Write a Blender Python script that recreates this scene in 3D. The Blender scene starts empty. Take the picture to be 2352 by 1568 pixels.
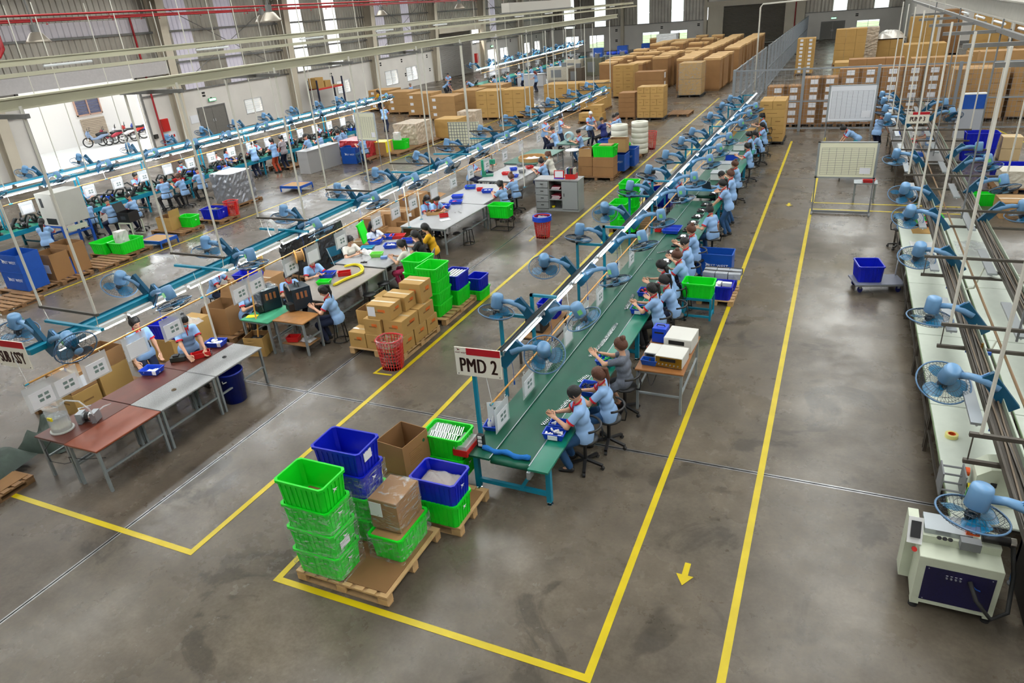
import bpy, math, random
import numpy as np
from mathutils import Vector, Matrix, Euler
PI = math.pi
random.seed(7)
S = bpy.context.scene
COL = S.collection
cam_d = bpy.data.cameras.new('camera')
cam = bpy.data.objects.new('camera', cam_d)
COL.objects.link(cam)
cam_d.sensor_width = 36.0
cam_d.lens = 36.0 * 1582.64 / 2352.0
cam_d.clip_end = 400
YAW, PITCH, ROLL = -0.45208944, 0.447358, -0.08207632
_f = Vector((math.sin(YAW)*math.cos(PITCH), math.cos(YAW)*math.cos(PITCH), -math.sin(PITCH)))
_r = Vector((math.cos(YAW), -math.sin(YAW), 0))
_u = _r.cross(_f)
_r2 = _r*math.cos(ROLL) + _u*math.sin(ROLL)
_u2 = -_r*math.sin(ROLL) + _u*math.cos(ROLL)
cam.matrix_world = Matrix(((_r2.x, _u2.x, -_f.x, 0), (_r2.y, _u2.y, -_f.y, 0), (_r2.z, _u2.z, -_f.z, 6.1), (0, 0, 0, 1)))
S.camera = cam
W = bpy.data.worlds.new('sky')
S.world = W
W.use_nodes = True
bg = W.node_tree.nodes['Background']
bg.inputs[0].default_value = (0.86, 0.93, 1.0, 1)
bg.inputs[1].default_value = 4.0
def add_light(name, kind, loc, rot, energy, color=(1, 1, 1), size=None, size_y=None):
 d = bpy.data.lights.new(name, kind)
 d.energy = energy
 d.color = color
 if kind == 'AREA':
  d.shape = 'RECTANGLE'
  d.size, d.size_y = size, size_y
 o = bpy.data.objects.new(name, d)
 COL.objects.link(o)
 o.location = loc
 o.rotation_euler = rot
 return o
sun = add_light('sun', 'SUN', (-60, 20, 40), (math.radians(38), math.radians(-18), 0), 8.0, (1.0, 0.95, 0.86))
sun.data.angle = 0.02
for _x, _z, _e in ((-32, 8.6, 520), (-21, 9.6, 520), (-10, 10.5, 520), (1.5, 9.5, 560), (12, 8.9, 520)):
 for _y, _k, _c in ((2, 1.0, (1.0, 0.97, 0.92)), (26, 0.9, (1.0, 0.96, 0.89)), (50, 0.6, (1.0, 0.92, 0.8))):
  add_light('roof_daylight', 'AREA', (_x, _y + 9, _z), (0, 0, 0), _e*_k, _c, 4.0, 20)
S.view_settings.view_transform = 'Standard'
S.view_settings.look = 'None'
S.view_settings.gamma = 1.0
S.view_settings.use_curve_mapping = False
S.view_settings.exposure = -0.42
try:
 S.cycles.max_bounces = 5
 S.cycles.diffuse_bounces = 2
 S.cycles.glossy_bounces = 2
 S.cycles.transparent_max_bounces = 10
 S.cycles.use_adaptive_sampling = True
 S.cycles.adaptive_threshold = 0.12
 S.cycles.adaptive_min_samples = 14
 S.cycles.sample_clamp_indirect = 4.0
 S.cycles.caustics_reflective = False
 S.cycles.caustics_refractive = False
except Exception:
 pass
MAT = {}
def mat(name, col, rough=0.5, metal=0.0, noise=0.0, nscale=8.0, bump=0.0, emit=0.0, alpha=1.0, trans=0.0, spec=0.5, ecol=None, transl=0.0):
 if name in MAT:
  return MAT[name]
 m = bpy.data.materials.new(name)
 m.use_nodes = True
 nt = m.node_tree
 p = nt.nodes['Principled BSDF']
 c = (col[0], col[1], col[2], 1)
 p.inputs['Base Color'].default_value = c
 p.inputs['Roughness'].default_value = rough
 p.inputs['Metallic'].default_value = metal
 p.inputs['Specular IOR Level'].default_value = spec
 p.inputs['Alpha'].default_value = alpha
 if trans:
  p.inputs['Transmission Weight'].default_value = trans
  p.inputs['IOR'].default_value = 1.2
 if emit:
  p.inputs['Emission Color'].default_value = (*(ecol or col), 1)
  p.inputs['Emission Strength'].default_value = emit
 if noise or bump:
  tc = nt.nodes.new('ShaderNodeTexCoord')
  n = nt.nodes.new('ShaderNodeTexNoise')
  n.inputs['Scale'].default_value = nscale
  n.inputs['Detail'].default_value = 4
  nt.links.new(tc.outputs['Object'], n.inputs['Vector'])
  if noise:
   r = nt.nodes.new('ShaderNodeMapRange')
   r.inputs['From Min'].default_value = 0.3
   r.inputs['From Max'].default_value = 0.7
   r.inputs['To Min'].default_value = 1 - noise
   r.inputs['To Max'].default_value = 1 + noise * 0.6
   nt.links.new(n.outputs['Fac'], r.inputs['Value'])
   mx = nt.nodes.new('ShaderNodeVectorMath')
   mx.operation = 'SCALE'
   mx.inputs[0].default_value = col
   nt.links.new(r.outputs['Result'], mx.inputs['Scale'])
   nt.links.new(mx.outputs['Vector'], p.inputs['Base Color'])
  if bump:
   b = nt.nodes.new('ShaderNodeBump')
   b.inputs['Strength'].default_value = bump
   b.inputs['Distance'].default_value = 0.02
   nt.links.new(n.outputs['Fac'], b.inputs['Height'])
   nt.links.new(b.outputs['Normal'], p.inputs['Normal'])
 if transl:
  out = nt.nodes['Material Output']
  t = nt.nodes.new('ShaderNodeBsdfTranslucent')
  t.inputs['Color'].default_value = c
  mxs = nt.nodes.new('ShaderNodeMixShader')
  mxs.inputs[0].default_value = transl
  nt.links.new(p.outputs[0], mxs.inputs[1])
  nt.links.new(t.outputs[0], mxs.inputs[2])
  nt.links.new(mxs.outputs[0], out.inputs['Surface'])
 MAT[name] = m
 return m
def srgb(r, g, b):
 f = lambda v: (v/255/12.92) if v/255 <= 0.04045 else ((v/255+0.055)/1.055)**2.4
 return (f(r), f(g), f(b))
class MB:
 def __init__(s):
  s.v, s.f, s.m = [], [], []
 def add(s, vs, fs, m=0):
  o = len(s.v)
  s.v += [tuple(v) for v in vs]
  s.f += [tuple(i + o for i in f) for f in fs]
  s.m += [m] * len(fs)
  return s
 def box(s, x0, y0, z0, x1, y1, z1, m=0):
  return s.add([(x0, y0, z0), (x1, y0, z0), (x1, y1, z0), (x0, y1, z0), (x0, y0, z1), (x1, y0, z1), (x1, y1, z1), (x0, y1, z1)],
     [(0, 3, 2, 1), (4, 5, 6, 7), (0, 1, 5, 4), (1, 2, 6, 5), (2, 3, 7, 6), (3, 0, 4, 7)], m)
 def cbox(s, cx, cy, z0, w, d, h, m=0):
  return s.box(cx - w/2, cy - d/2, z0, cx + w/2, cy + d/2, z0 + h, m)
 def bar(s, a, b, w, h=None, m=0, up=(0, 0, 1)):
  a, b = Vector(a), Vector(b)
  h = h or w
  d = (b - a).normalized()
  u = Vector(up)
  if abs(d.dot(u)) > 0.98:
   u = Vector((0, 1, 0)) if abs(d.y) < 0.9 else Vector((1, 0, 0))
  r = d.cross(u).normalized()
  u = r.cross(d)
  vs = []
  for p in (a, b):
   for sx, sy in ((-1, -1), (1, -1), (1, 1), (-1, 1)):
    vs.append(p + r*(sx*w/2) + u*(sy*h/2))
  return s.add(vs, [(0, 3, 2, 1), (4, 5, 6, 7), (0, 1, 5, 4), (1, 2, 6, 5), (2, 3, 7, 6), (3, 0, 4, 7)], m)
 def cyl(s, a, b, r0, r1=None, n=10, m=0, caps=True):
  r1 = r0 if r1 is None else r1
  a, b = Vector(a), Vector(b)
  d = (b - a).normalized()
  u = Vector((0, 0, 1)) if abs(d.z) < 0.9 else Vector((1, 0, 0))
  x = d.cross(u).normalized()
  y = d.cross(x)
  vs = []
  for p, r in ((a, r0), (b, r1)):
   for i in range(n):
    t = 2*PI*i/n
    vs.append(p + x*(math.cos(t)*r) + y*(math.sin(t)*r))
  fs = [(i, (i+1) % n, n + (i+1) % n, n + i) for i in range(n)]
  if caps:
   fs += [tuple(range(n-1, -1, -1)), tuple(range(n, 2*n))]
  return s.add(vs, fs, m)
 def tube(s, pts, r, n=6, m=0, closed=False):
  pts = [Vector(p) for p in pts]
  k = len(pts)
  vs, prev = [], None
  for i, p in enumerate(pts):
   if closed:
    d = (pts[(i+1) % k] - pts[i-1]).normalized()
   else:
    d = (pts[min(i+1, k-1)] - pts[max(i-1, 0)]).normalized()
   if prev is None:
    u = Vector((0, 0, 1)) if abs(d.z) < 0.9 else Vector((1, 0, 0))
    x = d.cross(u).normalized()
   else:
    x = (prev - d*prev.dot(d)).normalized()
   prev = x
   y = d.cross(x)
   rr = r[i] if isinstance(r, (list, tuple)) else r
   for j in range(n):
    t = 2*PI*j/n
    vs.append(p + x*(math.cos(t)*rr) + y*(math.sin(t)*rr))
  fs = []
  for i in range(k if closed else k-1):
   a, b = i*n, ((i+1) % k)*n
   for j in range(n):
    fs.append((a+j, a+(j+1) % n, b+(j+1) % n, b+j))
  if not closed:
   fs += [tuple(range(n-1, -1, -1)), tuple(range((k-1)*n, k*n))]
  return s.add(vs, fs, m)
 def lathe(s, prof, n=16, m=0, c=(0, 0, 0)):
  vs = []
  for r, z in prof:
   for i in range(n):
    t = 2*PI*i/n
    vs.append((c[0] + r*math.cos(t), c[1] + r*math.sin(t), c[2] + z))
  fs = []
  for k in range(len(prof)-1):
   for i in range(n):
    fs.append((k*n+i, k*n+(i+1) % n, (k+1)*n+(i+1) % n, (k+1)*n+i))
  if prof[0][0] > 1e-6:
   pass
  return s.add(vs, fs, m)
 def disc(s, c, r, n=16, m=0, up=True):
  vs = [(c[0]+r*math.cos(2*PI*i/n), c[1]+r*math.sin(2*PI*i/n), c[2]) for i in range(n)]
  return s.add(vs, [tuple(range(n)) if up else tuple(range(n-1, -1, -1))], m)
 def prism(s, poly, a, b, axis='z', m=0):
  n = len(poly)
  def P(p, t):
   return (p[0], p[1], t) if axis == 'z' else ((p[0], t, p[1]) if axis == 'y' else (t, p[0], p[1]))
  vs = [P(p, a) for p in poly] + [P(p, b) for p in poly]
  fs = [(i, (i+1) % n, n+(i+1) % n, n+i) for i in range(n)] + [tuple(range(n-1, -1, -1)), tuple(range(n, 2*n))]
  return s.add(vs, fs, m)
 def mesh(s, name, mats=(), smooth=False):
  me = bpy.data.meshes.new(name)
  me.from_pydata(s.v, [], s.f)
  for mm in (mats if isinstance(mats, (list, tuple)) else [mats]):
   me.materials.append(mm)
  if any(s.m):
   me.polygons.foreach_set('material_index', s.m)
  if smooth:
   me.polygons.foreach_set('use_smooth', [True]*len(s.f))
  me.update()
  return me
def recalc(me):
 import bmesh
 b = bmesh.new(); b.from_mesh(me)
 bmesh.ops.recalc_face_normals(b, faces=b.faces)
 b.to_mesh(me); b.free()
 return me
KIDS = {}
def link(name, me, parent=None, loc=(0, 0, 0), rot=(0, 0, 0), scale=None):
 o = bpy.data.objects.new(name, me)
 COL.objects.link(o)
 o.location = loc
 o.rotation_euler = rot
 if scale is not None:
  o.scale = scale if isinstance(scale, (tuple, list)) else (scale,)*3
 if parent is not None:
  o.parent = parent
  KIDS.setdefault(parent.name, []).append(o)
 return o
def part(parent, name, mb, m, loc=(0, 0, 0), rot=(0, 0, 0), smooth=False, label=None):
 me = mb.mesh(name, m, smooth) if isinstance(mb, MB) else mb
 o = link(name, me, parent, loc, rot)
 if label:
  o['label'] = label
 return o
def thing(name, label, cat, loc=(0, 0, 0), rz=0.0, group=None, mesh=None, kind=None):
 o = bpy.data.objects.new(name, mesh)
 COL.objects.link(o)
 if mesh is None:
  o.empty_display_size = 0.1
 o.location = (loc[0], loc[1], loc[2] if len(loc) > 2 else 0)
 o.rotation_euler = (0, 0, rz)
 if label:
  o['label'] = label
  o['category'] = cat
 if group:
  o['group'] = group
 if kind:
  o['kind'] = kind
 return o
def struct(name, mb, m, parent=None, smooth=False, label=None):
 me = mb.mesh(name, m, smooth) if isinstance(mb, MB) else mb
 o = link(name, me, parent)
 if parent is None:
  o['kind'] = 'structure'
 if label:
  o['label'] = label
 return o
def clone(src, loc, rz=0.0, label=None, group=None, cat=None):
 def rec(o, par):
  c = o.copy()
  COL.objects.link(c)
  c.parent = par
  for ch in KIDS.get(o.name, ()):
   rec(ch, c)
  return c
 r = rec(src, None)
 r.location = (loc[0], loc[1], loc[2] if len(loc) > 2 else 0)
 r.rotation_euler = (0, 0, rz)
 if label: r['label'] = label
 if group: r['group'] = group
 if cat: r['category'] = cat
 return r
class Proto:
 """the first use hands out the prototype itself, later uses copy it"""
 def __init__(s, src):
  s.src, s.used = src, False
 def put(s, loc, rz=0.0, label=None, group=None, cat=None, scale=None):
  if not s.used:
   s.used = True
   o = s.src
   o.location = (loc[0], loc[1], loc[2] if len(loc) > 2 else 0)
   o.rotation_euler = (0, 0, rz)
   if label: o['label'] = label
   if group: o['group'] = group
   if cat: o['category'] = cat
  else:
   o = clone(s.src, loc, rz, label, group, cat)
  o.scale = scale or (1, 1, 1)
  return o
ORD = ('first second third fourth fifth sixth seventh eighth ninth tenth eleventh twelfth thirteenth fourteenth fifteenth sixteenth '
 'seventeenth eighteenth nineteenth twentieth').split()
_TENS = {2: 'twenty', 3: 'thirty', 4: 'forty', 5: 'fifty'}
def nth(i):
 if i < 20:
  return ORD[i]
 t, u = divmod(i + 1, 10)
 return (_TENS[t] + '-' + ORD[u-1]) if u else {3: 'thirtieth', 4: 'fortieth', 5: 'fiftieth'}[t]
def text(parent, name, body, m, loc, rot, size, sx=1.0, bold=0.0, align='CENTER', ext=0.002):
 c = bpy.data.curves.new(name, 'FONT')
 c.body = body
 c.size = size
 c.align_x = align
 c.align_y = 'CENTER'
 c.extrude = ext
 c.offset = bold
 c.resolution_u = 3
 c.space_character = 1.06
 c.materials.append(m)
 tmp = bpy.data.objects.new('tmp_text', c)
 me = bpy.data.meshes.new_from_object(tmp)
 bpy.data.objects.remove(tmp)
 o = link(name, me, parent, loc, rot)
 o.scale = (sx, 1, 1)
 return o
# ================================================================ the hall
def concrete(name, c0, c1, rlo=0.17, rhi=0.42):
 m = bpy.data.materials.new(name); m.use_nodes = True
 nt = m.node_tree; p = nt.nodes['Principled BSDF']
 tc = nt.nodes.new('ShaderNodeTexCoord')
 def noise(sc, det=6, ro=0.6, dist=0.0):
  n = nt.nodes.new('ShaderNodeTexNoise')
  n.inputs['Scale'].default_value = sc; n.inputs['Detail'].default_value = det; n.inputs['Roughness'].default_value = ro; n.inputs['Distortion'].default_value = dist
  nt.links.new(tc.outputs['Object'], n.inputs['Vector']); return n
 def rng(src, a, b, c, d):
  r = nt.nodes.new('ShaderNodeMapRange')
  for k, v in zip(('From Min', 'From Max', 'To Min', 'To Max'), (a, b, c, d)): r.inputs[k].default_value = v
  nt.links.new(src, r.inputs['Value']); return r.outputs[0]
 def mul(a, b):
  q = nt.nodes.new('ShaderNodeMath'); q.operation = 'MULTIPLY'
  nt.links.new(a, q.inputs[0]); nt.links.new(b, q.inputs[1]); return q.outputs[0]
 big, mid, fine, st = noise(0.45, 7, 0.65), noise(3.0, 8, 0.7), noise(22, 5), noise(0.75, 6, 0.6, 0.9)
 r = nt.nodes.new('ShaderNodeValToRGB')
 r.color_ramp.elements[0].position = 0.3; r.color_ramp.elements[1].position = 0.7
 r.color_ramp.elements[0].color = (*c0, 1); r.color_ramp.elements[1].color = (*c1, 1)
 nt.links.new(big.outputs['Fac'], r.inputs[0])
 k = mul(mul(rng(mid.outputs['Fac'], 0.3, 0.7, 0.8, 1.18), rng(fine.outputs['Fac'], 0.3, 0.7, 0.88, 1.1)), rng(st.outputs['Fac'], 0.575, 0.62, 1.0, 0.62))
 v = nt.nodes.new('ShaderNodeVectorMath'); v.operation = 'SCALE'
 nt.links.new(r.outputs[0], v.inputs[0]); nt.links.new(k, v.inputs['Scale'])
 nt.links.new(v.outputs[0], p.inputs['Base Color'])
 p.inputs['Specular IOR Level'].default_value = 0.4
 nt.links.new(mul(rng(big.outputs['Fac'], 0.35, 0.65, rhi, rlo), rng(mid.outputs['Fac'], 0.3, 0.7, 0.84, 1.16)), p.inputs['Roughness'])
 bp = nt.nodes.new('ShaderNodeBump'); bp.inputs['Strength'].default_value = 0.02; bp.inputs['Distance'].default_value = 0.01
 nt.links.new(mid.outputs['Fac'], bp.inputs['Height']); nt.links.new(bp.outputs[0], p.inputs['Normal'])
 return m
M_SLAB = concrete('concrete_slab', srgb(78, 69, 58), srgb(120, 110, 96))
M_SLAB_D = concrete('concrete_slab_brown', srgb(72, 62, 52), srgb(112, 101, 88))
M_JOINT = mat('joint_filler', srgb(52, 49, 46), 0.8)
M_ARMOUR = mat('joint_steel', srgb(150, 150, 150), 0.3, 0.7, noise=0.3)
M_YEL = mat('yellow_tape', srgb(208, 184, 10), 0.35, noise=0.12, nscale=3)
XL, XR, Y0, Y1 = -38.7, 18.0, -10.0, 100.0
ZE = 8.6
floor = struct('floor', MB().box(XL, Y0, -0.3, XR, Y1, -0.04), M_JOINT)
GX = [XL, -26.2, -8.4, 9.4, XR]
GY = [Y0, 8.45, 26.26, 44.1, 62.0, 80.0, Y1]
gp = 0.009
for i in range(len(GX)-1):
 for j in range(len(GY)-1):
  xa, xb, ya, yb = GX[i]+gp, GX[i+1]-gp, GY[j]+gp, GY[j+1]-gp
  part(floor, 'floor_slab', MB().box(xa, ya, -0.04, xb, yb, 0), M_SLAB if i > 1 else M_SLAB_D)
for x in GX[1:-1]:
 for s in (-1, 1):
  part(floor, 'joint_nosing', MB().box(x + s*(gp+0.012) - 0.012, Y0, -0.03, x + s*(gp+0.012) + 0.012, Y1, 0.001), M_ARMOUR)
for y in GY[1:-1]:
 for s in (-1, 1):
  part(floor, 'joint_nosing', MB().box(XL, y + s*(gp+0.012) - 0.012, -0.03, XR, y + s*(gp+0.012) + 0.012, 0.001), M_ARMOUR)
def tape(pts, w=0.085):
 for a, b in zip(pts[:-1], pts[1:]):
  a, b = Vector((*a, 0.0025)), Vector((*b, 0.0025))
  d = (b-a).normalized()*w/2
  part(floor, 'floor_tape', MB().bar(a+d, b+d, w, 0.003), M_YEL)
tape([(-5.65, 40.0), (-5.65, 4.49), (-1.65, 4.49), (-1.72, 33.2)])
tape([(-22.0, 4.47), (-7.1, 4.47), (-7.1, 48.0)])
tape([(-0.41, 3.0), (-0.42, 22.3), (3.5, 22.3)])
tape([(-0.42, 23.06), (3.5, 23.06)])
tape([(-0.42, 23.06), (-0.42, 34.0)])
tape([(-19.27, 3.0), (-19.27, 47.0)], 0.06)
tape([(-7.18, 9.47), (-7.58, 9.45), (-7.56, 9.73)], 0.05)
tape([(-7.78, 17.70), (-7.81, 18.18), (-7.28, 18.27)], 0.05)
tape([(7.6, 28.0), (6.2, 36.0)], 0.07)
def arrow(x, y, s, up):
 k = -1 if up else 1
 poly = [(-0.045, 0.24), (0.045, 0.24), (0.045, -0.02), (0.13, -0.02), (0, -0.24), (-0.13, -0.02), (-0.045, -0.02)]
 mb = MB().prism([(x + px*s, y + k*py*s) for px, py in (poly if k > 0 else poly[::-1])], 0.001, 0.004)
 part(floor, 'floor_arrow', recalc(mb.mesh('floor_arrow', M_YEL)), None)
ax, ay = (-1.02, 6.22)
arrow(ax, ay, 0.78, False)
ax, ay = (-1.08, 22.71)
arrow(ax, ay, 0.8, False)
M_WHITEWALL = mat('painted_masonry', srgb(222, 216, 208), 0.75, noise=0.06, nscale=0.7)
M_METAL = mat('corrugated_sheet', srgb(165, 160, 150), 0.35, 0.55, noise=0.22, nscale=0.6)
M_COL = mat('column_paint', srgb(205, 194, 174), 0.55, noise=0.08, nscale=0.6)
M_GREYSTEEL = mat('grey_steel', srgb(125, 124, 122), 0.45, 0.3, noise=0.1)
M_DOORGREY = mat('door_grey', srgb(118, 114, 108), 0.5, noise=0.06)
M_SHUTTER = mat('shutter_steel', srgb(160, 155, 148), 0.3, 0.6, noise=0.1)
M_SHUTTER_D = mat('shutter_dark', srgb(120, 114, 106), 0.5, 0.1, noise=0.08)
M_TRANSL = mat('translucent_sheet', (0.9, 0.92, 0.9), 0.4, transl=0.75)
M_TRANSL_D = mat('translucent_sheet_shaded', (0.62, 0.58, 0.66), 0.5, transl=0.12)  # weaker backlight of these panels is put into colour and low translucency
M_ALU = mat('window_aluminium', srgb(205, 205, 205), 0.35, 0.4)
M_LOUV = mat('louvre_glass', (0.85, 0.92, 0.95), 0.1, alpha=0.45)
M_RED = mat('red_pipe_paint', srgb(165, 22, 30), 0.35)
M_FIRE = mat('fire_cabinet_red', srgb(205, 35, 28), 0.4)
M_PAPER = mat('paper', srgb(232, 232, 236), 0.7)
M_BLACK = mat('black_plastic', (0.012, 0.012, 0.013), 0.45)
M_EXIT = mat('exit_sign_face', (0.75, 1.0, 0.85), 0.5, emit=2.0, ecol=(0.5, 1.0, 0.65))
def holed(axis, plane, thick, a0, a1, z0, z1, holes):
 """wall slab in the plane axis=plane with rectangular openings, as one mesh of blocks"""
 us = sorted({a0, a1, *[h[0] for h in holes], *[h[1] for h in holes]})
 mb = MB()
 for ua, ub in zip(us[:-1], us[1:]):
  hs = sorted([(h[2], h[3]) for h in holes if h[0] <= ua + 1e-6 and h[1] >= ub - 1e-6])
  z = z0
  for ha, hb in hs + [(z1, z1)]:
   if ha > z + 1e-6:
    if axis == 'x': mb.box(plane - thick, ua, z, plane, ub, ha)
    else: mb.box(ua, plane, z, ub, plane + thick, ha)
   z = max(z, hb)
 return mb
YC = [22.3, 33.4, 44.5, 55.6, 66.7, 77.8, 88.9]
ZW = 2.95
win_left = [(39.35, 41.1, 0.75, 1.75), (50.15, 52.0, 0.75, 1.82), (57.5, 59.65, 0.55, 1.83), (61.2, 63.25, 0.55, 1.83), (83.0, 85.4, 0.6, 2.0), (90.6, 92.6, 0.7, 2.05), (94.2, 96.2, 0.7, 2.02)]
door_l = [(23.87, 30.95, 0.0, 4.12), (79.6, 81.9, 0, 2.0)]
struct('wall_left', holed('x', XL, 0.25, Y0, Y1, 0, ZW, [(a, b, max(c, 0), min(d, ZW)) for a, b, c, d in door_l + win_left] + [(67.9, 75.3, 0, ZW)]), M_WHITEWALL)
def corrugated(axis, plane, a0, a1, z0, z1, pitch=0.36, dep=0.045, gaps=()):
 """trapezoid sheet; gaps: (a0,a1) spans left out"""
 mb = MB()
 spans, a = [], a0
 for g0, g1 in sorted(gaps):
  if g0 > a: spans.append((a, g0))
  a = g1
 if a < a1: spans.append((a, a1))
 for s0, s1 in spans:
  pts, u = [], s0
  while u < s1 - 1e-4:
   for du, d in ((0, 0), (pitch*0.62, 0), (pitch*0.72, dep), (pitch*0.9, dep)):
    if u + du < s1: pts.append((u + du, d))
   u += pitch
  pts.append((s1, 0))
  vs = []
  for u, d in pts:
   for z in (z0, z1):
    vs.append((plane + d, u, z) if axis == 'x' else (u, plane - d, z))
  fs = [(2*i, 2*i+1, 2*i+3, 2*i+2) for i in range(len(pts)-1)]
  mb.add(vs, fs)
 return mb
tr_bright = {44.5: [(45.7, 47.25), (50.0, 51.55)]}
tr_shaded = {33.4: [(34.6, 36.2), (38.6, 40.1)], 55.6: [(57.2, 58.6), (61.6, 63.0)], 77.8: [(80.6, 82.4)]}
bays = [(Y0, 22.3)] + list(zip(YC, YC[1:] + [Y1]))
for ya, yb in bays:
 gb, gd = tr_bright.get(ya, []), tr_shaded.get(ya, [])
 z0 = 4.85 if ya in (22.3, 66.7) else ZW
 struct('wall_left_cladding', corrugated('x', XL, ya, yb, z0, ZE, gaps=gb + gd), M_METAL)
 for g0, g1 in gb:
  for zz in ((2.95, 3.9), (3.98, 5.35), (5.43, ZE)):
   struct('window_roof_light_strip', corrugated('x', XL, g0, g1, zz[0], zz[1]), M_TRANSL)
 for g0, g1 in gd:
  struct('window_shaded_light_strip', corrugated('x', XL, g0, g1, ZW, ZE), M_TRANSL_D)
struct('trim_1', corrugated('x', XL + 0.06, 22.9, 32.9, 6.5, 7.25), mat('pale_sheet', srgb(215, 208, 214), 0.5, 0.1), )
struct('trim_2', MB().box(XL, 22.5, 4.12, XL + 0.75, 33.0, 4.85), mat('shutter_box', srgb(185, 180, 178), 0.5, noise=0.06))
struct('wall_left_jamb', MB().box(XL - 0.25, 22.3, ZW, XL, 23.87, 4.85).box(XL - 0.25, 30.95, ZW, XL, 33.4, 4.85), M_WHITEWALL)
struct('trim_3', MB().box(XL, 23.72, 0, XL + 0.12, 23.87, 4.12).box(XL, 30.95, 0, XL + 0.12, 31.1, 4.12), M_GREYSTEEL)
mb = MB()
for a, b in ((Y0, 23.8), (31.0, 67.9), (75.3, Y1)): mb.box(XL, a, ZW - 0.03, XL + 0.1, b, ZW + 0.05)
struct('trim_4', mb, M_GREYSTEEL)
for z in (4.6, 6.4):
 for ya, yb in bays:
  struct('trim_5', MB().box(XL + 0.05, ya + 0.3, z, XL + 0.16, yb - 0.3, z + 0.12), M_GREYSTEEL)
for y in YC + [11.2, 0.1]:
 mb = MB()
 mb.prism([(XL + 0.02, 0), (XL + 0.42, 0), (XL + 0.98, ZE), (XL + 0.02, ZE)], y - 0.012, y + 0.012, 'y')
 mb.prism([(XL + 0.42, 0), (XL + 0.45, 0), (XL + 1.01, ZE), (XL + 0.98, ZE)], y - 0.28, y + 0.28, 'y')
 mb.box(XL, y - 0.28, 0, XL + 0.03, y + 0.28, ZE)
 struct('column', recalc(mb.mesh('column', M_COL)), None)
for y in (33.4, 55.6, 77.8):
 for s in (0, 1):
  a, b = (y + 0.4, 3.2), (y + 10.7, 8.0)
  p0, p1 = ((XL + 0.3, a[0], a[1]), (XL + 0.3, b[0], b[1])) if s else ((XL + 0.3, a[0], b[1]), (XL + 0.3, b[0], a[1]))
  struct('trim_6', MB().cyl(p0, p1, 0.022, n=6), M_GREYSTEEL)
def louvre_window(idx, axis, plane, a0, a1, z0, z1, n):
 fr = MB()
 t = 0.05
 def bx(mb, u0, v0, u1, v1, d0, d1):
  if axis == 'x': mb.box(plane + d0, u0, v0, plane + d1, u1, v1)
  else: mb.box(u0, plane - d1, v0, u1, plane - d0, v1)
 mid = (a0 + a1)/2
 for u0, u1 in ((a0, a0+t), (a1-t, a1), (mid-t/2, mid+t/2)):
  bx(fr, u0, z0, u1, z1, -0.1, 0.02)
 bx(fr, a0, z0, a1, z0+t, -0.1, 0.02); bx(fr, a0, z1-t, a1, z1, -0.1, 0.02)
 w = struct('window_%d' % idx, fr, M_ALU)
 for h in range(2):
  u0, u1 = (a0+t, mid-t/2) if h == 0 else (mid+t/2, a1-t)
  for k in range(n):
   zz = z0 + t + (z1-z0-2*t)*(k+0.5)/n
   p = MB(); hh = (z1-z0-2*t)/n*0.5
   if axis == 'x':
    p.add([(plane-0.06, u0, zz-hh*0.9), (plane-0.06, u1, zz-hh*0.9), (plane-0.02, u1, zz+hh*0.8), (plane-0.02, u0, zz+hh*0.8)], [(0, 1, 2, 3)])
    p.add([(plane-0.063, u0, zz+hh*0.8), (plane-0.063, u1, zz+hh*0.8), (plane-0.017, u1, zz+hh*0.8), (plane-0.017, u0, zz+hh*0.8)], [(0, 1, 2, 3)], 1)
   else:
    p.add([(u0, plane+0.06, zz-hh*0.9), (u1, plane+0.06, zz-hh*0.9), (u1, plane+0.02, zz+hh*0.8), (u0, plane+0.02, zz+hh*0.8)], [(0, 1, 2, 3)])
    p.add([(u0, plane+0.063, zz+hh*0.8), (u1, plane+0.063, zz+hh*0.8), (u1, plane+0.017, zz+hh*0.8), (u0, plane+0.017, zz+hh*0.8)], [(0, 1, 2, 3)], 1)
   part(w, 'louvre', p, [M_LOUV, M_ALU])
for i, (a, b, c, d) in enumerate(win_left):
 louvre_window(i + 1, 'x', XL, a, b, c, d, 6)
def vent(axis, plane, u, z):
 mb = MB()
 for k in (-0.09, 0.09):
  if axis == 'x': mb.box(plane - 0.01, u - 0.13, z + k - 0.06, plane + 0.012, u + 0.13, z + k + 0.06)
  else: mb.box(u - 0.16, plane - 0.012, z + k - 0.06, u + 0.16, plane + 0.01, z + k + 0.06)
 struct('trim_vent', mb, M_JOINT)
for y, z in ((35.9, 2.55), (49.6, 2.35), (57.0, 2.5), (60.6, 2.5), (65.4, 2.5), (61.0, 1.2), (65.7, 1.2), (86.3, 2.6), (95.0, 2.55)):
 vent('x', XL, y, z)
def steel_door(idx, axis, plane, a0, a1, z1):
 mid = (a0+a1)/2
 fr = MB()
 def bx(mb, u0, z0_, u1, z1_, d0, d1, m=0):
  if axis == 'x': mb.box(plane + d0, u0, z0_, plane + d1, u1, z1_, m)
  else: mb.box(u0, plane - d1, z0_, u1, plane - d0, z1_, m)
 bx(fr, a0-0.08, 0, a0, z1+0.08, 0, 0.06); bx(fr, a1, 0, a1+0.08, z1+0.08, 0, 0.06); bx(fr, a0, z1, a1, z1+0.08, 0, 0.06)
 d = struct('door_%d' % idx, fr, M_GREYSTEEL)
 for u0, u1, hx in ((a0, mid-0.01, mid-0.12), (mid+0.01, a1, mid+0.06)):
  lf = MB(); bx(lf, u0, 0.01, u1, z1, 0.0, 0.035)
  l = part(d, 'door_leaf', lf, M_DOORGREY)
  hd = MB(); bx(hd, hx, z1*0.45, hx+0.05, z1*0.55, 0.035, 0.08)
  part(l, 'door_handle', hd, M_ALU)
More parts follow.
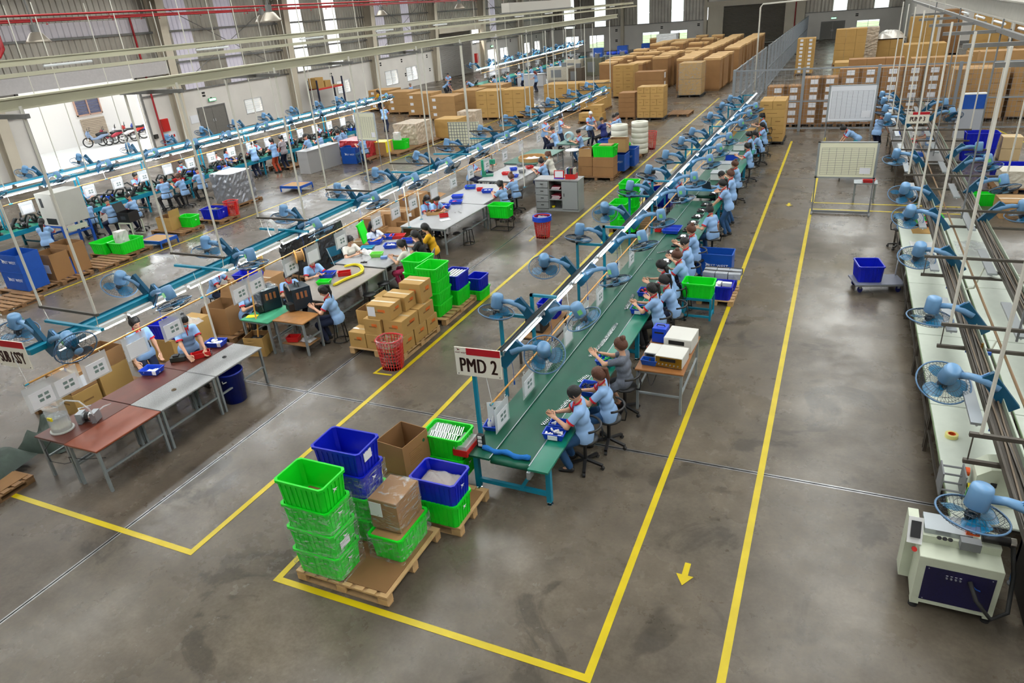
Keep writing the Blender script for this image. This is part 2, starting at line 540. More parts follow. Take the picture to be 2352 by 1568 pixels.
steel_door(1, 'x', XL, 35.1, 37.4, 1.72)
M_EXITB = mat('exit_sign_body', (0.05, 0.5, 0.2), 0.5)
def exit_sign(axis, plane, u, z, label):
 t = thing('exit_sign', label, 'sign', (plane + 0.12, u, z) if axis == 'x' else (u, plane - 0.12, z), -PI/2 if axis == 'y' else 0)
 part(t, 'housing', MB().box(-0.04, -0.32, -0.1, 0.03, 0.32, 0.1), M_EXITB)
 part(t, 'lit_face', MB().box(0.03, -0.28, -0.07, 0.036, 0.28, 0.07), M_EXIT)
 part(t, 'bracket', MB().box(-0.12, -0.03, 0.1, 0.0, 0.03, 0.16), M_GREYSTEEL)
exit_sign('x', XL, 36.42, 2.15, 'small lit green exit sign over the grey double door of the side wall')
exit_sign('x', XL, 80.6, 2.35, 'tiny green exit sign over the bright doorway beyond the steel shutter')
def wall_panel(name, label, cat, y0, y1, z0, z1, m, th=0.03, x=XL + 0.001):
 t = thing(name, label, cat, (x, (y0+y1)/2, z0))
 part(t, 'panel', MB().box(0, -(y1-y0)/2, 0, th, (y1-y0)/2, z1-z0), m)
 return t
t = wall_panel('fire_hose_cabinet', 'red fire hose cabinet on the white wall beside the roller door', 'cabinet', 31.95, 32.45, 0.8, 1.55, M_FIRE, 0.16)
part(t, 'door_frame', MB().box(0.16, -0.22, 0.06, 0.168, 0.22, 0.7), mat('cabinet_red_dark', srgb(185, 30, 26), 0.4))
t = wall_panel('fire_notice', 'white fire instruction notice with coloured figures below the red cabinet', 'notice', 31.95, 32.9, 0.1, 0.7, M_PAPER)
for k in range(4):
 part(t, 'pictogram', MB().box(0.03, -0.38 + k*0.2, 0.28, 0.034, -0.26 + k*0.2, 0.44), MAT['fire_cabinet_red'])
t = wall_panel('paper_notice', 'small blue and orange notice on the wall before the grey double door', 'notice', 33.7, 34.1, 1.0, 1.3, mat('notice_blue', srgb(70, 80, 140), 0.6))
part(t, 'stripe', MB().box(0.03, -0.2, 0.1, 0.034, 0.2, 0.2), mat('notice_orange', srgb(220, 130, 60), 0.6))
wall_panel('paper_notice', 'white paper notice beside the grey double door', 'notice', 34.3, 34.95, 0.9, 1.4, M_PAPER)
t = wall_panel('fuse_box', 'small dark switch box low on the wall by the roller door', 'switch box', 31.2, 31.45, 0.5, 0.75, M_JOINT, 0.12)
struct('trim_7', MB().tube([(XL + 0.2, 31.7, 0), (XL + 0.2, 31.7, 7.4)], 0.06, 8), M_RED)
sh = MB()
n = 46
for k in range(n):
 z = 0.0 + 4.4*k/n
 h = 4.4/n
 sh.add([(XL + 0.02, 67.9, z), (XL + 0.02, 75.3, z), (XL + 0.05, 75.3, z + h*0.5), (XL + 0.05, 67.9, z + h*0.5), (XL + 0.02, 75.3, z + h), (XL + 0.02, 67.9, z + h)], [(0, 1, 2, 3), (3, 2, 4, 5)])
d2 = struct('door_2', sh, M_SHUTTER, label='closed roller shutter of shiny steel slats')
struct('trim_8', MB().box(XL, 67.3, 4.4, XL + 0.7, 76.9, 4.95), M_COL)
struct('trim_9', MB().box(XL, 67.6, 0, XL + 0.14, 67.9, 4.4).box(XL, 75.3, 0, XL + 0.14, 75.6, 4.4), M_WHITEWALL)
wall_panel('fire_hose_cabinet', 'small red fire cabinet beside the closed steel roller shutter', 'cabinet', 76.0, 76.6, 0.9, 1.9, M_FIRE, 0.2)
ZB = 3.05
win_back = [(-36.4, -34.3, 0.6, 2.08), (-32.8, -30.65, 0.4, 2.06), (-25.3, -23.0, 0.3, 2.03), (-21.55, -19.3, 0.3, 2.06), (0.76, 3.25, 0.3, 1.9)]
struct('wall_back', holed('y', Y1, 0.25, XL, XR, 0, ZB, [(a, b, c, d) for a, b, c, d in win_back] + [(-14.8, -7.4, 0, ZB)]), M_WHITEWALL)
for i, (a, b, c, d) in enumerate(win_back):
 louvre_window(20 + i, 'y', Y1, a, b, c, d, 6)
gb = [(-36.4, -34.9), (-31.95, -30.4), (-26.0, -24.4), (-21.45, -19.9), (-2.0, -0.5), (2.45, 3.95), (8.0, 9.5)]
struct('wall_back_cladding', corrugated('y', Y1, XL, -16.8, ZB, 11, pitch=0.42, gaps=[g for g in gb if g[0] < -17]), M_METAL)
struct('wall_back_cladding', corrugated('y', Y1, -5.4, XR, ZB, 11, pitch=0.42, gaps=[g for g in gb if g[0] > -17]), M_METAL)
for a, b in gb:
 for zz in ((ZB, 4.35), (4.43, 11)):
  struct('window_light_strip', corrugated('y', Y1, a, b, zz[0], zz[1], pitch=0.42), M_TRANSL)
struct('trim_10', MB().box(XL, Y1 - 0.1, ZB - 0.03, -16.8, Y1, ZB + 0.05).box(-5.4, Y1 - 0.1, ZB - 0.03, XR, Y1, ZB + 0.05), M_GREYSTEEL)
struct('wall_back_pier', MB().box(-16.7, Y1 - 0.3, 0, -14.8, Y1, 4.5).box(-7.4, Y1 - 0.3, 0, -5.4, Y1, 4.5), M_COL)
struct('trim_11', MB().box(-16.8, Y1 - 0.5, 4.5, -5.3, Y1, 5.1), M_COL)
struct('wall_back_top', MB().box(-16.8, Y1 - 0.1, 5.1, -5.3, Y1, 11), M_METAL)
sh = MB()
for k in range(40):
 z, h = 4.5*k/40, 4.5/40
 sh.add([(-14.8, Y1 + 0.02, z), (-7.4, Y1 + 0.02, z), (-7.4, Y1 - 0.02, z + h*0.5), (-14.8, Y1 - 0.02, z + h*0.5), (-7.4, Y1 + 0.02, z + h), (-14.8, Y1 + 0.02, z + h)], [(0, 1, 2, 3), (3, 2, 4, 5)])
struct('door_3', sh, M_SHUTTER_D, label='closed dark grey roller shutter in the back wall')
for x in (-28.0, -17.0, -5.3, 6.0):
 struct('column', MB().box(x - 0.2, Y1 - 0.45, 0, x + 0.2, Y1, 10.5), M_COL)
steel_door(4, 'y', Y1, -3.1, -0.57, 1.9)
exit_sign('y', Y1, -1.81, 2.3, 'small lit green exit sign over the back wall double door')
for x, z in ((-28.9, 2.5), (-28.9, 1.2), (-23.9+1.2, 2.5), (-22.3, 1.35), (-17.9, 2.55), (-17.9, 1.2), (0.7, 2.5)):
 vent('y', Y1, x, z)
struct('trim_12', MB().cyl((-6.2, Y1 - 0.4, 0), (-6.2, Y1 - 0.4, 7), 0.07, n=8), M_RED)
struct('wall_store_block', MB().box(5.6, 81.6, 0, 18, 100, 4.2), M_WHITEWALL)
struct('baseboard_store_block', MB().box(5.58, 81.55, 0, 18, 81.6, 0.35), M_GREYSTEEL)
struct('trim_13', MB().cyl((11.0, 81.3, 0), (11.0, 81.3, 7), 0.13, n=8), M_RED)
struct('wall_right', MB().box(XR, Y0, 0, XR + 0.2, Y1, ZE), M_WHITEWALL)
struct('wall_front', MB().box(XL, Y0 - 0.2, 0, XR, Y0, 11), M_WHITEWALL)
def roof_z(x):
 return ZE + (x - XL)*(11.2 - ZE)/(-10.0 - XL) if x < -10 else 11.2 - (x + 10)*(11.2 - ZE)/(XR + 10)
strips = [(-34, -30), (-23, -19), (-12, -8), (-0.5, 3.5), (10, 14)]
xs = [XL] + [v for s_ in strips for v in s_] + [XR]
for k in range(len(xs)-1):
 a, b = xs[k], xs[k+1]
 mb = MB()
 pts = [a, -10.0, b] if a < -10 < b else [a, b]
 for u, v in zip(pts[:-1], pts[1:]):
  for ya, yb, q in ((Y0, 84.0, 0), (84.0, Y1, 1)):
   mb.add([(u, ya, roof_z(u)), (v, ya, roof_z(v)), (v, yb, roof_z(v)), (u, yb, roof_z(u))], [(0, 1, 2, 3)], q)
 if k % 2 == 0:
  struct('ceiling', mb, [mat('roof_sheet', srgb(190, 186, 176), 0.5, 0.2), MAT['roof_sheet']])
 else:
  struct('ceiling_light_strip', mb, [M_TRANSL, MAT['roof_sheet']])
struct('ground_outside', MB().box(-90, -20, -0.35, XL - 0.25, 140, -0.02), mat('yard_concrete', srgb(215, 212, 205), 0.8, noise=0.06, nscale=0.3))
struct('ground_behind', MB().box(XL - 0.25, Y1 + 0.25, -0.35, 40, 140, -0.02), mat('yard_grass', srgb(150, 170, 120), 0.9, noise=0.2, nscale=0.5))
# ================================================================ shared materials of the things
M_GREEN = mat('crate_green', srgb(18, 225, 38), 0.35, noise=0.05, nscale=3)
M_BLUE = mat('crate_blue', srgb(10, 30, 190), 0.35, noise=0.05, nscale=3)
M_BLUE_L = mat('board_blue', srgb(18, 82, 178), 0.45, noise=0.06)
M_LOGO = mat('white_print', (0.85, 0.85, 0.88), 0.6)
M_CARD = mat('cardboard', srgb(178, 138, 88), 0.75, noise=0.08, nscale=2)
M_CARD_Y = mat('cardboard_yellowish', srgb(186, 147, 84), 0.72, noise=0.06, nscale=2)
M_CARD_B = mat('cardboard_brown', srgb(158, 116, 72), 0.75, noise=0.08, nscale=2)
M_CARD_IN = mat('cardboard_inside', srgb(140, 102, 62), 0.85, noise=0.06, nscale=2)
M_TAPE = mat('packing_tape', srgb(200, 178, 140), 0.2)
M_INK = mat('box_print', srgb(140, 104, 58), 0.8)
M_INK_O = mat('orange_stamp', srgb(220, 110, 40), 0.8)
M_WOOD = mat('pallet_wood', srgb(200, 162, 112), 0.75, noise=0.18, nscale=6)
M_WOOD_D = mat('pallet_wood_old', srgb(140, 104, 68), 0.8, noise=0.2, nscale=6)
def film_mat():
 m = bpy.data.materials.new('stretch_film'); m.use_nodes = True
 nt = m.node_tree; N = nt.nodes.new; out = nt.nodes['Material Output']; nt.nodes.remove(nt.nodes['Principled BSDF'])
 tc, mp, n, r = N('ShaderNodeTexCoord'), N('ShaderNodeMapping'), N('ShaderNodeTexNoise'), N('ShaderNodeMapRange')
 mp.inputs['Rotation'].default_value = (0.5, 0.4, 0.6); mp.inputs['Scale'].default_value = (4, 4, 16)
 n.inputs['Scale'].default_value = 1.6; n.inputs['Detail'].default_value = 5; n.inputs['Distortion'].default_value = 1.2
 for k, v in zip(('From Min', 'From Max', 'To Min', 'To Max'), (0.5, 0.72, 0.06, 0.55)): r.inputs[k].default_value = v
 b, t, g, x = N('ShaderNodeBump'), N('ShaderNodeBsdfTransparent'), N('ShaderNodeBsdfPrincipled'), N('ShaderNodeMixShader')
 b.inputs['Strength'].default_value = 0.9; b.inputs['Distance'].default_value = 0.03
 g.inputs['Base Color'].default_value = (0.75, 0.8, 0.8, 1); g.inputs['Roughness'].default_value = 0.12; g.inputs['Specular IOR Level'].default_value = 1.0
 L = nt.links.new
 L(tc.outputs['Object'], mp.inputs[0]); L(mp.outputs[0], n.inputs['Vector']); L(n.outputs['Fac'], r.inputs['Value']); L(n.outputs['Fac'], b.inputs['Height'])
 L(b.outputs[0], g.inputs['Normal']); L(r.outputs[0], x.inputs[0]); L(t.outputs[0], x.inputs[1]); L(g.outputs[0], x.inputs[2]); L(x.outputs[0], out.inputs['Surface'])
 return m
M_FILM = film_mat()
M_TEAL = mat('teal_paint', srgb(8, 130, 160), 0.4, noise=0.05)
M_TEAL_D = mat('teal_paint_dark', srgb(12, 84, 108), 0.45)
M_BELT = mat('green_belt', srgb(2, 84, 62), 0.45, noise=0.12, nscale=1.5)
M_BENCH = mat('green_bench', srgb(14, 118, 94), 0.3, noise=0.06)
M_LEG = mat('table_leg_grey', srgb(150, 158, 160), 0.4, 0.3)
M_TOPG = mat('table_top_grey', srgb(158, 158, 158), 0.4, noise=0.05, nscale=20)
M_TOPW = mat('table_top_white', srgb(214, 222, 208), 0.35, noise=0.04)
M_TUBE_B = mat('slim_tube', (1, 1, 1), 0.4, emit=24.0, ecol=(0.94, 0.97, 1.0))
M_TUBE = mat('fluorescent_tube', (1, 1, 1), 0.4, emit=90.0, ecol=(0.92, 0.97, 1.0))
M_TUBE_OFF = mat('fluorescent_tube_off', (0.92, 0.95, 0.97), 0.25)
M_ALUM = mat('aluminium_rail', srgb(170, 176, 180), 0.35, 0.6)
M_DARKTRAY = mat('cable_tray', srgb(88, 82, 74), 0.5, 0.3, noise=0.15)
M_RODW = mat('painted_rod', srgb(214, 210, 198), 0.45)
M_FANB = mat('fan_blue', srgb(96, 150, 205), 0.35)
M_FANL = mat('fan_blue_light', srgb(112, 156, 198), 0.3)
M_FAND = mat('fan_base_dark', srgb(14, 80, 112), 0.35)
M_BLADE = mat('fan_blade', srgb(8, 112, 158), 0.2, alpha=0.85)
M_WIRE = mat('fan_wire', srgb(36, 48, 60), 0.4, 0.3)
M_SKYBL = mat('polo_blue', srgb(142, 178, 222), 0.8, noise=0.05, nscale=6)
M_POLOR = mat('polo_red', srgb(200, 20, 38), 0.8)
M_SKIN = mat('skin', srgb(214, 164, 134), 0.5)
M_LIP = mat('lip', srgb(170, 84, 78), 0.5)
M_EYE = mat('eye_dark', (0.02, 0.015, 0.012), 0.3)
M_HAIR = mat('hair_black', (0.010, 0.009, 0.009), 0.5, bump=0.5, nscale=60)
M_HAIR_B = mat('hair_brown', srgb(92, 54, 36), 0.5, bump=0.5, nscale=60)
M_JEAN = mat('jeans_blue', srgb(38, 78, 122), 0.85, noise=0.12, nscale=10)
M_NAVY = mat('trousers_navy', srgb(24, 34, 62), 0.85)
M_BLACKT = mat('trousers_black', (0.015, 0.015, 0.018), 0.85)
M_SHOE = mat('shoe_black', (0.02, 0.02, 0.022), 0.5)
M_MASK = mat('surgical_mask', srgb(70, 176, 205), 0.8)
M_RUBBER = mat('rubber_black', (0.02, 0.02, 0.02), 0.7)
M_CHROME = mat('chrome', (0.75, 0.75, 0.76), 0.15, 1.0)
M_REDP = mat('red_plastic', srgb(205, 28, 30), 0.35)
M_BLUEBIN = mat('bin_blue', srgb(24, 70, 200), 0.35)
M_WHITEP = mat('white_plastic', srgb(232, 232, 230), 0.4)
M_GREYP = mat('grey_plastic', srgb(120, 122, 124), 0.5)
M_BAMBOO = mat('bamboo_pole', srgb(214, 156, 76), 0.45, noise=0.1)
M_CLEARP = mat('clear_sleeve', (0.8, 0.83, 0.85), 0.15, alpha=0.42)
M_POLY = mat('poly_bag', (0.78, 0.8, 0.83), 0.2, alpha=0.36, bump=0.8, nscale=14)
M_CREAM = mat('machine_cream', srgb(206, 212, 190), 0.4, noise=0.04)
M_NAVYP = mat('machine_navy', srgb(26, 24, 66), 0.45, noise=0.2, nscale=60)
M_YELPL = mat('yellow_cable', srgb(235, 215, 20), 0.4)
M_ORANGE = mat('orange_plastic', srgb(230, 90, 30), 0.4)
M_CREEPER = mat('dark_green_tarp', srgb(52, 66, 56), 0.6, noise=0.2, nscale=4, bump=0.6)
def logo(parent, m=None, loc=(0, 0, 0), rot=(0, 0, 0), s=0.07):
 pts = [(-0.9, 0.75), (-0.1, 0.35), (1.0, 0.1), (0.15, -0.05), (0.55, -0.55), (-0.05, -0.15), (-0.75, -0.6), (-0.35, 0.02)]
 mb = MB().prism([(x*s, y*s) for x, y in pts], 0, 0.0015)
 return part(parent, 'logo_mark', recalc(mb.mesh('logo_mark', m or M_LOGO)), None, loc, rot)
def crate_meshes(w, d, h, m):
 key = ('crate', w, d, h, m.name)
 if key in MESH: return MESH[key]
 mb = MB()
 t = 0.012
 b = 0.92
 def ring(k, z, inn=0):
  hw, hd = (w/2)*k - inn, (d/2)*k - inn
  c = 0.035
  return [(-hw + c, -hd, z), (hw - c, -hd, z), (hw, -hd + c, z), (hw, hd - c, z), (hw - c, hd, z), (-hw + c, hd, z), (-hw, hd - c, z), (-hw, -hd + c, z)]
 r = [ring(b, 0), ring(1, h), ring(1, h, t), ring(b, 0.015, t)]
 vs = [p for q in r for p in q]
 fs = []
 for k in range(3):
  for i in range(8):
   fs.append((k*8+i, k*8+(i+1) % 8, (k+1)*8+(i+1) % 8, (k+1)*8+i))
 fs += [tuple(range(7, -1, -1)), tuple(range(24, 32))]
 mb.add(vs, fs)
 def side(n, axis):
  for s in (-1, 1):
   for i in range(n):
    u = ((i + 0.5)/n - 0.5)
    if axis == 'x':
     a = ((w*b*0.9)*u, s*(d/2*b + 0.003), 0.01); e = ((w*0.9)*u, s*(d/2 + 0.003), h*0.985)
    else:
     a = (s*(w/2*b + 0.003), (d*b*0.9)*u, 0.01); e = (s*(w/2 + 0.003), (d*0.9)*u, h*0.985)
    mb.bar(a, e, 0.012, 0.012)
 side(8, 'x'); side(6, 'y')
 body = mb.mesh('crate_shell', m)
 rm = MB()
 o = ring(1, h - 0.03, -0.014) ; o2 = ring(1, h + 0.004, -0.014); i2 = ring(1, h + 0.004, t*0.8); i1 = ring(1, h - 0.03, -0.001)
 vs = [p for q in (o, o2, i2, i1) for p in q]
 fs = []
 for k in range(4):
  for i in range(8):
   fs.append((k*8+i, k*8+(i+1) % 8, ((k+1) % 4)*8+(i+1) % 8, ((k+1) % 4)*8+i))
 rm.add(vs, fs)
 rim = rm.mesh('rim', m)
 MESH[key] = (body, rim)
 return MESH[key]
MESH = {}
def crate(loc, rz, m, label, w=0.62, d=0.43, h=0.31, group=None, mark=True):
 t = thing('plastic_crate', label, 'crate', loc, rz, group)
 b, r = crate_meshes(w, d, h, m)
 part(t, 'crate_shell', b, None)
 part(t, 'rim', r, None)
 if mark:
  logo(t, loc=(w/2*0.97 + 0.013, 0.0, h*0.62), rot=(PI/2, 0, PI/2), s=0.05)
 return t
def tray(loc, rz, m, label, w=0.36, d=0.26, h=0.085, cat='tray', name='parts_tray'):
 """shallow slatted tray"""
 t = thing(name, label, cat, loc, rz)
 key = ('tray', w, d, h, m.name)
 if key not in MESH:
  mb = MB()
  k, th = 0.84, 0.008
  def ring(f, z, i=0):
   hw, hd = w/2*f - i, d/2*f - i
   return [(-hw, -hd, z), (hw, -hd, z), (hw, hd, z), (-hw, hd, z)]
  r = [ring(k, 0), ring(1, h), ring(1.05, h), ring(1.05, h + 0.008), ring(1, h + 0.008, th), ring(k, 0.01, th)]
  vs = [p for q in r for p in q]
  fs = [(a*4+i, a*4+(i+1) % 4, (a+1)*4+(i+1) % 4, (a+1)*4+i) for a in range(5) for i in range(4)]
  fs += [(3, 2, 1, 0), (20, 21, 22, 23)]
  mb.add(vs, fs)
  MESH[key] = mb.mesh('tray_shell', m)
 part(t, 'tray_shell', MESH[key], None)
 return t
def fill_pieces(t, m, w, d, z, n, seed, s=0.05, name='part_piece', th=0.02):
 rnd = random.Random(seed)
 for i in range(n):
  a = rnd.random()*PI
  o = part(t, name, MESH.setdefault(('pc', m.name, s, th), MB().box(-s/2, -s/4, 0, s/2, s/4, th).mesh(name, m)), None,
    ((rnd.random()-0.5)*w, (rnd.random()-0.5)*d, z + rnd.random()*0.02), (0, (rnd.random()-0.5)*0.5, a))
def box_mesh(w, d, h, m, name='carton_body'):
 k = ('box', round(w, 3), round(d, 3), round(h, 3), m.name)
 if k not in MESH:
  e = 0.006
  mb = MB()
  vs, rings = [], []
  for z, i in ((0, e), (e, 0), (h - e, 0), (h, e)):
   hw, hd = w/2 - i, d/2 - i
   vs += [(-hw, -hd, z), (hw, -hd, z), (hw, hd, z), (-hw, hd, z)]
  fs = [(a*4+i, a*4+(i+1) % 4, (a+1)*4+(i+1) % 4, (a+1)*4+i) for a in range(3) for i in range(4)] + [(3, 2, 1, 0), (12, 13, 14, 15)]
  mb.add(vs, fs)
  MESH[k] = mb.mesh(name, m)
 return MESH[k]
def qmesh(key, mk):
 if key not in MESH: MESH[key] = mk()
 return MESH[key]
def carton(loc, rz, w, d, h, label, m=None, tape=True, paper=None, printed=None, group=None, stamp=False):
 """closed carton; paper: list of sides '+x' '-y' ... with a white label; printed: sides with dark print"""
 m = m or M_CARD
 t = thing('carton', label, 'box', loc, rz, group)
 part(t, 'carton_body', box_mesh(w, d, h, m), None)
 if tape:
  part(t, 'tape_strip', qmesh(('tp', round(w, 2), round(d, 2)), lambda: MB().box(-w/2 - 0.002, -0.03, 0, w/2 + 0.002, 0.03, 0.003).mesh('tape_strip', M_TAPE)), None, (0, 0, h))
 def side_rect(sd, name, mm, wf, hf, du=0.0, dz=0.0):
  lw = d if 'x' in sd else w
  pw, ph = (wf*lw, hf*h)
  me = qmesh(('sr', name, round(pw, 2), round(ph, 2), mm.name), lambda: MB().box(-pw/2, -0.002, -ph/2, pw/2, 0.001, ph/2).mesh(name, mm))
  if sd == '-y': part(t, name, me, None, (du*lw, -d/2 - 0.001, h*(0.5+dz)))
  if sd == '+y': part(t, name, me, None, (-du*lw, d/2 + 0.001, h*(0.5+dz)), (0, 0, PI))
  if sd == '+x': part(t, name, me, None, (w/2 + 0.001, du*lw, h*(0.5+dz)), (0, 0, PI/2))
  if sd == '-x': part(t, name, me, None, (-w/2 - 0.001, -du*lw, h*(0.5+dz)), (0, 0, -PI/2))
 for sd in paper or ():
  side_rect(sd, 'paper_label', M_PAPER, 0.34, 0.62)
 for sd in printed or ():
  side_rect(sd, 'print_mark', M_INK, 0.4, 0.08, 0.0, 0.02)
  if stamp: side_rect(sd, 'stamp_mark', M_INK_O, 0.3, 0.2, 0.12, 0.12)
 return t
def open_box_mesh(w, d, h, m, mi, flaps, fl):
 mb = MB(); t = 0.008
 mb.box(-w/2, -d/2, 0, w/2, -d/2 + t, h).box(-w/2, d/2 - t, 0, w/2, d/2, h).box(-w/2, -d/2 + t, 0, -w/2 + t, d/2 - t, h).box(w/2 - t, -d/2 + t, 0, w/2, d/2 - t, h)
 mb.box(-w/2 + t, -d/2 + t, 0.0, w/2 - t, d/2 - t, 0.01, 1)
 g = t + 0.001
 mb.box(-w/2 + g, -d/2 + g, 0.01, w/2 - g, -d/2 + g + 0.001, h - 0.004, 1).box(-w/2 + g, d/2 - g - 0.001, 0.01, w/2 - g, d/2 - g, h - 0.004, 1)
 mb.box(-w/2 + g, -d/2 + g, 0.01, -w/2 + g + 0.001, d/2 - g, h - 0.004, 1).box(w/2 - g - 0.001, -d/2 + g, 0.01, w/2 - g, d/2 - g, h - 0.004, 1)
 return mb.mesh('carton_walls', [m, mi])
def open_carton(loc, rz, w, d, h, label, m=None, flaps=(), group=None, filler=None):
 """flaps: list of (side, angle from vertical outwards in degrees)"""
 m = m or M_CARD
 t = thing('open_carton', label, 'box', loc, rz, group)
 part(t, 'carton_walls', qmesh(('ob', round(w, 2), round(d, 2), round(h, 2), m.name), lambda: open_box_mesh(w, d, h, m, M_CARD_IN, flaps, 0)), None)
 for sd, ang in flaps:
  a = math.radians(ang)
  fl = (min(w, d))*0.46
  lw = (d if 'x' in sd else w) - 0.01
  me = qmesh(('fl', round(lw, 2), round(fl, 2), m.name), lambda: MB().box(-lw/2, -0.003, 0, lw/2, 0.003, fl).mesh('flap', m))
  if sd == '-y': part(t, 'flap', me, None, (0, -d/2, h), (a, 0, 0))
  if sd == '+y': part(t, 'flap', me, None, (0, d/2, h), (-a, 0, 0))
  if sd == '+x': part(t, 'flap', me, None, (w/2, 0, h), (0, a, 0) if False else (-a, 0, -PI/2))
  if sd == '-x': part(t, 'flap', me, None, (-w/2, 0, h), (-a, 0, PI/2))
 if filler:
  part(t, 'contents', qmesh(('fi', round(w, 2), round(d, 2), filler.name), lambda: lumpy(w*0.92, d*0.92, 0.06, filler)), None, (0, 0, h*0.72))
 return t
def lumpy(w, d, hh, m, n=11, seed=3):
 rnd = random.Random(seed)
 n = max(n, 13)
 ph = [(rnd.uniform(3, 9), rnd.uniform(3, 9), rnd.uniform(0, 6), rnd.uniform(0.15, 0.4)) for _ in range(6)]
 vs, fs = [], []
 for j in range(n):
  for i in range(n):
   u, v = i/(n-1)*2 - 1, j/(n-1)*2 - 1
   e = max(0.0, (1 - u**4)*(1 - v**4))
   f = 0.6 + sum(a_*math.sin(p*u + q*v + r) for p, q, r, a_ in ph)*0.32
   vs.append((w/2*u, d/2*v, e*hh*max(0.08, f)))
 for j in range(n-1):
  for i in range(n-1):
   a_ = j*n+i
   fs.append((a_, a_+1, a_+n+1, a_+n))
 return MB().add(vs, fs).mesh('contents', m, True)
def pallet(loc, rz, w, d, label, m=None, h=0.14, sheet=False, group=None):
 m = m or M_WOOD
 t = thing('wooden_pallet', label, 'pallet', loc, rz, group)
 nb = max(5, int(d/0.16))
 bw = d/nb*0.72
 top = qmesh(('pb', round(w, 2), round(bw, 3), m.name), lambda: MB().box(-w/2, -bw/2, 0, w/2, bw/2, 0.02).mesh('deck_board', m))
 for i in range(nb):
  part(t, 'deck_board', top, None, (0, -d/2 + bw/2 + (d - bw)*i/(nb-1), h - 0.02))
 st = qmesh(('ps', round(d, 2), m.name, h), lambda: MB().box(-0.045, -d/2, 0, 0.045, d/2, h - 0.062).mesh('stringer', m))
 blk = qmesh(('pk', m.name, h), lambda: MB().box(-0.06, -0.065, 0.02, 0.06, 0.065, h - 0.042).mesh('block', m))
 ln = qmesh(('pl', round(d, 2), m.name), lambda: MB().box(-0.05, -d/2, 0, 0.05, d/2, 0.02).mesh('bearer', m))
 for x in (-w/2 + 0.06, 0, w/2 - 0.06):
  part(t, 'bearer', ln, None, (x, 0, h - 0.042))
  part(t, 'bearer', ln, None, (x, 0, 0))
  for y in (-d/2 + 0.07, 0, d/2 - 0.07):
   part(t, 'block', blk, None, (x, y, 0))
 if sheet:
  part(t, 'cover_sheet', MB().box(-w/2 + 0.06, -d/2 + 0.05, h, w/2 - 0.09, d/2 - 0.03, h + 0.008), M_CARD_IN)
 return t
def film_wrap(parent, w, d, h, z=0, seed=1):
 """crinkled stretch film sleeve around a box-like load (part of that load)"""
 rnd = random.Random(seed)
 mb = MB()
 nz, per = 7, []
 npx = 6
 pts = []
 for i in range(npx): pts.append((-w/2 + w*i/npx, -d/2))
 for i in range(npx): pts.append((w/2, -d/2 + d*i/npx))
 for i in range(npx): pts.append((w/2 - w*i/npx, d/2))
 for i in range(npx): pts.append((-w/2, d/2 - d*i/npx))
 n = len(pts)
 vs = []
 for k in range(nz):
  for (x, y) in pts:
   g = 1.012 + rnd.random()*0.03
   vs.append((x*g, y*g, z + h*k/(nz-1) + (rnd.random()-0.5)*0.02))
 fs = [(k*n+i, k*n+(i+1) % n, (k+1)*n+(i+1) % n, (k+1)*n+i) for k in range(nz-1) for i in range(n)]
 mb.add(vs, fs)
 return part(parent, 'stretch_film', mb, M_FILM)
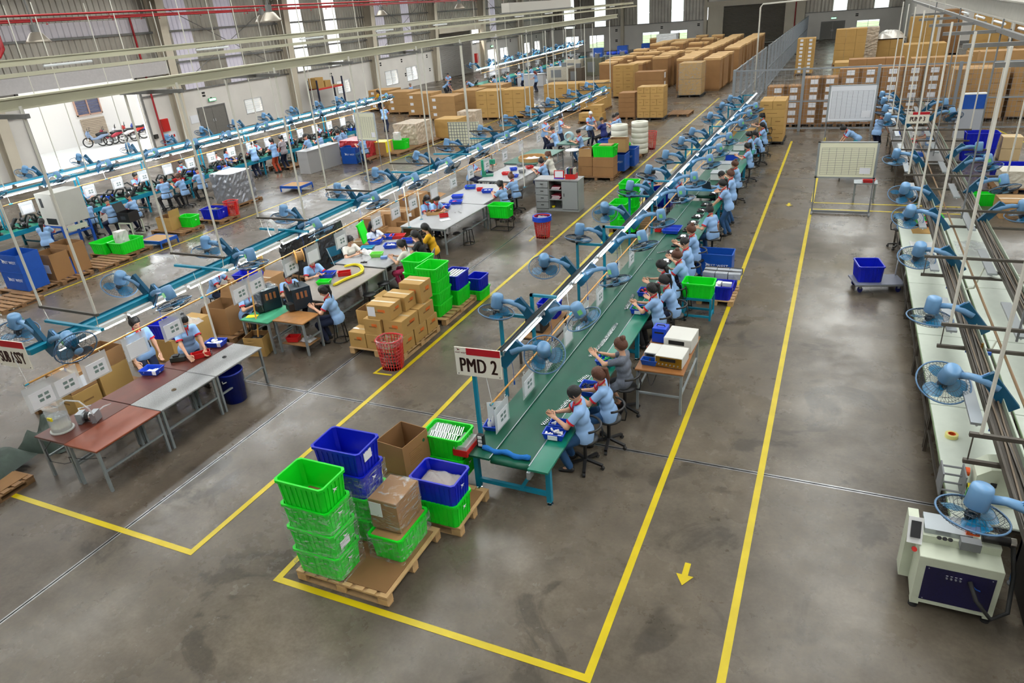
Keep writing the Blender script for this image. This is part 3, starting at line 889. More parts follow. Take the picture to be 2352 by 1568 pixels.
def fan_meshes():
 R = 0.25
 mb = MB()
 nw = 44
 def prof(back):
  return [(0.055, 0.045), (0.14, 0.05), (0.21, 0.03), (R, 0.0)] if back else [(0.05, -0.075), (0.14, -0.07), (0.21, -0.045), (R, 0.0)]
 for back in (True, False):
  P = prof(back)
  for i in range(nw):
   t = 2*PI*(i + (0.5 if back else 0))/nw
   c, s = math.cos(t), math.sin(t)
   mb.tube([(r*c, r*s, z) for r, z in P], 0.0016, 3)
  for rr, zz in ((0.14, P[1][1]), (0.2, P[2][1] + (0.004 if back else -0.004))):
   mb.tube([(rr*math.cos(2*PI*k/20), rr*math.sin(2*PI*k/20), zz) for k in range(20)], 0.0022, 3, closed=True)
 wires = mb.mesh('guard_wires', M_WIRE)
 rim = MB().tube([(R*math.cos(2*PI*k/32), R*math.sin(2*PI*k/32), 0) for k in range(32)], 0.009, 6, closed=True).mesh('guard_rim', mat('guard_rim_paint', srgb(84, 120, 156), 0.35), True)
 cap = MB().lathe([(0.0001, -0.088), (0.04, -0.086), (0.055, -0.076), (0.055, -0.07), (0.0001, -0.07)], 14).mesh('guard_badge', M_FANL, True)
 bl = MB()
 n = 8
 vs = []
 for i in range(n+1):
  t = i/n
  r = 0.045 + 0.175*t
  half = 0.05 + 0.085*math.sin(min(1, t*1.15)*PI*0.62)
  if t > 0.8: half *= 1 - ((t-0.8)/0.2)**2*0.55
  for sg in (-1, 0, 1):
   a = sg*half/max(r, 0.09)*0.75 + 0.25*t
   vs.append((r*math.cos(a), r*math.sin(a), -0.012 + sg*0.022))
 fs = []
 for i in range(n):
  for j in range(2):
   a = i*3+j
   fs += [(a, a+1, a+4, a+3)]
 bl.add(vs, fs)
 blade = bl.mesh('fan_blade', M_BLADE, True)
 hub = MB().lathe([(0.0001, -0.05), (0.035, -0.048), (0.05, -0.03), (0.05, 0.02), (0.0001, 0.02)], 14).mesh('hub', mat('fan_hub', srgb(16, 40, 56), 0.3), True)
 motor = MB().lathe([(0.0001, 0.25), (0.06, 0.247), (0.076, 0.235), (0.082, 0.21), (0.085, 0.06), (0.07, 0.045), (0.0001, 0.045)], 16).mesh('motor_housing', M_FANL, True)
 sticker = MB().box(-0.03, -0.0875, 0.1, 0.03, -0.083, 0.17).mesh('rating_sticker', mat('sticker_green', srgb(120, 200, 120), 0.4))
 br = MB()
 br.bar((0.0, 0, 0.0), (0.27, 0, 0.33), 0.13, 0.055, up=(0, 1, 0))
 bracket = br.mesh('mount_base', M_FAND)
 sw = MB().bar((0.03, 0, 0.0), (0.295, 0, 0.325), 0.1, 0.02, up=(0, 1, 0)).mesh('control_panel', M_FANB)
 ar = MB().tube([(0.15, 0, 0.2), (0.26, 0, 0.26), (0.4, 0, 0.29), (0.5, 0, 0.28)], [0.05, 0.045, 0.035, 0.035], 8).mesh('arm', M_FANL, True)
 cd = MB().tube([(0.12, 0.02, 0.1), (0.14, 0.02, -0.05), (0.14, 0.02, -0.22)], 0.003, 4).cyl((0.14, 0.02, -0.22), (0.14, 0.02, -0.27), 0.009, n=6).mesh('pull_cord', M_BLUE_L)
 return wires, rim, cap, blade, hub, motor, sticker, bracket, sw, ar, cd
FM = fan_meshes()
FC = (0.57, 0, 0.28)
def fan(loc, rz, tilt, label, swing=0.0, group=None, spin=0.0, cord=False, sc=1.18):
 """loc: where the mount meets the rail; rz: direction the fan leans out to; tilt: degrees of the blowing axis from straight down, outwards"""
 t = thing('bracket_fan', label, 'fan', loc, rz, group)
 t.scale = (sc, sc, sc)
 wires, rim, cap, blade, hub, motor, sticker, bracket, sw, ar, cd = FM
 part(t, 'mount_base', bracket, None)
 part(t, 'control_panel', sw, None)
 part(t, 'arm', ar, None)
 rot = Euler((0, -math.radians(tilt), swing), 'XYZ')
 q = rot.to_matrix()
 c = Vector(FC) + q @ Vector((0, 0, 0.0))
 mo = part(t, 'motor_housing', motor, None, c - q @ Vector((0, 0, 0.14)), rot)
 part(mo, 'rating_sticker', sticker, None)
 gc = c - q @ Vector((0, 0, 0.16))
 g = part(t, 'guard_wires', wires, None, gc, rot)
 part(g, 'guard_rim', rim, None)
 part(g, 'guard_badge', cap, None)
 part(t, 'hub', hub, None, gc, rot)
 for k in range(3):
  part(t, 'fan_blade', blade, None, gc, (q @ Matrix.Rotation(spin + k*2*PI/3, 3, 'Z')).to_euler())
 if cord:
  part(t, 'pull_cord', cd, None)
 return t
def swivel_chair_proto():
 t = thing('swivel_stool', 'x', 'stool')
 part(t, 'seat', MB().lathe([(0.0001, 0.455), (0.15, 0.455), (0.195, 0.47), (0.2, 0.49), (0.185, 0.505), (0.1, 0.512), (0.0001, 0.512)], 16), M_BLACK, smooth=True)
 part(t, 'gas_column', MB().cyl((0, 0, 0.1), (0, 0, 0.46), 0.028, n=10), M_BLACK)
 for k in range(5):
  a = 2*PI*k/5 + 0.3
  c, s = math.cos(a), math.sin(a)
  leg = part(t, 'leg', MB().bar((0.02*c, 0.02*s, 0.12), (0.27*c, 0.27*s, 0.075), 0.045, 0.03), M_BLACK)
  part(leg, 'caster', MB().cyl((0.27*c - 0.02*s, 0.27*s + 0.02*c, 0.028), (0.27*c + 0.02*s, 0.27*s - 0.02*c, 0.028), 0.028, n=10), M_RUBBER)
 arc = [(-0.24*math.cos(a), 0.24*math.sin(a), 0.72) for a in np.linspace(-1.25, 1.25, 12)]
 part(t, 'back_rail', MB().tube(arc, 0.018, 8), M_BLACK, smooth=True)
 part(t, 'back_stay', MB().tube([(-0.1, 0.0, 0.46), (-0.25, 0, 0.47), (-0.27, 0, 0.6), (-0.24, 0, 0.72)], 0.013, 6), M_BLACK, smooth=True)
 return Proto(t)
def round_stool_proto():
 t = thing('round_stool', 'x', 'stool')
 part(t, 'seat', MB().lathe([(0.0001, 0.44), (0.14, 0.44), (0.155, 0.45), (0.15, 0.468), (0.0001, 0.475)], 16), M_BLACK, smooth=True)
 for k in range(4):
  a = PI/4 + k*PI/2
  part(t, 'leg', MB().cyl((0.12*math.cos(a), 0.12*math.sin(a), 0.44), (0.17*math.cos(a), 0.17*math.sin(a), 0.01), 0.011, n=6), M_BLACK)
 part(t, 'foot_ring', MB().tube([(0.175*math.cos(2*PI*k/20), 0.175*math.sin(2*PI*k/20), 0.012) for k in range(20)], 0.011, 6, closed=True), M_BLACK)
 return Proto(t)
P_SWIVEL = swivel_chair_proto()
P_STOOL = round_stool_proto()
def seat_at(kind, loc, rz, label):
 return (P_SWIVEL if kind == 'swivel' else P_STOOL).put(loc, rz, label, 'work stools')
def table(loc, rz, w, d, h, top, label, legm=None, th=0.03, apron=True, shelf=None, edge=None, name='work_table'):
 t = thing(name, label, 'table', loc, rz)
 legm = legm or M_LEG
 part(t, 'table_top', box_mesh(w, d, th, top, 'table_top'), None, (0, 0, h - th))
 lg = qmesh(('lg', round(h - th, 3), legm.name), lambda: MB().box(-0.02, -0.02, 0, 0.02, 0.02, h - th).mesh('leg', legm))
 for sx in (-1, 1):
  for sy in (-1, 1):
   part(t, 'leg', lg, None, (sx*(w/2 - 0.04), sy*(d/2 - 0.04), 0))
 if apron:
  for sx in (-1, 1):
   part(t, 'end_rail', MB().box(-0.015, -d/2 + 0.06, 0, 0.015, d/2 - 0.06, 0.03), legm, (sx*(w/2 - 0.04), 0, h*0.45))
  for sy in (-1, 1):
   part(t, 'apron', MB().box(-w/2 + 0.06, -0.015, 0, w/2 - 0.06, 0.015, 0.04), legm, (0, sy*(d/2 - 0.04), h - th - 0.04))
 if shelf:
  part(t, 'shelf', MB().box(-w/2 + 0.06, -d/2 + 0.06, 0, w/2 - 0.06, d/2 - 0.06, 0.02), shelf, (0, 0, 0.18))
 return t
def paper_sheet(loc, rz, label, w=0.21, d=0.3):
 t = thing('paper_sheet', label, 'paper', loc, rz)
 part(t, 'sheet', qmesh(('ps', w, d), lambda: MB().box(-w/2, -d/2, 0, w/2, d/2, 0.002).mesh('sheet', M_PAPER)), None)
 return t
# ================================================================ people: smooth surfaces grown round a posed skeleton
def surf_nets(fn, lo, hi, res):
 lo, hi = np.array(lo, float), np.array(hi, float)
 n = np.ceil((hi - lo)/res).astype(int) + 1
 g = [lo[k] + res*np.arange(n[k]) for k in range(3)]
 X, Y, Z = np.meshgrid(*g, indexing='ij')
 D = fn(X, Y, Z)
 ins = D < 0
 c = [(i, j, k) for i in (0, 1) for j in (0, 1) for k in (0, 1)]
 sl = lambda o: tuple(slice(o[a], n[a] - 1 + o[a]) for a in range(3))
 cnt = sum(ins[sl(o)].astype(int) for o in c)
 act = (cnt > 0) & (cnt < 8)
 idx = -np.ones(act.shape, int)
 cells = np.argwhere(act)
 idx[act] = np.arange(len(cells))
 acc = np.zeros((len(cells), 3)); w = np.zeros(len(cells))
 for a in c:
  for ax in range(3):
   if a[ax] == 1: continue
   b = list(a); b[ax] = 1
   da = D[tuple((cells + a).T)]; db = D[tuple((cells + b).T)]
   cr = (da < 0) != (db < 0)
   t = np.where(cr, da/np.where(np.abs(da - db) < 1e-12, 1, da - db), 0)
   p = np.array(a, float)[None, :].repeat(len(cells), 0)
   p[:, ax] += t
   acc[cr] += p[cr]; w[cr] += 1
 V = lo + (cells + acc/np.maximum(w, 1)[:, None])*res
 F = []
 for ax in range(3):
  u, v = (ax+1) % 3, (ax+2) % 3
  sa = [slice(None)]*3; sb = [slice(None)]*3
  sa[ax] = slice(0, n[ax]-1); sb[ax] = slice(1, n[ax])
  A, B = ins[tuple(sa)], ins[tuple(sb)]
  e = np.argwhere(A != B)
  ok = np.ones(len(e), bool)
  for q in (u, v):
   ok &= (e[:, q] >= 1) & (e[:, q] < n[q] - 1)
  e = e[ok]
  def cell(du, dv):
   q = e.copy(); q[:, u] -= du; q[:, v] -= dv
   return idx[tuple(q.T)]
  f = np.stack([cell(1, 1), cell(0, 1), cell(0, 0), cell(1, 0)], 1)
  fl = ~A[tuple(e.T)]
  f[fl] = f[fl][:, ::-1]
  F.append(f)
 F = np.concatenate(F)
 F = F[(F >= 0).all(1)]
 return V, F
def rcone(X, Y, Z, a, b, ra, rb, sq=(1, 1, 1)):
 a, b = np.array(a, float), np.array(b, float)
 px, py, pz = (X - a[0])/sq[0], (Y - a[1])/sq[1], (Z - a[2])/sq[2]
 d = (b - a)/np.array(sq)
 t = np.clip((px*d[0] + py*d[1] + pz*d[2])/max(d @ d, 1e-9), 0, 1)
 return (np.sqrt((px - t*d[0])**2 + (py - t*d[1])**2 + (pz - t*d[2])**2) - (ra + (rb - ra)*t))*min(sq)
def smin(a, b, k):
 if k <= 0: return np.minimum(a, b)
 h = np.clip(0.5 + 0.5*(b - a)/k, 0, 1)
 return b + (a - b)*h - k*h*(1 - h)
def blob(prims, res, k=0.03, cuts=(), pad=0.05):
 P = np.array([p[i] for p in prims for i in (0, 1)])
 R = max(max(p[2], p[3]) for p in prims)
 lo, hi = P.min(0) - R*1.25 - pad, P.max(0) + R*1.25 + pad
 def fn(X, Y, Z):
  D = None
  for p in prims:
   d = rcone(X, Y, Z, p[0], p[1], p[2], p[3], p[4] if len(p) > 4 else (1, 1, 1))
   D = d if D is None else smin(D, d, k)
  for pt, nr in cuts:
   D = np.maximum(D, (X - pt[0])*nr[0] + (Y - pt[1])*nr[1] + (Z - pt[2])*nr[2])
  return D
 return surf_nets(fn, lo, hi, res)
class Geo:
 def __init__(s):
  s.V, s.F, s.M = [], [], []
  s.n = 0
 def add(s, V, F, m=0, mtx=None):
  V = np.asarray(V, float)
  if mtx is not None:
   A = np.array(mtx)
   V = V @ A[:3, :3].T + A[:3, 3]
   if np.linalg.det(A[:3, :3]) < 0:
    F = np.asarray(F)[:, ::-1]
  s.V.append(V); s.F.append(np.asarray(F) + s.n); s.M.append(np.full(len(F), m)); s.n += len(V)
  return s
 def mesh(s, name, mats):
  V, F, M = np.concatenate(s.V), np.concatenate(s.F), np.concatenate(s.M)
  me = bpy.data.meshes.new(name)
  me.vertices.add(len(V)); me.vertices.foreach_set('co', V.ravel())
  me.loops.add(len(F)*4); me.loops.foreach_set('vertex_index', F.ravel().astype(np.int32))
  me.polygons.add(len(F))
  me.polygons.foreach_set('loop_start', np.arange(len(F), dtype=np.int32)*4)
  for m in mats: me.materials.append(m)
  me.polygons.foreach_set('material_index', M.astype(np.int32))
  me.polygons.foreach_set('use_smooth', np.ones(len(F), bool))
  me.update(calc_edges=True); me.validate()
  return me
def head_geo(res=0.0085):
 def fn(X, Y, Z):
  el = lambda c, r: (np.sqrt(((X-c[0])/r[0])**2 + ((Y-c[1])/r[1])**2 + ((Z-c[2])/r[2])**2) - 1)*min(r)
  D = el((-0.008, 0, 0.015), (0.1, 0.078, 0.1))
  D = smin(D, el((0.028, 0, -0.052), (0.062, 0.056, 0.066)), 0.035)
  D = smin(D, rcone(X, Y, Z, (0.088, 0, 0.012), (0.108, 0, -0.026), 0.008, 0.014), 0.015)
  for s in (-1, 1):
   D = smin(D, rcone(X, Y, Z, (-0.006, s*0.078, 0.012), (-0.002, s*0.076, -0.03), 0.012, 0.009), 0.006)
   D = -smin(-D, el((0.098, s*0.034, 0.012), (0.022, 0.02, 0.013)), 0.012)
   D = smin(D, rcone(X, Y, Z, (0.082, s*0.018, 0.032), (0.074, s*0.048, 0.032), 0.009, 0.008), 0.01)
  D = smin(D, rcone(X, Y, Z, (0.08, -0.02, -0.058), (0.08, 0.02, -0.058), 0.011, 0.011), 0.012)
  return D
 return surf_nets(fn, (-0.14, -0.12, -0.15), (0.15, 0.12, 0.15), res)
HEAD = head_geo()
def small_el(c, r, n=8):
 mb = MB()
 prof = [(math.sin(PI*k/n), -math.cos(PI*k/n)) for k in range(n+1)]
 vs = [(c[0] + r[0]*p*math.cos(2*PI*i/10), c[1] + r[1]*p*math.sin(2*PI*i/10), c[2] + r[2]*z) for p, z in prof for i in range(10)]
 fs = [(k*10+i, k*10+(i+1) % 10, (k+1)*10+(i+1) % 10, (k+1)*10+i) for k in range(n) for i in range(10)]
 return np.array(vs), np.array(fs)
EYES = [small_el((0.079, s*0.034, 0.012), (0.011, 0.015, 0.008)) for s in (-1, 1)]
LIPS = small_el((0.087, 0, -0.058), (0.008, 0.02, 0.007))
def hand_geo(res=0.0065):
 pr = [((-0.02, 0, 0), (0.075, -0.0, 0), 0.022, 0.026, (1, 1.45, 0.62))]
 for y, l, a in ((0.03, 0.07, 0.0), (0.010, 0.08, 0.0), (-0.011, 0.073, 0.0), (-0.031, 0.058, 0.0)):
  p0 = (0.085, y, 0.0); p1 = (0.085 + l*0.5, y*1.05, -0.012); p2 = (0.085 + l*0.82, y*1.05, -0.04)
  pr += [(p0, p1, 0.0095, 0.0088), (p1, p2, 0.0088, 0.0075)]
 pr += [((0.02, 0.03, -0.004), (0.06, 0.062, -0.018), 0.013, 0.011), ((0.06, 0.062, -0.018), (0.1, 0.055, -0.034), 0.011, 0.009)]
 P = np.array([p[i] for p in pr for i in (0, 1)])
 def fn(X, Y, Z):
  D = None
  for p in pr:
   d = rcone(X, Y, Z, p[0], p[1], p[2], p[3], p[4] if len(p) > 4 else (1, 1, 1))
   D = d if D is None else smin(D, d, 0.006)
  return D
 return surf_nets(fn, P.min(0) - 0.05, P.max(0) + 0.05, res)
HAND = hand_geo()
def hair_mesh(style, m):
 key = ('hair', style, m.name)
 if key in MESH: return MESH[key]
 def fn(X, Y, Z):
  el = lambda c, r: (np.sqrt(((X-c[0])/r[0])**2 + ((Y-c[1])/r[1])**2 + ((Z-c[2])/r[2])**2) - 1)*min(r)
  D = el((-0.014, 0, 0.02), (0.108, 0.088, 0.108))
  if style in ('pony', 'bun', 'long', 'fringe'):
   D = smin(D, el((-0.03, 0, -0.03), (0.085, 0.084, 0.08)), 0.03)
  face = el((0.115, 0, -0.055), (0.085 if style == 'fringe' else 0.1, 0.085, 0.1 if style == 'fringe' else 0.115))
  D = np.maximum(D, -face)
  if style == 'short':
   D = np.maximum(D, -(Z + 0.045))
  else:
   D = np.maximum(D, -(Z + 0.095))
  if style == 'bun':
   D = smin(D, el((-0.095, 0, 0.085), (0.05, 0.052, 0.045)), 0.012)
  return D
 V, F = surf_nets(fn, (-0.18, -0.14, -0.16), (0.14, 0.14, 0.18), 0.0115)
 MESH[key] = Geo().add(V, F).mesh('hair', [m])
 return MESH[key]
def tail_mesh(style, m):
 key = ('tail', style, m.name)
 if key not in MESH:
  if style == 'pony': pr = [((0.0, 0, 0.02), (-0.05, 0, 0.0), 0.024, 0.032), ((-0.05, 0, 0.0), (-0.055, 0.01, -0.14), 0.032, 0.027), ((-0.055, 0.01, -0.14), (-0.035, 0.015, -0.28), 0.027, 0.008)]
  else: pr = [((0.04, 0, 0.0), (-0.02, 0, -0.14), 0.06, 0.055, (0.75, 1.1, 1)), ((-0.02, 0, -0.14), (-0.03, 0, -0.34), 0.052, 0.02, (0.75, 1.1, 1))]
  MESH[key] = Geo().add(*blob(pr, 0.013, 0.02)).mesh('hair_tail', [m])
 return MESH[key]
def mask_mesh(m):
 key = ('mask', m.name)
 if key in MESH: return MESH[key]
 def fn(X, Y, Z):
  el = lambda c, r: (np.sqrt(((X-c[0])/r[0])**2 + ((Y-c[1])/r[1])**2 + ((Z-c[2])/r[2])**2) - 1)*min(r)
  D = smin(el((0.03, 0, -0.052), (0.07, 0.063, 0.073)), rcone(X, Y, Z, (0.09, 0, 0.0), (0.112, 0, -0.03), 0.012, 0.017), 0.03)
  D = np.maximum(D, Z + 0.005)
  D = np.maximum(D, -(Z + 0.105))
  return np.maximum(D, -(X - 0.02))
 V, F = surf_nets(fn, (-0.02, -0.1, -0.14), (0.15, 0.1, 0.03), 0.01)
 MESH[key] = Geo().add(V, F).mesh('face_mask', [m])
 return MESH[key]
def ik(a, t, l1, l2, pole):
 a, t, pole = Vector(a), Vector(t), Vector(pole)
 d = t - a
 L = min(d.length, (l1 + l2)*0.995)
 u = d.normalized()
 t = a + u*L
 x = (l1*l1 - l2*l2 + L*L)/(2*L)
 h = math.sqrt(max(l1*l1 - x*x, 0))
 pr = (pole - u*pole.dot(u)).normalized()
 return a + u*x + pr*h, t
POSES = {}
def pose(name, sit=True, seat=0.5, lean=12, reach=(0.36, 0.10, 0.02), reach2=None, head=(35, 0), feet=(0.28, 0.12), spread=0.12, bend=0.0, female=True, big=1.0, dress=False, hz=None, twist=0.0):
 """reach: hand target from the shoulder centre (forward, half gap, down offset from seat-level table as absolute z if hz given)"""
 hip = Vector((0, 0, seat + 0.09)) if sit else Vector((0, 0, 0.84))
 L = math.radians(lean)
 ax = Vector((math.sin(L), 0, math.cos(L)))
 fw = Vector((math.cos(L), 0, -math.sin(L)))
 chest = hip + ax*0.27
 shc = hip + ax*0.44
 neck = shc + ax*0.05 + fw*0.01
 L2 = math.radians(lean*0.75 + head[0]*0.25)
 hd = neck + Vector((math.sin(L2), 0, math.cos(L2)))*0.15
 sw = 0.155 if female else 0.178
 hw = 0.088
 J = dict(hip=hip, chest=chest, shc=shc, neck=neck, head=hd, ax=ax, fw=fw)
 J['headrot'] = Euler((0, math.radians(head[0]), math.radians(head[1])), 'XYZ')
 for s, k in ((1, 'l'), (-1, 'r')):
  sh = shc + Vector((0, s*sw, 0)) - ax*0.02
  tg = reach if s == 1 or reach2 is None else reach2
  hz_ = hz if hz is not None else 0.0
  t = Vector((hip.x + tg[0], s*tg[1], tg[2]))
  el, wr = ik(sh, t, 0.265, 0.235, (-0.25, s*0.75, -0.75))
  J['sh'+k], J['el'+k], J['wr'+k] = sh, el, wr
  hp = hip + Vector((0, s*hw, -0.02))
  if sit:
   ft = Vector((feet[0], s*spread, 0.075))
   kn, an = ik(hp, ft, 0.40, 0.395, (0.6, s*0.12, 0.9))
  else:
   ft = Vector((feet[0]*s*0.15, s*spread*0.8, 0.075))
   kn, an = ik(hp, ft, 0.40, 0.395, (1, 0, 0.1))
  J['hp'+k], J['kn'+k], J['an'+k] = hp, kn, an
 POSES[name] = J
 J.update(female=female, big=big, dress=dress, name=name)
 return J
def pose_meshes(name, res, sleeves=True):
 key = ('pose', name, res)
 if key in MESH: return MESH[key]
 J = POSES[name]
 B = J['big']
 T = lambda v: tuple(v)
 tor = []
 hip, chest, shc, neck, ax, fw = (J[k] for k in ('hip', 'chest', 'shc', 'neck', 'ax', 'fw'))
 wst = hip + ax*0.14
 f = J['female']
 def torso(g):
  p = [(T(hip + Vector((0, -0.07, 0))), T(hip + Vector((0, 0.07, 0))), 0.112*B + g, 0.112*B + g),
   (T(wst + Vector((0, -0.045, 0))), T(wst + Vector((0, 0.045, 0))), 0.1*B + g, 0.1*B + g),
   (T(chest + Vector((0, -0.06, 0))), T(chest + Vector((0, 0.06, 0))), 0.105*B + g, 0.105*B + g),
   (T(shc - ax*0.045 + Vector((0, -0.105, 0))), T(shc - ax*0.045 + Vector((0, 0.105, 0))), 0.072*B + g, 0.072*B + g)]
  if f: p += [(T(chest + ax*0.05 + fw*0.055 + Vector((0, -0.06, 0))), T(chest + ax*0.05 + fw*0.055 + Vector((0, 0.06, 0))), 0.06 + g, 0.06 + g)]
  return p
 body = torso(-0.014)
 body += [(T(shc), T(neck + ax*0.06), 0.05, 0.046)]
 for k in 'lr':
  body += [(T(J['sh'+k]), T(J['el'+k]), 0.043*B, 0.036*B), (T(J['el'+k]), T(J['wr'+k]), 0.036*B, 0.023*B)]
  body += [(T(J['hp'+k]), T(J['kn'+k]), 0.07*B, 0.048*B), (T(J['kn'+k]), T(J['an'+k]), 0.047*B, 0.03*B)]
  body += [(T(J['an'+k]), T(J['an'+k] + Vector((0.11, 0, -0.04))), 0.03, 0.024)]
 V, F = blob(body, res, 0.03)
 g = Geo().add(V, F, 0)
 hm = Matrix.Translation(J['head']) @ J['headrot'].to_matrix().to_4x4()
 g.add(*HEAD, 0, hm)
 for e in EYES: g.add(*e, 1, hm)
 g.add(*LIPS, 2, hm)
 for k, s in (('l', 1), ('r', -1)):
  d = (J['wr'+k] - J['el'+k]).normalized()
  d = (d + Vector((0.25, -0.3*s, 0.0))).normalized()
  yy = Vector((0.2, -s*0.9, 0.45)); yy = (yy - d*yy.dot(d)).normalized()   # thumb side: up and inwards
  zz = d.cross(yy) if s < 0 else -(d.cross(yy))
  zz = d.cross(yy)
  m = Matrix(((d.x, yy.x, zz.x, J['wr'+k].x + d.x*0.015), (d.y, yy.y, zz.y, J['wr'+k].y + d.y*0.015), (d.z, yy.z, zz.z, J['wr'+k].z + d.z*0.015), (0, 0, 0, 1)))
  if s < 0:
   m = m @ Matrix.Scale(-1, 4, (0, 0, 1))
  g.add(*HAND, 0, m)
 bm = g.mesh('body', [M_SKIN, M_EYE, M_LIP])
 sp = torso(0.004)
 sp[0] = (sp[0][0], sp[0][1], sp[0][2] + 0.006, sp[0][3] + 0.006)
 if not J['dress']:
  sp += [(T(hip - ax*0.06 + Vector((0, -0.075, 0))), T(hip - ax*0.06 + Vector((0, 0.075, 0))), 0.118*B, 0.118*B)]
 for k in 'lr':
  e = J['sh'+k].lerp(J['el'+k], 0.66)
  sp += [(T(J['sh'+k]), T(e), 0.058*B, 0.06*B)]
 cuts = [((neck + ax*0.012)[:], T(ax))]
 V, F = blob(sp, res, 0.03, cuts)
 keep = np.ones(len(F), bool)
 fc = V[F].mean(1)
 for k in 'lr':
  d = np.array((J['el'+k] - J['sh'+k]).normalized()); e = np.array(J['sh'+k].lerp(J['el'+k], 0.68))
  rel = fc - e
  al = rel @ d
  rad = np.linalg.norm(rel - al[:, None]*d, axis=1)
  keep &= ~((al > 0) & (rad < 0.1) & (al < 0.14))
 if not J['dress']:
  hem = hip - ax*0.1
  keep &= ((fc - np.array(hem)) @ np.array(ax)) > 0
 shirt = Geo().add(V, F[keep]).mesh('shirt', [M_SKYBL])
 cg = MB()
 nb = neck + ax*0.0
 side = Vector((0, 1, 0))
 ring = [nb + fw*(0.057*math.cos(a) + 0.004) + side*(0.061*math.sin(a)) + ax*(0.012 - 0.028*math.cos(a)) for a in np.linspace(0, 2*PI, 15)[:-1]]
 cg.tube([T(p) for p in ring], 0.0125, 6, closed=True)
 for s in (-1, 1):
  cg.tube([T(nb + fw*0.06 + side*s*0.036 - ax*0.008), T(nb + fw*0.086 + side*s*0.034 - ax*0.055)], [0.015, 0.006], 5)
 cg.tube([T(nb + fw*0.072 - ax*0.02), T(nb + fw*0.1 - ax*0.15)], [0.01, 0.008], 5)
 collar = cg.mesh('collar', M_POLOR, True)
 cuffs = []
 for k in 'lr':
  e0, e1 = J['sh'+k].lerp(J['el'+k], 0.6), J['sh'+k].lerp(J['el'+k], 0.72)
  cuffs.append(MB().cyl(T(e0), T(e1), 0.0615*B, 0.0635*B, 14, caps=False).mesh('cuff', M_POLOR, True))
 tp = [(T(hip + Vector((0, -0.07, -0.0))), T(hip + Vector((0, 0.07, -0.0))), 0.116*B, 0.116*B)]
 for k in 'lr':
  tp += [(T(J['hp'+k]), T(J['kn'+k]), 0.086*B, 0.066*B)]
  if not J['dress']: tp += [(T(J['kn'+k]), T(J['an'+k] + Vector((0, 0, 0.03))), 0.066*B, 0.052*B)]
 up = (ax - fw*0.7).normalized() if abs(J['knl'].x) > 0.2 else (ax + Vector((0, 0, 1.2))).normalized()
 V, F = blob(tp, res, 0.03, [((hip + up*0.07)[:], T(up))])
 trousers = Geo().add(V, F).mesh('trousers', [M_JEAN])
 shoes = []
 for k in 'lr':
  a = J['an'+k]
  V, F = blob([((a.x - 0.03, a.y, 0.04), (a.x + 0.13, a.y, 0.033), 0.04, 0.034, (1.1, 1, 0.9)), ((a.x, a.y, 0.08), (a.x, a.y, 0.05), 0.04, 0.042)], 0.016, 0.02, [((0, 0, 0.003), (0, 0, -1))])
  shoes.append(Geo().add(V, F).mesh('shoe', [M_SHOE]))
 MESH[key] = (bm, shirt, collar, cuffs, trousers, shoes)
 return MESH[key]
def setmat(o, m):
 if m is not None:
  o.material_slots[0].link = 'OBJECT'
  o.material_slots[0].material = m
def person(pname, loc, rz, label, hair='pony', hairm=None, mask=False, shirt=None, collar=True, trousers=None, shoe=None, res=0.022, head_at=None, z=0.0, collarm=None, sc=1.0):
 """loc: where the head stands over the floor (head_at True) or where the hips are"""
 J = POSES[pname]
 bm, sh, co, cu, tr, so = pose_meshes(pname, res)
 x, y = loc[0], loc[1]
 if head_at is not False:
  h = J['head']
  x -= (h.x*math.cos(rz) - h.y*math.sin(rz))*sc; y -= (h.x*math.sin(rz) + h.y*math.cos(rz))*sc
 t = thing('person', label, 'person', (x, y, z), rz)
 t.scale = (sc, sc, sc)
 part(t, 'body', bm, None)
 s_ = part(t, 'shirt', sh, None); setmat(s_, shirt)
 if collar:
  c_ = part(s_, 'collar', co, None); setmat(c_, collarm)
  for q in cu: setmat(part(s_, 'cuff', q, None), collarm)
 setmat(part(t, 'trousers', tr, None), trousers or M_NAVY)
 for q in so: setmat(part(t, 'shoe', q, None), shoe)
 hm = hairm or M_HAIR
 part(t, 'hair', hair_mesh(hair, hm), None, J['head'], J['headrot'])
 if hair in ('pony', 'long'):
  part(t, 'hair_tail', tail_mesh(hair, hm), None, J['head'] + J['headrot'].to_matrix() @ Vector((-0.1, 0, 0.03 if hair == 'pony' else 0.0)), (0, math.radians(12), J['headrot'].z))
 if mask: part(t, 'face_mask', mask_mesh(mask if mask is not True else M_MASK), None, J['head'], J['headrot'])
 return t, (x, y)
pose('work', lean=10, reach=(0.43, 0.07, 0.88), head=(38, 0))
pose('work_b', lean=16, reach=(0.46, 0.09, 0.83), reach2=(0.36, 0.12, 0.84), head=(45, 10))
pose('work_m', lean=8, reach=(0.40, 0.08, 0.86), head=(40, -8), female=False, big=1.08, feet=(0.22, 0.12), spread=0.16)
pose('reach_up', lean=4, reach=(0.47, 0.06, 1.0), reach2=(0.45, 0.1, 0.97), head=(30, 0), dress=True, feet=(0.1, 0.1))
pose('work_c', lean=22, reach=(0.5, 0.12, 0.82), head=(50, -12))
pose('work_low', seat=0.45, lean=14, reach=(0.42, 0.1, 0.82), head=(40, 0))
pose('arm_down', seat=0.5, lean=10, reach=(0.3, 0.2, 0.75), reach2=(0.15, 0.42, 0.5), head=(35, -20))
pose('stand', sit=False, lean=6, reach=(0.36, 0.12, 0.98), head=(35, 0), feet=(0.2, 0.1))
pose('stand_b', sit=False, lean=16, reach=(0.45, 0.16, 0.82), head=(45, 5), feet=(0.3, 0.1))
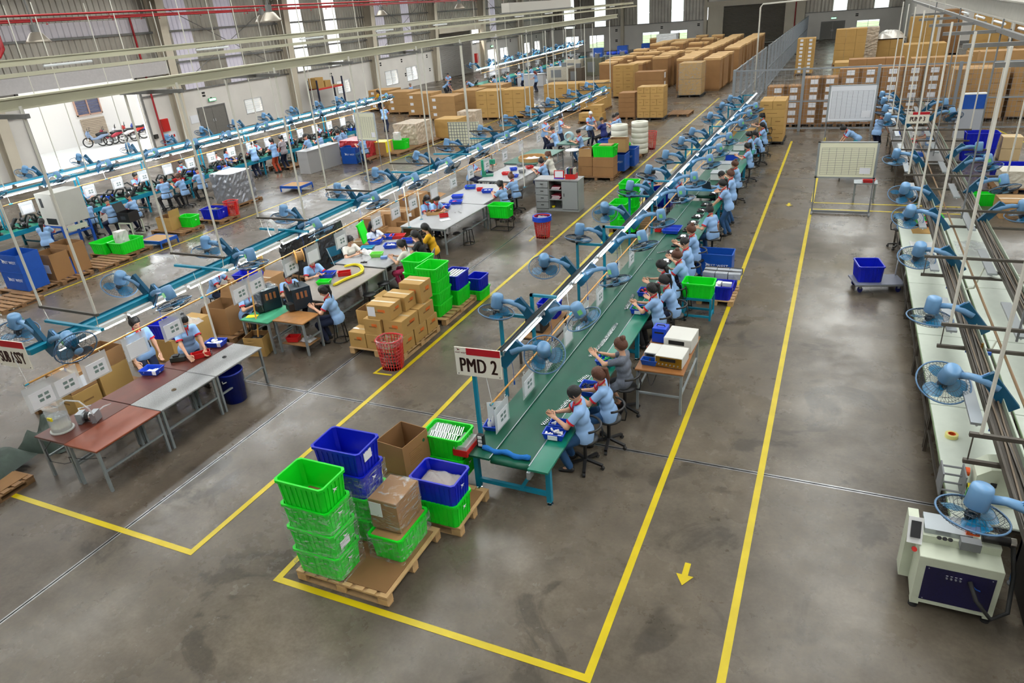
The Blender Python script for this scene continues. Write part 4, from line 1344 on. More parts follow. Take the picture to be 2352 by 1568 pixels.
pose('stand_m', sit=False, lean=5, reach=(0.38, 0.1, 1.02), head=(30, 0), female=False, big=1.08, feet=(0.2, 0.1), spread=0.14)
pose('bend', sit=False, lean=55, reach=(0.62, 0.14, 0.62), head=(65, 0), feet=(0.2, 0.1), spread=0.14)
pose('stand_down', sit=False, lean=3, reach=(0.2, 0.22, 0.72), reach2=(0.16, 0.24, 0.7), head=(30, 10), feet=(0.2, 0.1))
pose('talk', seat=0.45, lean=2, reach=(0.34, 0.12, 0.88), head=(18, 15))
# ================================================================ the green conveyor line
def px_(y):            # the conveyor runs a touch askew of the hall
 return 0.0105*(y - 8.0)
CROT = -0.0105
CZ = 0.66
def conveyor(y0, y1, label, front=False):
 t = thing('belt_conveyor', label, 'conveyor', (-3.46 + px_((y0+y1)/2), (y0+y1)/2, 0), CROT)
 h = (y1-y0)/2
 part(t, 'belt', MB().box(-0.30, -h + 0.04, CZ - 0.06, 0.28, h, CZ - 0.015), M_BELT)
 part(t, 'roller', MB().cyl((-0.30, -h + 0.05, CZ - 0.06), (0.28, -h + 0.05, CZ - 0.06), 0.05, n=14), M_BELT, smooth=True)
 part(t, 'side_bench', MB().box(-0.66, -h - 0.02, CZ - 0.03, -0.30, h, CZ), M_BELT)
 part(t, 'side_bench', MB().box(0.28, -h - 0.06, CZ - 0.03, 0.57, h, CZ), M_BENCH)
 part(t, 'edge_strip', MB().box(0.27, -h, CZ, 0.285, h, CZ + 0.006), M_ALUM)
 part(t, 'edge_strip', MB().box(-0.31, -h, CZ, -0.298, h, CZ + 0.006), M_ALUM)
 n = max(2, int(round(h*2/2.3)) + 1)
 for i in range(n):
  y = -h + 0.12 + (2*h - 0.3)*i/(n-1)
  for x in (-0.58, 0.5):
   l = part(t, 'leg', MB().box(x - 0.035, y - 0.035, 0.05, x + 0.035, y + 0.035, CZ - 0.03), M_TEAL)
   part(l, 'levelling_foot', MB().lathe([(0.012, 0.06), (0.015, 0.02), (0.045, 0.012), (0.045, 0.0)], 10, c=(x, y, 0)), M_CHROME)
  part(t, 'cross_rail', MB().box(-0.58, y - 0.025, 0.14, 0.5, y + 0.025, 0.2), M_TEAL)
  if i == 0:
   part(t, 'brace', MB().bar((0.1, y, 0.2), (0.34, y, CZ - 0.05), 0.05), M_TEAL)
   part(t, 'bearing_plate', MB().box(0.28, y - 0.22, CZ - 0.14, 0.33, y - 0.1, CZ - 0.03), M_ALUM)
 return t
conveyor(6.78, 20.4, 'long green belt conveyor with teal legs under the PMD 2 sign')
conveyor(21.0, 32.0, 'green belt conveyor continuing behind the crossing laptop table')
def beam_thing(name, label, cat, a, b):
 c = ((a[0]+b[0])/2, (a[1]+b[1])/2, (a[2]+b[2])/2)
 d = Vector(b) - Vector(a)
 t = thing(name, label, cat, c, math.atan2(-d.x, d.y))
 return t, d.length/2
t, h = beam_thing('light_rail', 'long dark light rail with cables over the green conveyor', 'light rail', (-4.05, 7.9, 1.66), (-3.75, 36.8, 1.66))
part(t, 'channel', MB().box(-0.05, -h, -0.02, 0.05, h, 0.035), M_TEAL_D)
part(t, 'channel_lip', MB().box(0.05, -h, -0.03, 0.062, h, 0.045), M_ALUM)
for k, dx in enumerate((-0.025, 0.01, 0.03)):
 part(t, 'cable', MB().tube([(dx + 0.008*math.sin(i*1.7 + k), -h + 2*h*i/60, 0.045 + 0.006*math.cos(i*2.1 + k)) for i in range(61)], 0.012, 5), M_BLACK)
n = 20
for i in range(n):
 y = -h + 0.1 + (2*h - 0.2)*i/n
 f = part(t, 'lamp_housing', MB().box(0.062, y, -0.045, 0.075, y + 1.3, 0.0), M_WHITEP)
 part(f, 'tube_lamp', MB().cyl((0.09, y + 0.03, -0.022), (0.09, y + 1.27, -0.022), 0.010, n=8), M_TUBE_B)
for i, y in enumerate((9.4, 13.2, 17.2, 21.2, 25.2, 29.2, 33.2)):
 x = -4.06 + px_(y)
 t = thing('teal_gantry', '%s teal steel gantry behind the sign carrying the conveyor light rail' % nth(i), 'gantry', (x, y, 0))
 part(t, 'bench_post', MB().box(-0.13, -0.025, 0, -0.08, 0.025, 1.99), M_TEAL)
 part(t, 'outer_post', MB().box(-0.72, -0.025, 0, -0.67, 0.025, 1.6), M_TEAL)
 part(t, 'cross_bar', MB().box(-0.72, -0.025, 1.55, -0.055, 0.025, 1.6), M_TEAL)
 part(t, 'top_bar', MB().box(-0.13, -0.025, 1.95, 0.32, 0.025, 1.99), M_TEAL)
def hang_sign(loc, rz, words, size, label, post=None, w=0.72, h=0.4, rods=None, sx=0.62, rl=0.6):
 t = thing('line_sign', label, 'sign', loc, rz)
 part(t, 'board', MB().box(-w/2, -0.008, -h/2, w/2, 0.008, h/2), mat('sign_cream', srgb(236, 230, 214), 0.4))
 part(t, 'red_band', MB().box(-w/2 + w*0.26, -0.011, h/2 - h*0.24, w/2 - 0.004, -0.007, h/2 - 0.004), mat('sign_red', srgb(186, 22, 36), 0.4))
 mk = mat('sign_mark', srgb(120, 40, 36), 0.5)
 logo(t, mk, (-w/2 + w*0.09, -0.0085, h/2 - h*0.085), (PI/2, 0, 0), 0.032)
 text(t, 'maker_name', 'EAST WEST', mk, (-w/2 + w*0.14, -0.009, h/2 - h*0.185), (PI/2, 0, 0), 0.03)
 for q in (-0.007, 0.0, 0.007):
  text(t, 'lettering', words, mat('sign_letter', srgb(64, 34, 28), 0.5), (q, -0.009, -h*0.14), (PI/2, 0, 0), size, sx, 0.0)
 for x in (-w/2 + 0.03, w/2 - 0.03):
  part(t, 'screw', MB().cyl((x, -0.012, -h/2 + 0.025), (x, -0.007, -h/2 + 0.025), 0.008, n=6), M_BLACK)
 if post:
  part(t, 'post', MB().box(-0.02 + post[0], 0.008, -loc[2] + post[1], 0.03 + post[0], 0.058, h/2 - 0.03), M_TEAL)
 for x in rods or ():
  part(t, 'hanging_rod', MB().cyl((x, 0, h/2), (x, 0, h/2 + rl), 0.008, n=6), M_RODW)
 return t
sp = (-3.98, 7.12, 1.92)
hang_sign(sp, math.radians(3), 'PMD 2', 0.3, 'cream sign with red band reading PMD 2 on a teal post', post=(-0.1, CZ), w=0.66, h=0.42)
fan_l = [9.31, 11.37, 13.35, 14.95, 17.21, 19.07, 21.05, 23.27, 24.9, 28.4, 31.2, 33.4]
fan_r = [7.96, 9.5, 11.31, 13.2, 14.91, 16.96, 18.6, 20.8, 22.4, 24.4, 27.2, 29.4, 31.4]
tl = [10, 30, 12, 30, 10, 12, 8, 12, 16, 24, 30, 20]
sl = [0.3, -1.2, 1.0, -1.2, 0.4, 0.2, 0.5, 0, 0.3, -0.8, -1.0, -0.5]
tr = [42, 26, 15, 18, 10, 12, 8, 12, 14, 10, 16, 18, 14]
sr = [1.9, 0.7, -0.3, -0.5, 0.2, 0.0, 0.3, 0.1, 0.5, 0.6, 0.9, 0.8, 0.4]
rnd = random.Random(5)
for i, y in enumerate(fan_l):
 fan((-4.06 + px_(y), y, 1.52), PI + rnd.uniform(-0.12, 0.12), tl[i], '%s blue fan from the PMD 2 sign on the far side of the conveyor rail' % nth(i), sl[i], 'conveyor fans', rnd.random()*2)
for i, y in enumerate(fan_r):
 fan((-4.06 + px_(y), y, 1.45), rnd.uniform(-0.12, 0.12) , tr[i], '%s blue fan from the PMD 2 sign on the workers\' side of the rail' % nth(i), sr[i], 'conveyor fans', rnd.random()*2, cord=True)
def paper_pole(label, a, b, spots, prefix, m=M_BAMBOO, drop=0.1, face=0.0, seg=3.2):
 t, h = beam_thing('bamboo_pole', label, 'pole', a, b)
 part(t, 'cane', MB().tube([(0.006*math.sin(i*1.3), -h + 2*h*i/24, 0.005*math.cos(i)) for i in range(25)], 0.015, 7), m, smooth=True)
 k = int(2*h/seg)
 for i in range(k+1):
  y = -h + 2*h*i/max(k, 1)
  part(t, 'splice_tape', MB().cyl((0, max(y-0.06, -h), 0), (0, min(y+0.06, h), 0), 0.019, n=8), mat('splice_blue', srgb(50, 160, 190), 0.4))
  part(t, 'hanger_cord', MB().cyl((0, min(max(y, -h+0.05), h-0.05), 0), (-0.06, min(max(y, -h+0.05), h-0.05), 0.48), 0.005, n=5), M_WHITEP)
 d = (Vector(b) - Vector(a))
 for i, s in enumerate(spots):
  p = Vector(a) + d*s
  big = (i*7 % 5)
  w = thing('hanging_worksheet', '%s clear sleeve with printed work sheet hung from %s' % (nth(i), prefix), 'document', (p.x, p.y, p.z), math.atan2(-d.x, d.y) + PI/2 + face, 'hanging work sheets')
  w.scale = (1.22, 1, 1.22)
  part(w, 'clear_sleeve', qmesh('slv', lambda: MB().box(-0.19, -0.002, -0.36, 0.19, 0.002, -0.03).mesh('clear_sleeve', M_CLEARP)), None)
  sh = part(w, 'paper', qmesh('slp', lambda: MB().box(-0.14, -0.004, -0.34, 0.15, 0.004, -0.13).mesh('paper', M_PAPER)), None)
  if big != 1:
   for q in range(4):
    part(sh, 'printed_photo', qmesh('slq', lambda: MB().box(-0.028, -0.0052, -0.018, 0.028, 0.0052, 0.018).mesh('printed_photo', mat('photo_print', srgb(120, 140, 136), 0.6))), None, (-0.01 + 0.08*(q % 2), 0, -0.2 - 0.06*(q//2)))
  for x in (-0.12, 0.12):
   part(w, 'hook', qmesh('slh', lambda: MB().tube([(0, 0, -0.04), (0, 0.012, 0.005), (0, 0, 0.02), (0, -0.014, 0.005)], 0.005, 5).mesh('hook', M_WHITEP)), None, (x, 0, 0))
 return t
paper_pole('bamboo cane strung under the conveyor light rail', (-3.93, 7.25, 1.1), (-3.72, 33.0, 1.3), [0.012, 0.05, 0.085, 0.12, 0.155, 0.19, 0.235, 0.28, 0.33, 0.4, 0.48, 0.56, 0.65, 0.74], 'the conveyor cane')
def silver_parts(pts, label):
 t = thing('metal_clips', label, 'parts', (*pts[0], CZ - 0.014), 0)
 k = 0
 for a, b in zip(pts[:-1], pts[1:]):
  n = max(2, int((Vector(b)-Vector(a)).length/0.035))
  for i in range(n):
   for q in range(2):
    f = (i + 0.3*q)/n
    x, y = a[0] + (b[0]-a[0])*f - pts[0][0] + (q-0.5)*0.035, a[1] + (b[1]-a[1])*f - pts[0][1]
    part(t, 'clip', qmesh('clip', lambda: MB().box(-0.016, -0.006, 0, 0.016, 0.006, 0.014).box(-0.016, -0.006, 0.014, -0.010, 0.006, 0.03).mesh('clip', M_CHROME)), None, (x, y, 0), (0, 0, ((i*37+q*11) % 7)*0.25))
    k += 1
 return t
silver_parts([(-3.39, 7.78), (-3.34, 8.04)], 'short row of silver clips on the belt beside the first worker')
silver_parts([(-3.29, 8.18), (-3.26, 8.55)], 'row of silver clips on the belt before the ponytailed second worker')
silver_parts([(-3.29, 9.13), (-3.22, 9.38)], 'silver clips on the belt by the second worker\'s tray')
silver_parts([(-3.40, 10.02), (-3.35, 10.57), (-3.34, 11.45)], 'long row of silver clips on the belt beyond the woman in grey')
silver_parts([(-3.36, 12.13), (-3.41, 12.94)], 'silver clips by the fourth worker\'s hands on the belt')
silver_parts([(-3.61, 15.06), (-3.52, 15.11)], 'loose silver clips lying mid belt')
silver_parts([(-3.51, 15.56), (-3.31, 15.76)], 'small heap of silver clips before the short-haired worker')
for i in range(13):
 y = 15.0 + i*0.62
 if 20.3 < y < 21.1: continue
 t = thing('motor_unit', '%s dark unit with silver top in the row along the far belt' % nth(i), 'unit', (-3.28 + px_(y), y, CZ - 0.014), 0.1*((i*5) % 3 - 1), 'units on the belt')
 part(t, 'base_plate', MB().box(-0.13, -0.16, 0, 0.13, 0.16, 0.03), M_BLACK)
 part(t, 'metal_body', MB().lathe([(0.0001, 0.06), (0.06, 0.06), (0.09, 0.03)], 12), M_CHROME)
 part(t, 'cable_loop', MB().tube([(0.1*math.cos(a), 0.12*math.sin(a), 0.045) for a in np.linspace(0, 5, 12)], 0.012, 5), M_BLACK)
x, y = (-3.11, 7.53)
t = tray((x, y, CZ), 0.05, M_BLUEBIN, 'blue tray of white pieces on the bench before the front man', 0.3, 0.2, 0.09)
fill_pieces(t, M_WHITEP, 0.24, 0.14, 0.05, 16, 1)
part(t, 'paper_tag', MB().box(-0.07, -0.115, 0.02, 0.07, -0.105, 0.085), M_PAPER)
t = tray((x + 0.0, y + 0.24, CZ), 0.05, M_BLUEBIN, 'second blue tray just behind the front man\'s white pieces', 0.3, 0.2, 0.09)
fill_pieces(t, M_WHITEP, 0.24, 0.14, 0.05, 8, 2)
x, y = (-3.06, 8.87)
t = tray((x, y, CZ), 0.0, M_BLUEBIN, 'blue tray of dark screws between the first two workers', 0.26, 0.36, 0.09)
fill_pieces(t, M_NAVY, 0.2, 0.28, 0.05, 24, 3)
x, y = (-3.07, 9.88)
t = tray((x, y, CZ), 0.0, M_BLUEBIN, 'blue tray of green boards before the woman in grey', 0.3, 0.3, 0.08)
fill_pieces(t, mat('pcb_green', srgb(20, 150, 70), 0.5), 0.24, 0.22, 0.05, 20, 4)
x, y = (-3.07, 12.05)
t = tray((x, y, CZ), 0.0, M_BLUEBIN, 'blue tray of green boards before the fourth worker', 0.3, 0.26, 0.1)
fill_pieces(t, MAT['pcb_green'], 0.24, 0.2, 0.06, 20, 5)
part(t, 'paper_tag', MB().box(-0.06, -0.15, 0.02, 0.06, -0.14, 0.085), M_PAPER)
x, y = (-3.18, 12.96)
t = tray((x, y, CZ), 0.0, M_BLUEBIN, 'blue tray of red and black bits beside the fifth worker', 0.26, 0.3, 0.09)
fill_pieces(t, M_REDP, 0.2, 0.24, 0.05, 14, 6); fill_pieces(t, M_BLACK, 0.2, 0.24, 0.05, 10, 7)
x, y = (-3.56, 17.26)
t = tray((x, y - 0.1, CZ), 0.0, M_BLUEBIN, 'large empty blue tray across the middle of the belt', 0.42, 0.26, 0.08)
t = tray((x, y + 0.18, CZ), 0.0, M_BLUEBIN, 'second empty blue tray behind the large one on the belt', 0.42, 0.26, 0.08)
x, y = (-3.90, 17.20)
t = thing('tool_holder', 'red plastic tool holder left of the empty blue trays', 'holder', (x, y, CZ))
part(t, 'cup', MB().box(-0.08, -0.05, 0, 0.08, 0.05, 0.1), M_REDP)
part(t, 'handle', MB().box(-0.07, -0.01, 0.1, -0.05, 0.01, 0.2).mesh('handle', M_BLACK), None)
x, y = (-4.07, 7.54)
t = tray((x, y, CZ), 0.1, M_BLUEBIN, 'blue tray with glue bottles at the left of the conveyor head', 0.2, 0.34, 0.07)
for k in range(3):
 part(t, 'bottle', MB().lathe([(0.03, 0), (0.03, 0.09), (0.012, 0.12), (0.012, 0.15), (0.0001, 0.15)], 10, c=(-0.03 + 0.03*k, -0.08 + 0.08*k, 0.01)), [M_WHITEP, M_WHITEP, M_BLUEBIN][k], smooth=True)
t = thing('notice_card', 'leaning white notice card with pictures at the conveyor head', 'card', (x + 0.03, y + 0.05, CZ + 0.08), 0.5)
part(t, 'card', MB().box(-0.12, -0.003, 0, 0.12, 0.003, 0.3), M_PAPER)
for q in range(4):
 part(t, 'printed_photo', MESH['slq'], None, (0.0 + 0.09*(q % 2), -0.001, 0.09 + 0.1*(q//2)))
t = thing('tool_box', 'red tool box with clear lid beside the conveyor head', 'box', (-4.2, 6.92, CZ - 0.03), 0.0)
part(t, 'box_body', MB().box(-0.11, -0.19, 0, 0.11, 0.17, 0.1), M_REDP)
part(t, 'clear_lid', MB().box(-0.1, -0.18, 0.1, 0.1, 0.16, 0.16), M_CLEARP)
part(t, 'bracket', MB().box(0.08, -0.1, -0.02, 0.2, 0.1, 0.0), M_ALUM)
t = thing('switch_panel', 'small black switch panel on the foot of the teal sign post', 'switch', (-4.0, 7.0, CZ))
part(t, 'plate', MB().box(-0.05, -0.03, 0, 0.05, 0.03, 0.2), M_BLACK)
for k in range(3): part(t, 'switch', MB().box(-0.03, -0.04, 0.03 + 0.06*k, 0.03, -0.03, 0.07 + 0.06*k), M_WHITEP)
t = thing('cloth_roll', 'rolled blue cloth lying across the conveyor\'s front roller', 'cloth', (-3.6, 6.93, CZ + 0.02), -0.06)
part(t, 'roll', MB().tube([(-0.36 + 0.72*i/14, 0.01*math.sin(i*1.1), 0.012*math.cos(i*0.9)) for i in range(15)], [0.034 + 0.004*((i*5) % 3) for i in range(15)], 8), mat('blue_cloth', srgb(22, 110, 190), 0.85, bump=0.5, nscale=30), smooth=True)
t = thing('bridge_table', 'narrow blue-topped table bridging the conveyor with a laptop on it', 'table', (-3.3, 20.7, 0))
part(t, 'table_top', MB().box(-0.65, -0.3, 0.93, 0.7, 0.3, 0.96), mat('blue_top', srgb(60, 130, 180), 0.4))
for sx in (-0.6, 0.65):
 for sy in (-0.25, 0.25):
  part(t, 'leg', MB().box(sx - 0.025, sy - 0.025, 0, sx + 0.025, sy + 0.025, 0.93), M_TEAL)
t = thing('laptop', 'dark open laptop on the bridge table', 'laptop', (-3.2, 20.7, 0.96), 2.6)
part(t, 'keyboard_base', MB().box(-0.17, -0.12, 0, 0.17, 0.12, 0.018), M_BLACK)
part(t, 'screen', MB().bar((0, 0.12, 0.015), (0, 0.2, 0.24), 0.34, 0.012), M_BLACK)
for i, (yy, m) in enumerate(((23.2, M_WHITEP), (24.6, M_WHITEP), (26.2, M_BLUEBIN), (28.0, M_WHITEP))):
 t = thing('test_cover', '%s pale test box standing on the far conveyor' % nth(i), 'box', (-3.5 + px_(yy), yy, CZ))
 part(t, 'case', MB().box(-0.2, -0.25, 0, 0.2, 0.25, 0.2), m)
 part(t, 'lid_edge', MB().box(-0.21, -0.26, 0.2, 0.21, 0.26, 0.22), M_ALUM)
HZ = 1.25
def wk(p, h, rz, label, seat='swivel', res=0.022, **kw):
 t, (x, y) = person(p, h, rz, label, res=res, **kw)
 if seat:
  seat_at(seat, (x, y), rz, 'black %s under the %s' % ('swivel stool' if seat == 'swivel' else 'round stool', label.split(' ', 1)[1][:0] or short(label)))
 return t
def short(label):
 w = label.split()
 return ' '.join(w[:11])
F_ = 0.013
wk('work_m', (-2.91, 7.85), PI + 0.25, 'man in blue polo sorting white pieces nearest the PMD 2 sign', hair='short', trousers=M_JEAN, res=F_)
wk('work', (-2.76, 8.48), PI + 0.12, 'woman with long brown ponytail sitting second on the conveyor', hair='pony', hairm=M_HAIR_B, trousers=M_JEAN, res=F_)
M_GREYDRESS = mat('grey_check', srgb(104, 110, 122), 0.85, noise=0.18, nscale=40)
wk('reach_up', (-2.72, 9.49), PI - 0.05, 'woman in grey dress reaching over the belt', hair='bun', hairm=M_HAIR_B, shirt=M_GREYDRESS, collar=False, trousers=M_GREYDRESS, shoe=mat('sandal', srgb(90, 50, 40), 0.6), res=F_)
wk('work', (-2.80, 11.93), PI - 0.05, 'woman with black ponytail holding a clip behind the instrument table', hair='pony', trousers=M_BLACKT, res=0.016)
wk('work_b', (-2.69, 12.45), PI + 0.05, 'woman in glasses and mask beside the fourth worker', hair='pony', mask=mat('mask_white', srgb(200, 205, 215), 0.8), trousers=M_NAVY, res=0.018)
wk('work_c', (-2.95, 13.34), PI + 0.1, 'woman in white mask leaning in sixth along the belt', hair='long', mask=MAT['mask_white'], res=0.018)
wk('work_b', (-2.76, 13.94), PI, 'woman with brown top bun sitting seventh along the belt', hair='bun', hairm=M_HAIR_B, seat='stool', res=0.018)
wk('work_m', (-2.75, 14.73), PI, 'short-haired man eighth along the belt before the green crate', hair='short', res=0.018)
wk('work', (-2.81, 15.73), PI + 0.1, 'woman with high bun ninth along the belt', hair='bun', hairm=M_HAIR_B)
wk('arm_down', (-2.68, 17.49), PI - 0.5, 'masked woman turning to reach down into the blue crate', hair='bun', mask=True, trousers=M_JEAN)
wk('stand_b', (-2.64, 19.25), PI, 'standing woman in jeans leaning to the belt', seat=None, hair='pony', trousers=M_JEAN)
wk('stand', (-2.59, 20.33), PI, 'second standing woman in jeans just behind the leaning one', seat=None, hair='bun', hairm=M_HAIR_B, trousers=M_JEAN)
wk('work_m', (-2.96, 21.25), PI, 'dark-haired man seated low beside the two standing women', hair='short')
wk('work', (-2.79, 22.80), PI, 'brown-haired woman seated beyond the standing women', hair='bun', hairm=M_HAIR_B)
far = [((-2.76, 25.68), 'pony', 'first'), ((-3.00, 28.03), 'pony', 'second'), ((-2.81, 28.41), 'long', 'third'), ((-2.71, 30.03), 'long', 'fourth'), ((-2.99, 32.47), 'pony', 'fifth')]
for i, (h, hr, w) in enumerate(far):
 wk(('work', 'work_b', 'work_c', 'work', 'work_b')[i], h, PI + 0.1*(i % 2), '%s long-haired woman of the far group at the conveyor end' % w, hair=hr, mask=(i in (1, 4)), res=0.024)
wk('work', (-4.25, 21.23), 0.0, 'worker facing the belt from behind the rail near the green crates', hair='short', seat='stool', res=0.024)
wk('work_c', (-5.13, 21.62), -0.2, 'worker leaning in from behind the rail by the acrylic case', hair='bun', seat='stool', res=0.024)
t = table((-2.13, 10.34, 0), 0, 0.78, 1.46, 0.76, mat('bench_wood', srgb(150, 98, 52), 0.4, noise=0.15), 'wooden instrument table with grey legs by the aisle line')
part(t, 'end_rail', MB().box(-0.33, -0.015, 0, 0.33, 0.015, 0.03), M_LEG, (0, -0.68, 0.3))
def instrument(loc, rz, w, d, h, label, case, face, knobs=0, name='test_instrument'):
 t = thing(name, label, 'instrument', loc, rz)
 part(t, 'case', box_mesh(w, d, h, case, 'case'), None)
 fp = part(t, 'front_panel', MB().box(-w/2 + 0.01, -d/2 - 0.006, 0.012, w/2 - 0.01, -d/2, h - 0.012), face)
 part(fp, 'display', MB().box(-w*0.32, -d/2 - 0.009, h*0.55, w*0.25, -d/2 - 0.006, h*0.85), M_BLACK)
 for k in range(knobs):
  part(fp, 'knob', MB().cyl((-w*0.35 + w*0.7*k/max(knobs-1, 1), -d/2 - 0.006, h*0.28), (-w*0.35 + w*0.7*k/max(knobs-1, 1), -d/2 - 0.025, h*0.28), 0.012, n=8), M_ALUM)
 for sx in (-1, 1):
  part(t, 'foot', MB().box(sx*w*0.4 - 0.015, -d*0.4, -0.008, sx*w*0.4 + 0.015, d*0.4, 0), M_RUBBER)
 return t
M_INSTR = mat('instrument_white', srgb(214, 212, 204), 0.45)
instrument((-2.0, 9.98, 0.77), -0.06, 0.44, 0.42, 0.19, 'white test instrument with gold front panel and knobs', M_INSTR, mat('gold_panel', srgb(150, 112, 28), 0.35, 0.4), 6)
instrument((-1.98, 10.6, 0.77), -0.06, 0.46, 0.5, 0.24, 'larger plain white instrument behind the gold-fronted one', M_INSTR, M_INSTR, 0)
instrument((-2.33, 10.12, 0.77), -0.06, 0.22, 0.36, 0.14, 'small grey meter left of the gold-fronted instrument', M_INSTR, M_GREYP, 3)
t = thing('power_unit', 'blue boxy power unit with a handle on the instrument table', 'box', (-2.36, 10.75, 0.765), -0.04)
part(t, 'case', box_mesh(0.24, 0.24, 0.26, M_BLUEBIN, 'case'), None)
part(t, 'handle', MB().tube([(-0.07, 0, 0.26), (-0.06, 0, 0.285), (0.06, 0, 0.285), (0.07, 0, 0.26)], 0.01, 6), M_BLACK)
part(t, 'vent_slot', MB().box(-0.08, -0.123, 0.17, 0.08, -0.12, 0.2), M_BLACK)
t = tray((-2.33, 9.83, 0.765), -0.06, M_BLUE_L, 'small dark blue two-part bin at the table edge', 0.26, 0.14, 0.08)
part(t, 'divider', MB().box(-0.005, -0.06, 0.01, 0.005, 0.06, 0.08), M_BLACK)
t = thing('cable_bundle', 'tangle of black and orange cable on the instrument table', 'cable', (-2.42, 10.35, 0.765))
part(t, 'cable', MB().tube([(0.09*math.cos(i*0.9)*(1 - i*0.008), 0.1*math.sin(i*1.1), 0.01 + 0.002*i) for i in range(34)], 0.008, 5), M_BLACK)
part(t, 'orange_lead', MB().tube([(0.08*math.cos(i*0.8 + 1), 0.07*math.sin(i*0.9), 0.03 + 0.002*i) for i in range(18)], 0.008, 5), M_ORANGE)
t = thing('small_case', 'small white case beside the blue power unit', 'box', (-2.12, 10.86, 0.765))
part(t, 'case', box_mesh(0.12, 0.07, 0.06, M_WHITEP, 'case'), None)
t = thing('hanging_cable', 'black cables drooping below the instrument table', 'cable', (-2.35, 9.66, 0))
part(t, 'cable', MB().tube([(0.02*k, 0.03*math.sin(k), 0.73 - 0.25*math.sin(k*PI/9)) for k in range(10)], 0.007, 5), M_BLACK)
x, y = (-2.29, 14.62)
t = thing('teal_stand', 'teal steel stand under the single green crate', 'stand', (-2.22, 13.62, 0))
for sx in (-0.28, 0.28):
 for sy in (-0.2, 0.2):
  part(t, 'leg', MB().box(sx - 0.02, sy - 0.02, 0, sx + 0.02, sy + 0.02, 0.46), M_TEAL)
for sy in (-0.2, 0.2):
 part(t, 'rail', MB().box(-0.28, sy - 0.018, 0.06, 0.28, sy + 0.018, 0.1), M_TEAL)
 part(t, 'rail', MB().box(-0.28, sy - 0.018, 0.43, 0.28, sy + 0.018, 0.46), M_TEAL)
for sx in (-0.28, 0.28):
 part(t, 'rail', MB().box(sx - 0.018, -0.2, 0.06, sx + 0.018, 0.2, 0.1), M_TEAL)
part(t, 'deck', MB().box(-0.29, -0.22, 0.46, 0.29, 0.22, 0.48), M_TEAL)
crate((-2.22, 13.62, 0.48), 0, M_GREEN, 'bright green crate on the teal stand behind the workers')
pallet((-1.98, 14.75, 0), 0, 0.78, 1.0, 'small pallet under the blue crate beside the aisle line', h=0.12)
t = crate((-1.98, 14.5, 0.12), 0, M_BLUE, 'blue crate of grey packs on the small aisle pallet', w=0.66, d=0.46)
fill_pieces(t, M_WHITEP, 0.4, 0.24, 0.2, 5, 11, 0.2, 'grey_pack', 0.08)
t = thing('bagged_unit', 'x', 'bag')
part(t, 'pack', MB().box(-0.13, -0.1, 0, 0.13, 0.1, 0.13), mat('grey_foil', srgb(168, 172, 178), 0.35, bump=0.6, nscale=20))
part(t, 'black_strap', MB().box(-0.135, 0.04, 0, 0.135, 0.1, 0.135), M_BLACK)
P_BAG = Proto(t)
k = 0
for j in range(2):
 for i in range(3):
  P_BAG.put((-2.22 + 0.27*i, 14.95 + 0.22*j, 0.12 + 0.27), 0.1*((i+j) % 3 - 1), 'grey bagged unit, %s in the %s row behind the blue crate' % (nth(i), nth(j)), 'grey bagged units')
crate((-1.98, 15.05, 0.12), 0, M_BLUE, 'second blue crate hidden under the grey bagged units', w=0.7, d=0.5, h=0.26)
t = thing('fold_bin', 'dark blue corrugated bin between the masked woman and the crates', 'bin', (-2.25, 16.0, 0), 0)
def fold_bin_parts(t, w, d, h, m=None):
 part(t, 'bin_walls', open_box_mesh(w, d, h, m or M_BLUE_L, M_BLUE_L, (), 0), None)
 logo(t, loc=(-w*0.18, -d/2 - 0.002, h*0.62), rot=(PI/2, 0, 0), s=min(w, d)*0.14)
 text(t, 'maker_name', 'EAST WEST', M_LOGO, (w*0.08, -d/2 - 0.002, h*0.58), (PI/2, 0, 0), w*0.12)
 for s in (-1, 1):
  part(t, 'rim_strip', MB().box(-w/2, s*d/2 - 0.012, h, w/2, s*d/2 + 0.012, h + 0.02), M_BLUE_L)
  part(t, 'rim_strip', MB().box(s*w/2 - 0.012, -d/2, h, s*w/2 + 0.012, d/2, h + 0.02), M_BLUE_L)
fold_bin_parts(t, 0.8, 0.5, 0.62)
# ================================================================ the two pallets in front of the conveyor
pallet((-4.74, 5.2, 0), PI/2, 1.25, 1.32, 'pale wooden pallet nearest the front tape corner carrying green crates', h=0.15, sheet=True)
CH = 0.35
for i in range(4):
 t = crate((-5.03, 4.80, 0.16 + i*0.335), 0, M_GREEN, 'green crate, %s from the floor in the front corner stack' % nth(i), w=0.66, d=0.44, h=CH, group='front green crates')
 if i < 3: film_wrap(t, 0.68, 0.46, CH, 0, i)
 if i == 3: part(t, 'cardboard_liner', MB().box(-0.2, -0.15, 0.02, 0.25, 0.15, 0.03), M_CARD_IN)
 if i == 1: part(t, 'barcode_label', MB().box(0.335, -0.12, 0.1, 0.339, 0.05, 0.2), M_PAPER)
for i, m in enumerate((M_GREEN, M_GREEN, M_BLUE, M_BLUE)):
 t = crate((-5.05, 5.5, 0.16 + i*0.335), 0.02, m, '%s crate, %s from the floor in the stack behind the green one' % ('green' if i < 2 else 'blue', nth(i)), w=0.68, d=0.46, h=CH, group='second stack crates')
 if i < 3: film_wrap(t, 0.7, 0.48, CH, 0, i + 5)
 else:
  part(t, 'paper_liner', MB().box(-0.2, -0.12, 0.03, 0.22, 0.14, 0.035), mat('lilac_paper', srgb(150, 150, 205), 0.7))
  part(t, 'torn_label', MB().box(0.335, -0.12, 0.18, 0.345, 0.03, 0.3), M_PAPER)
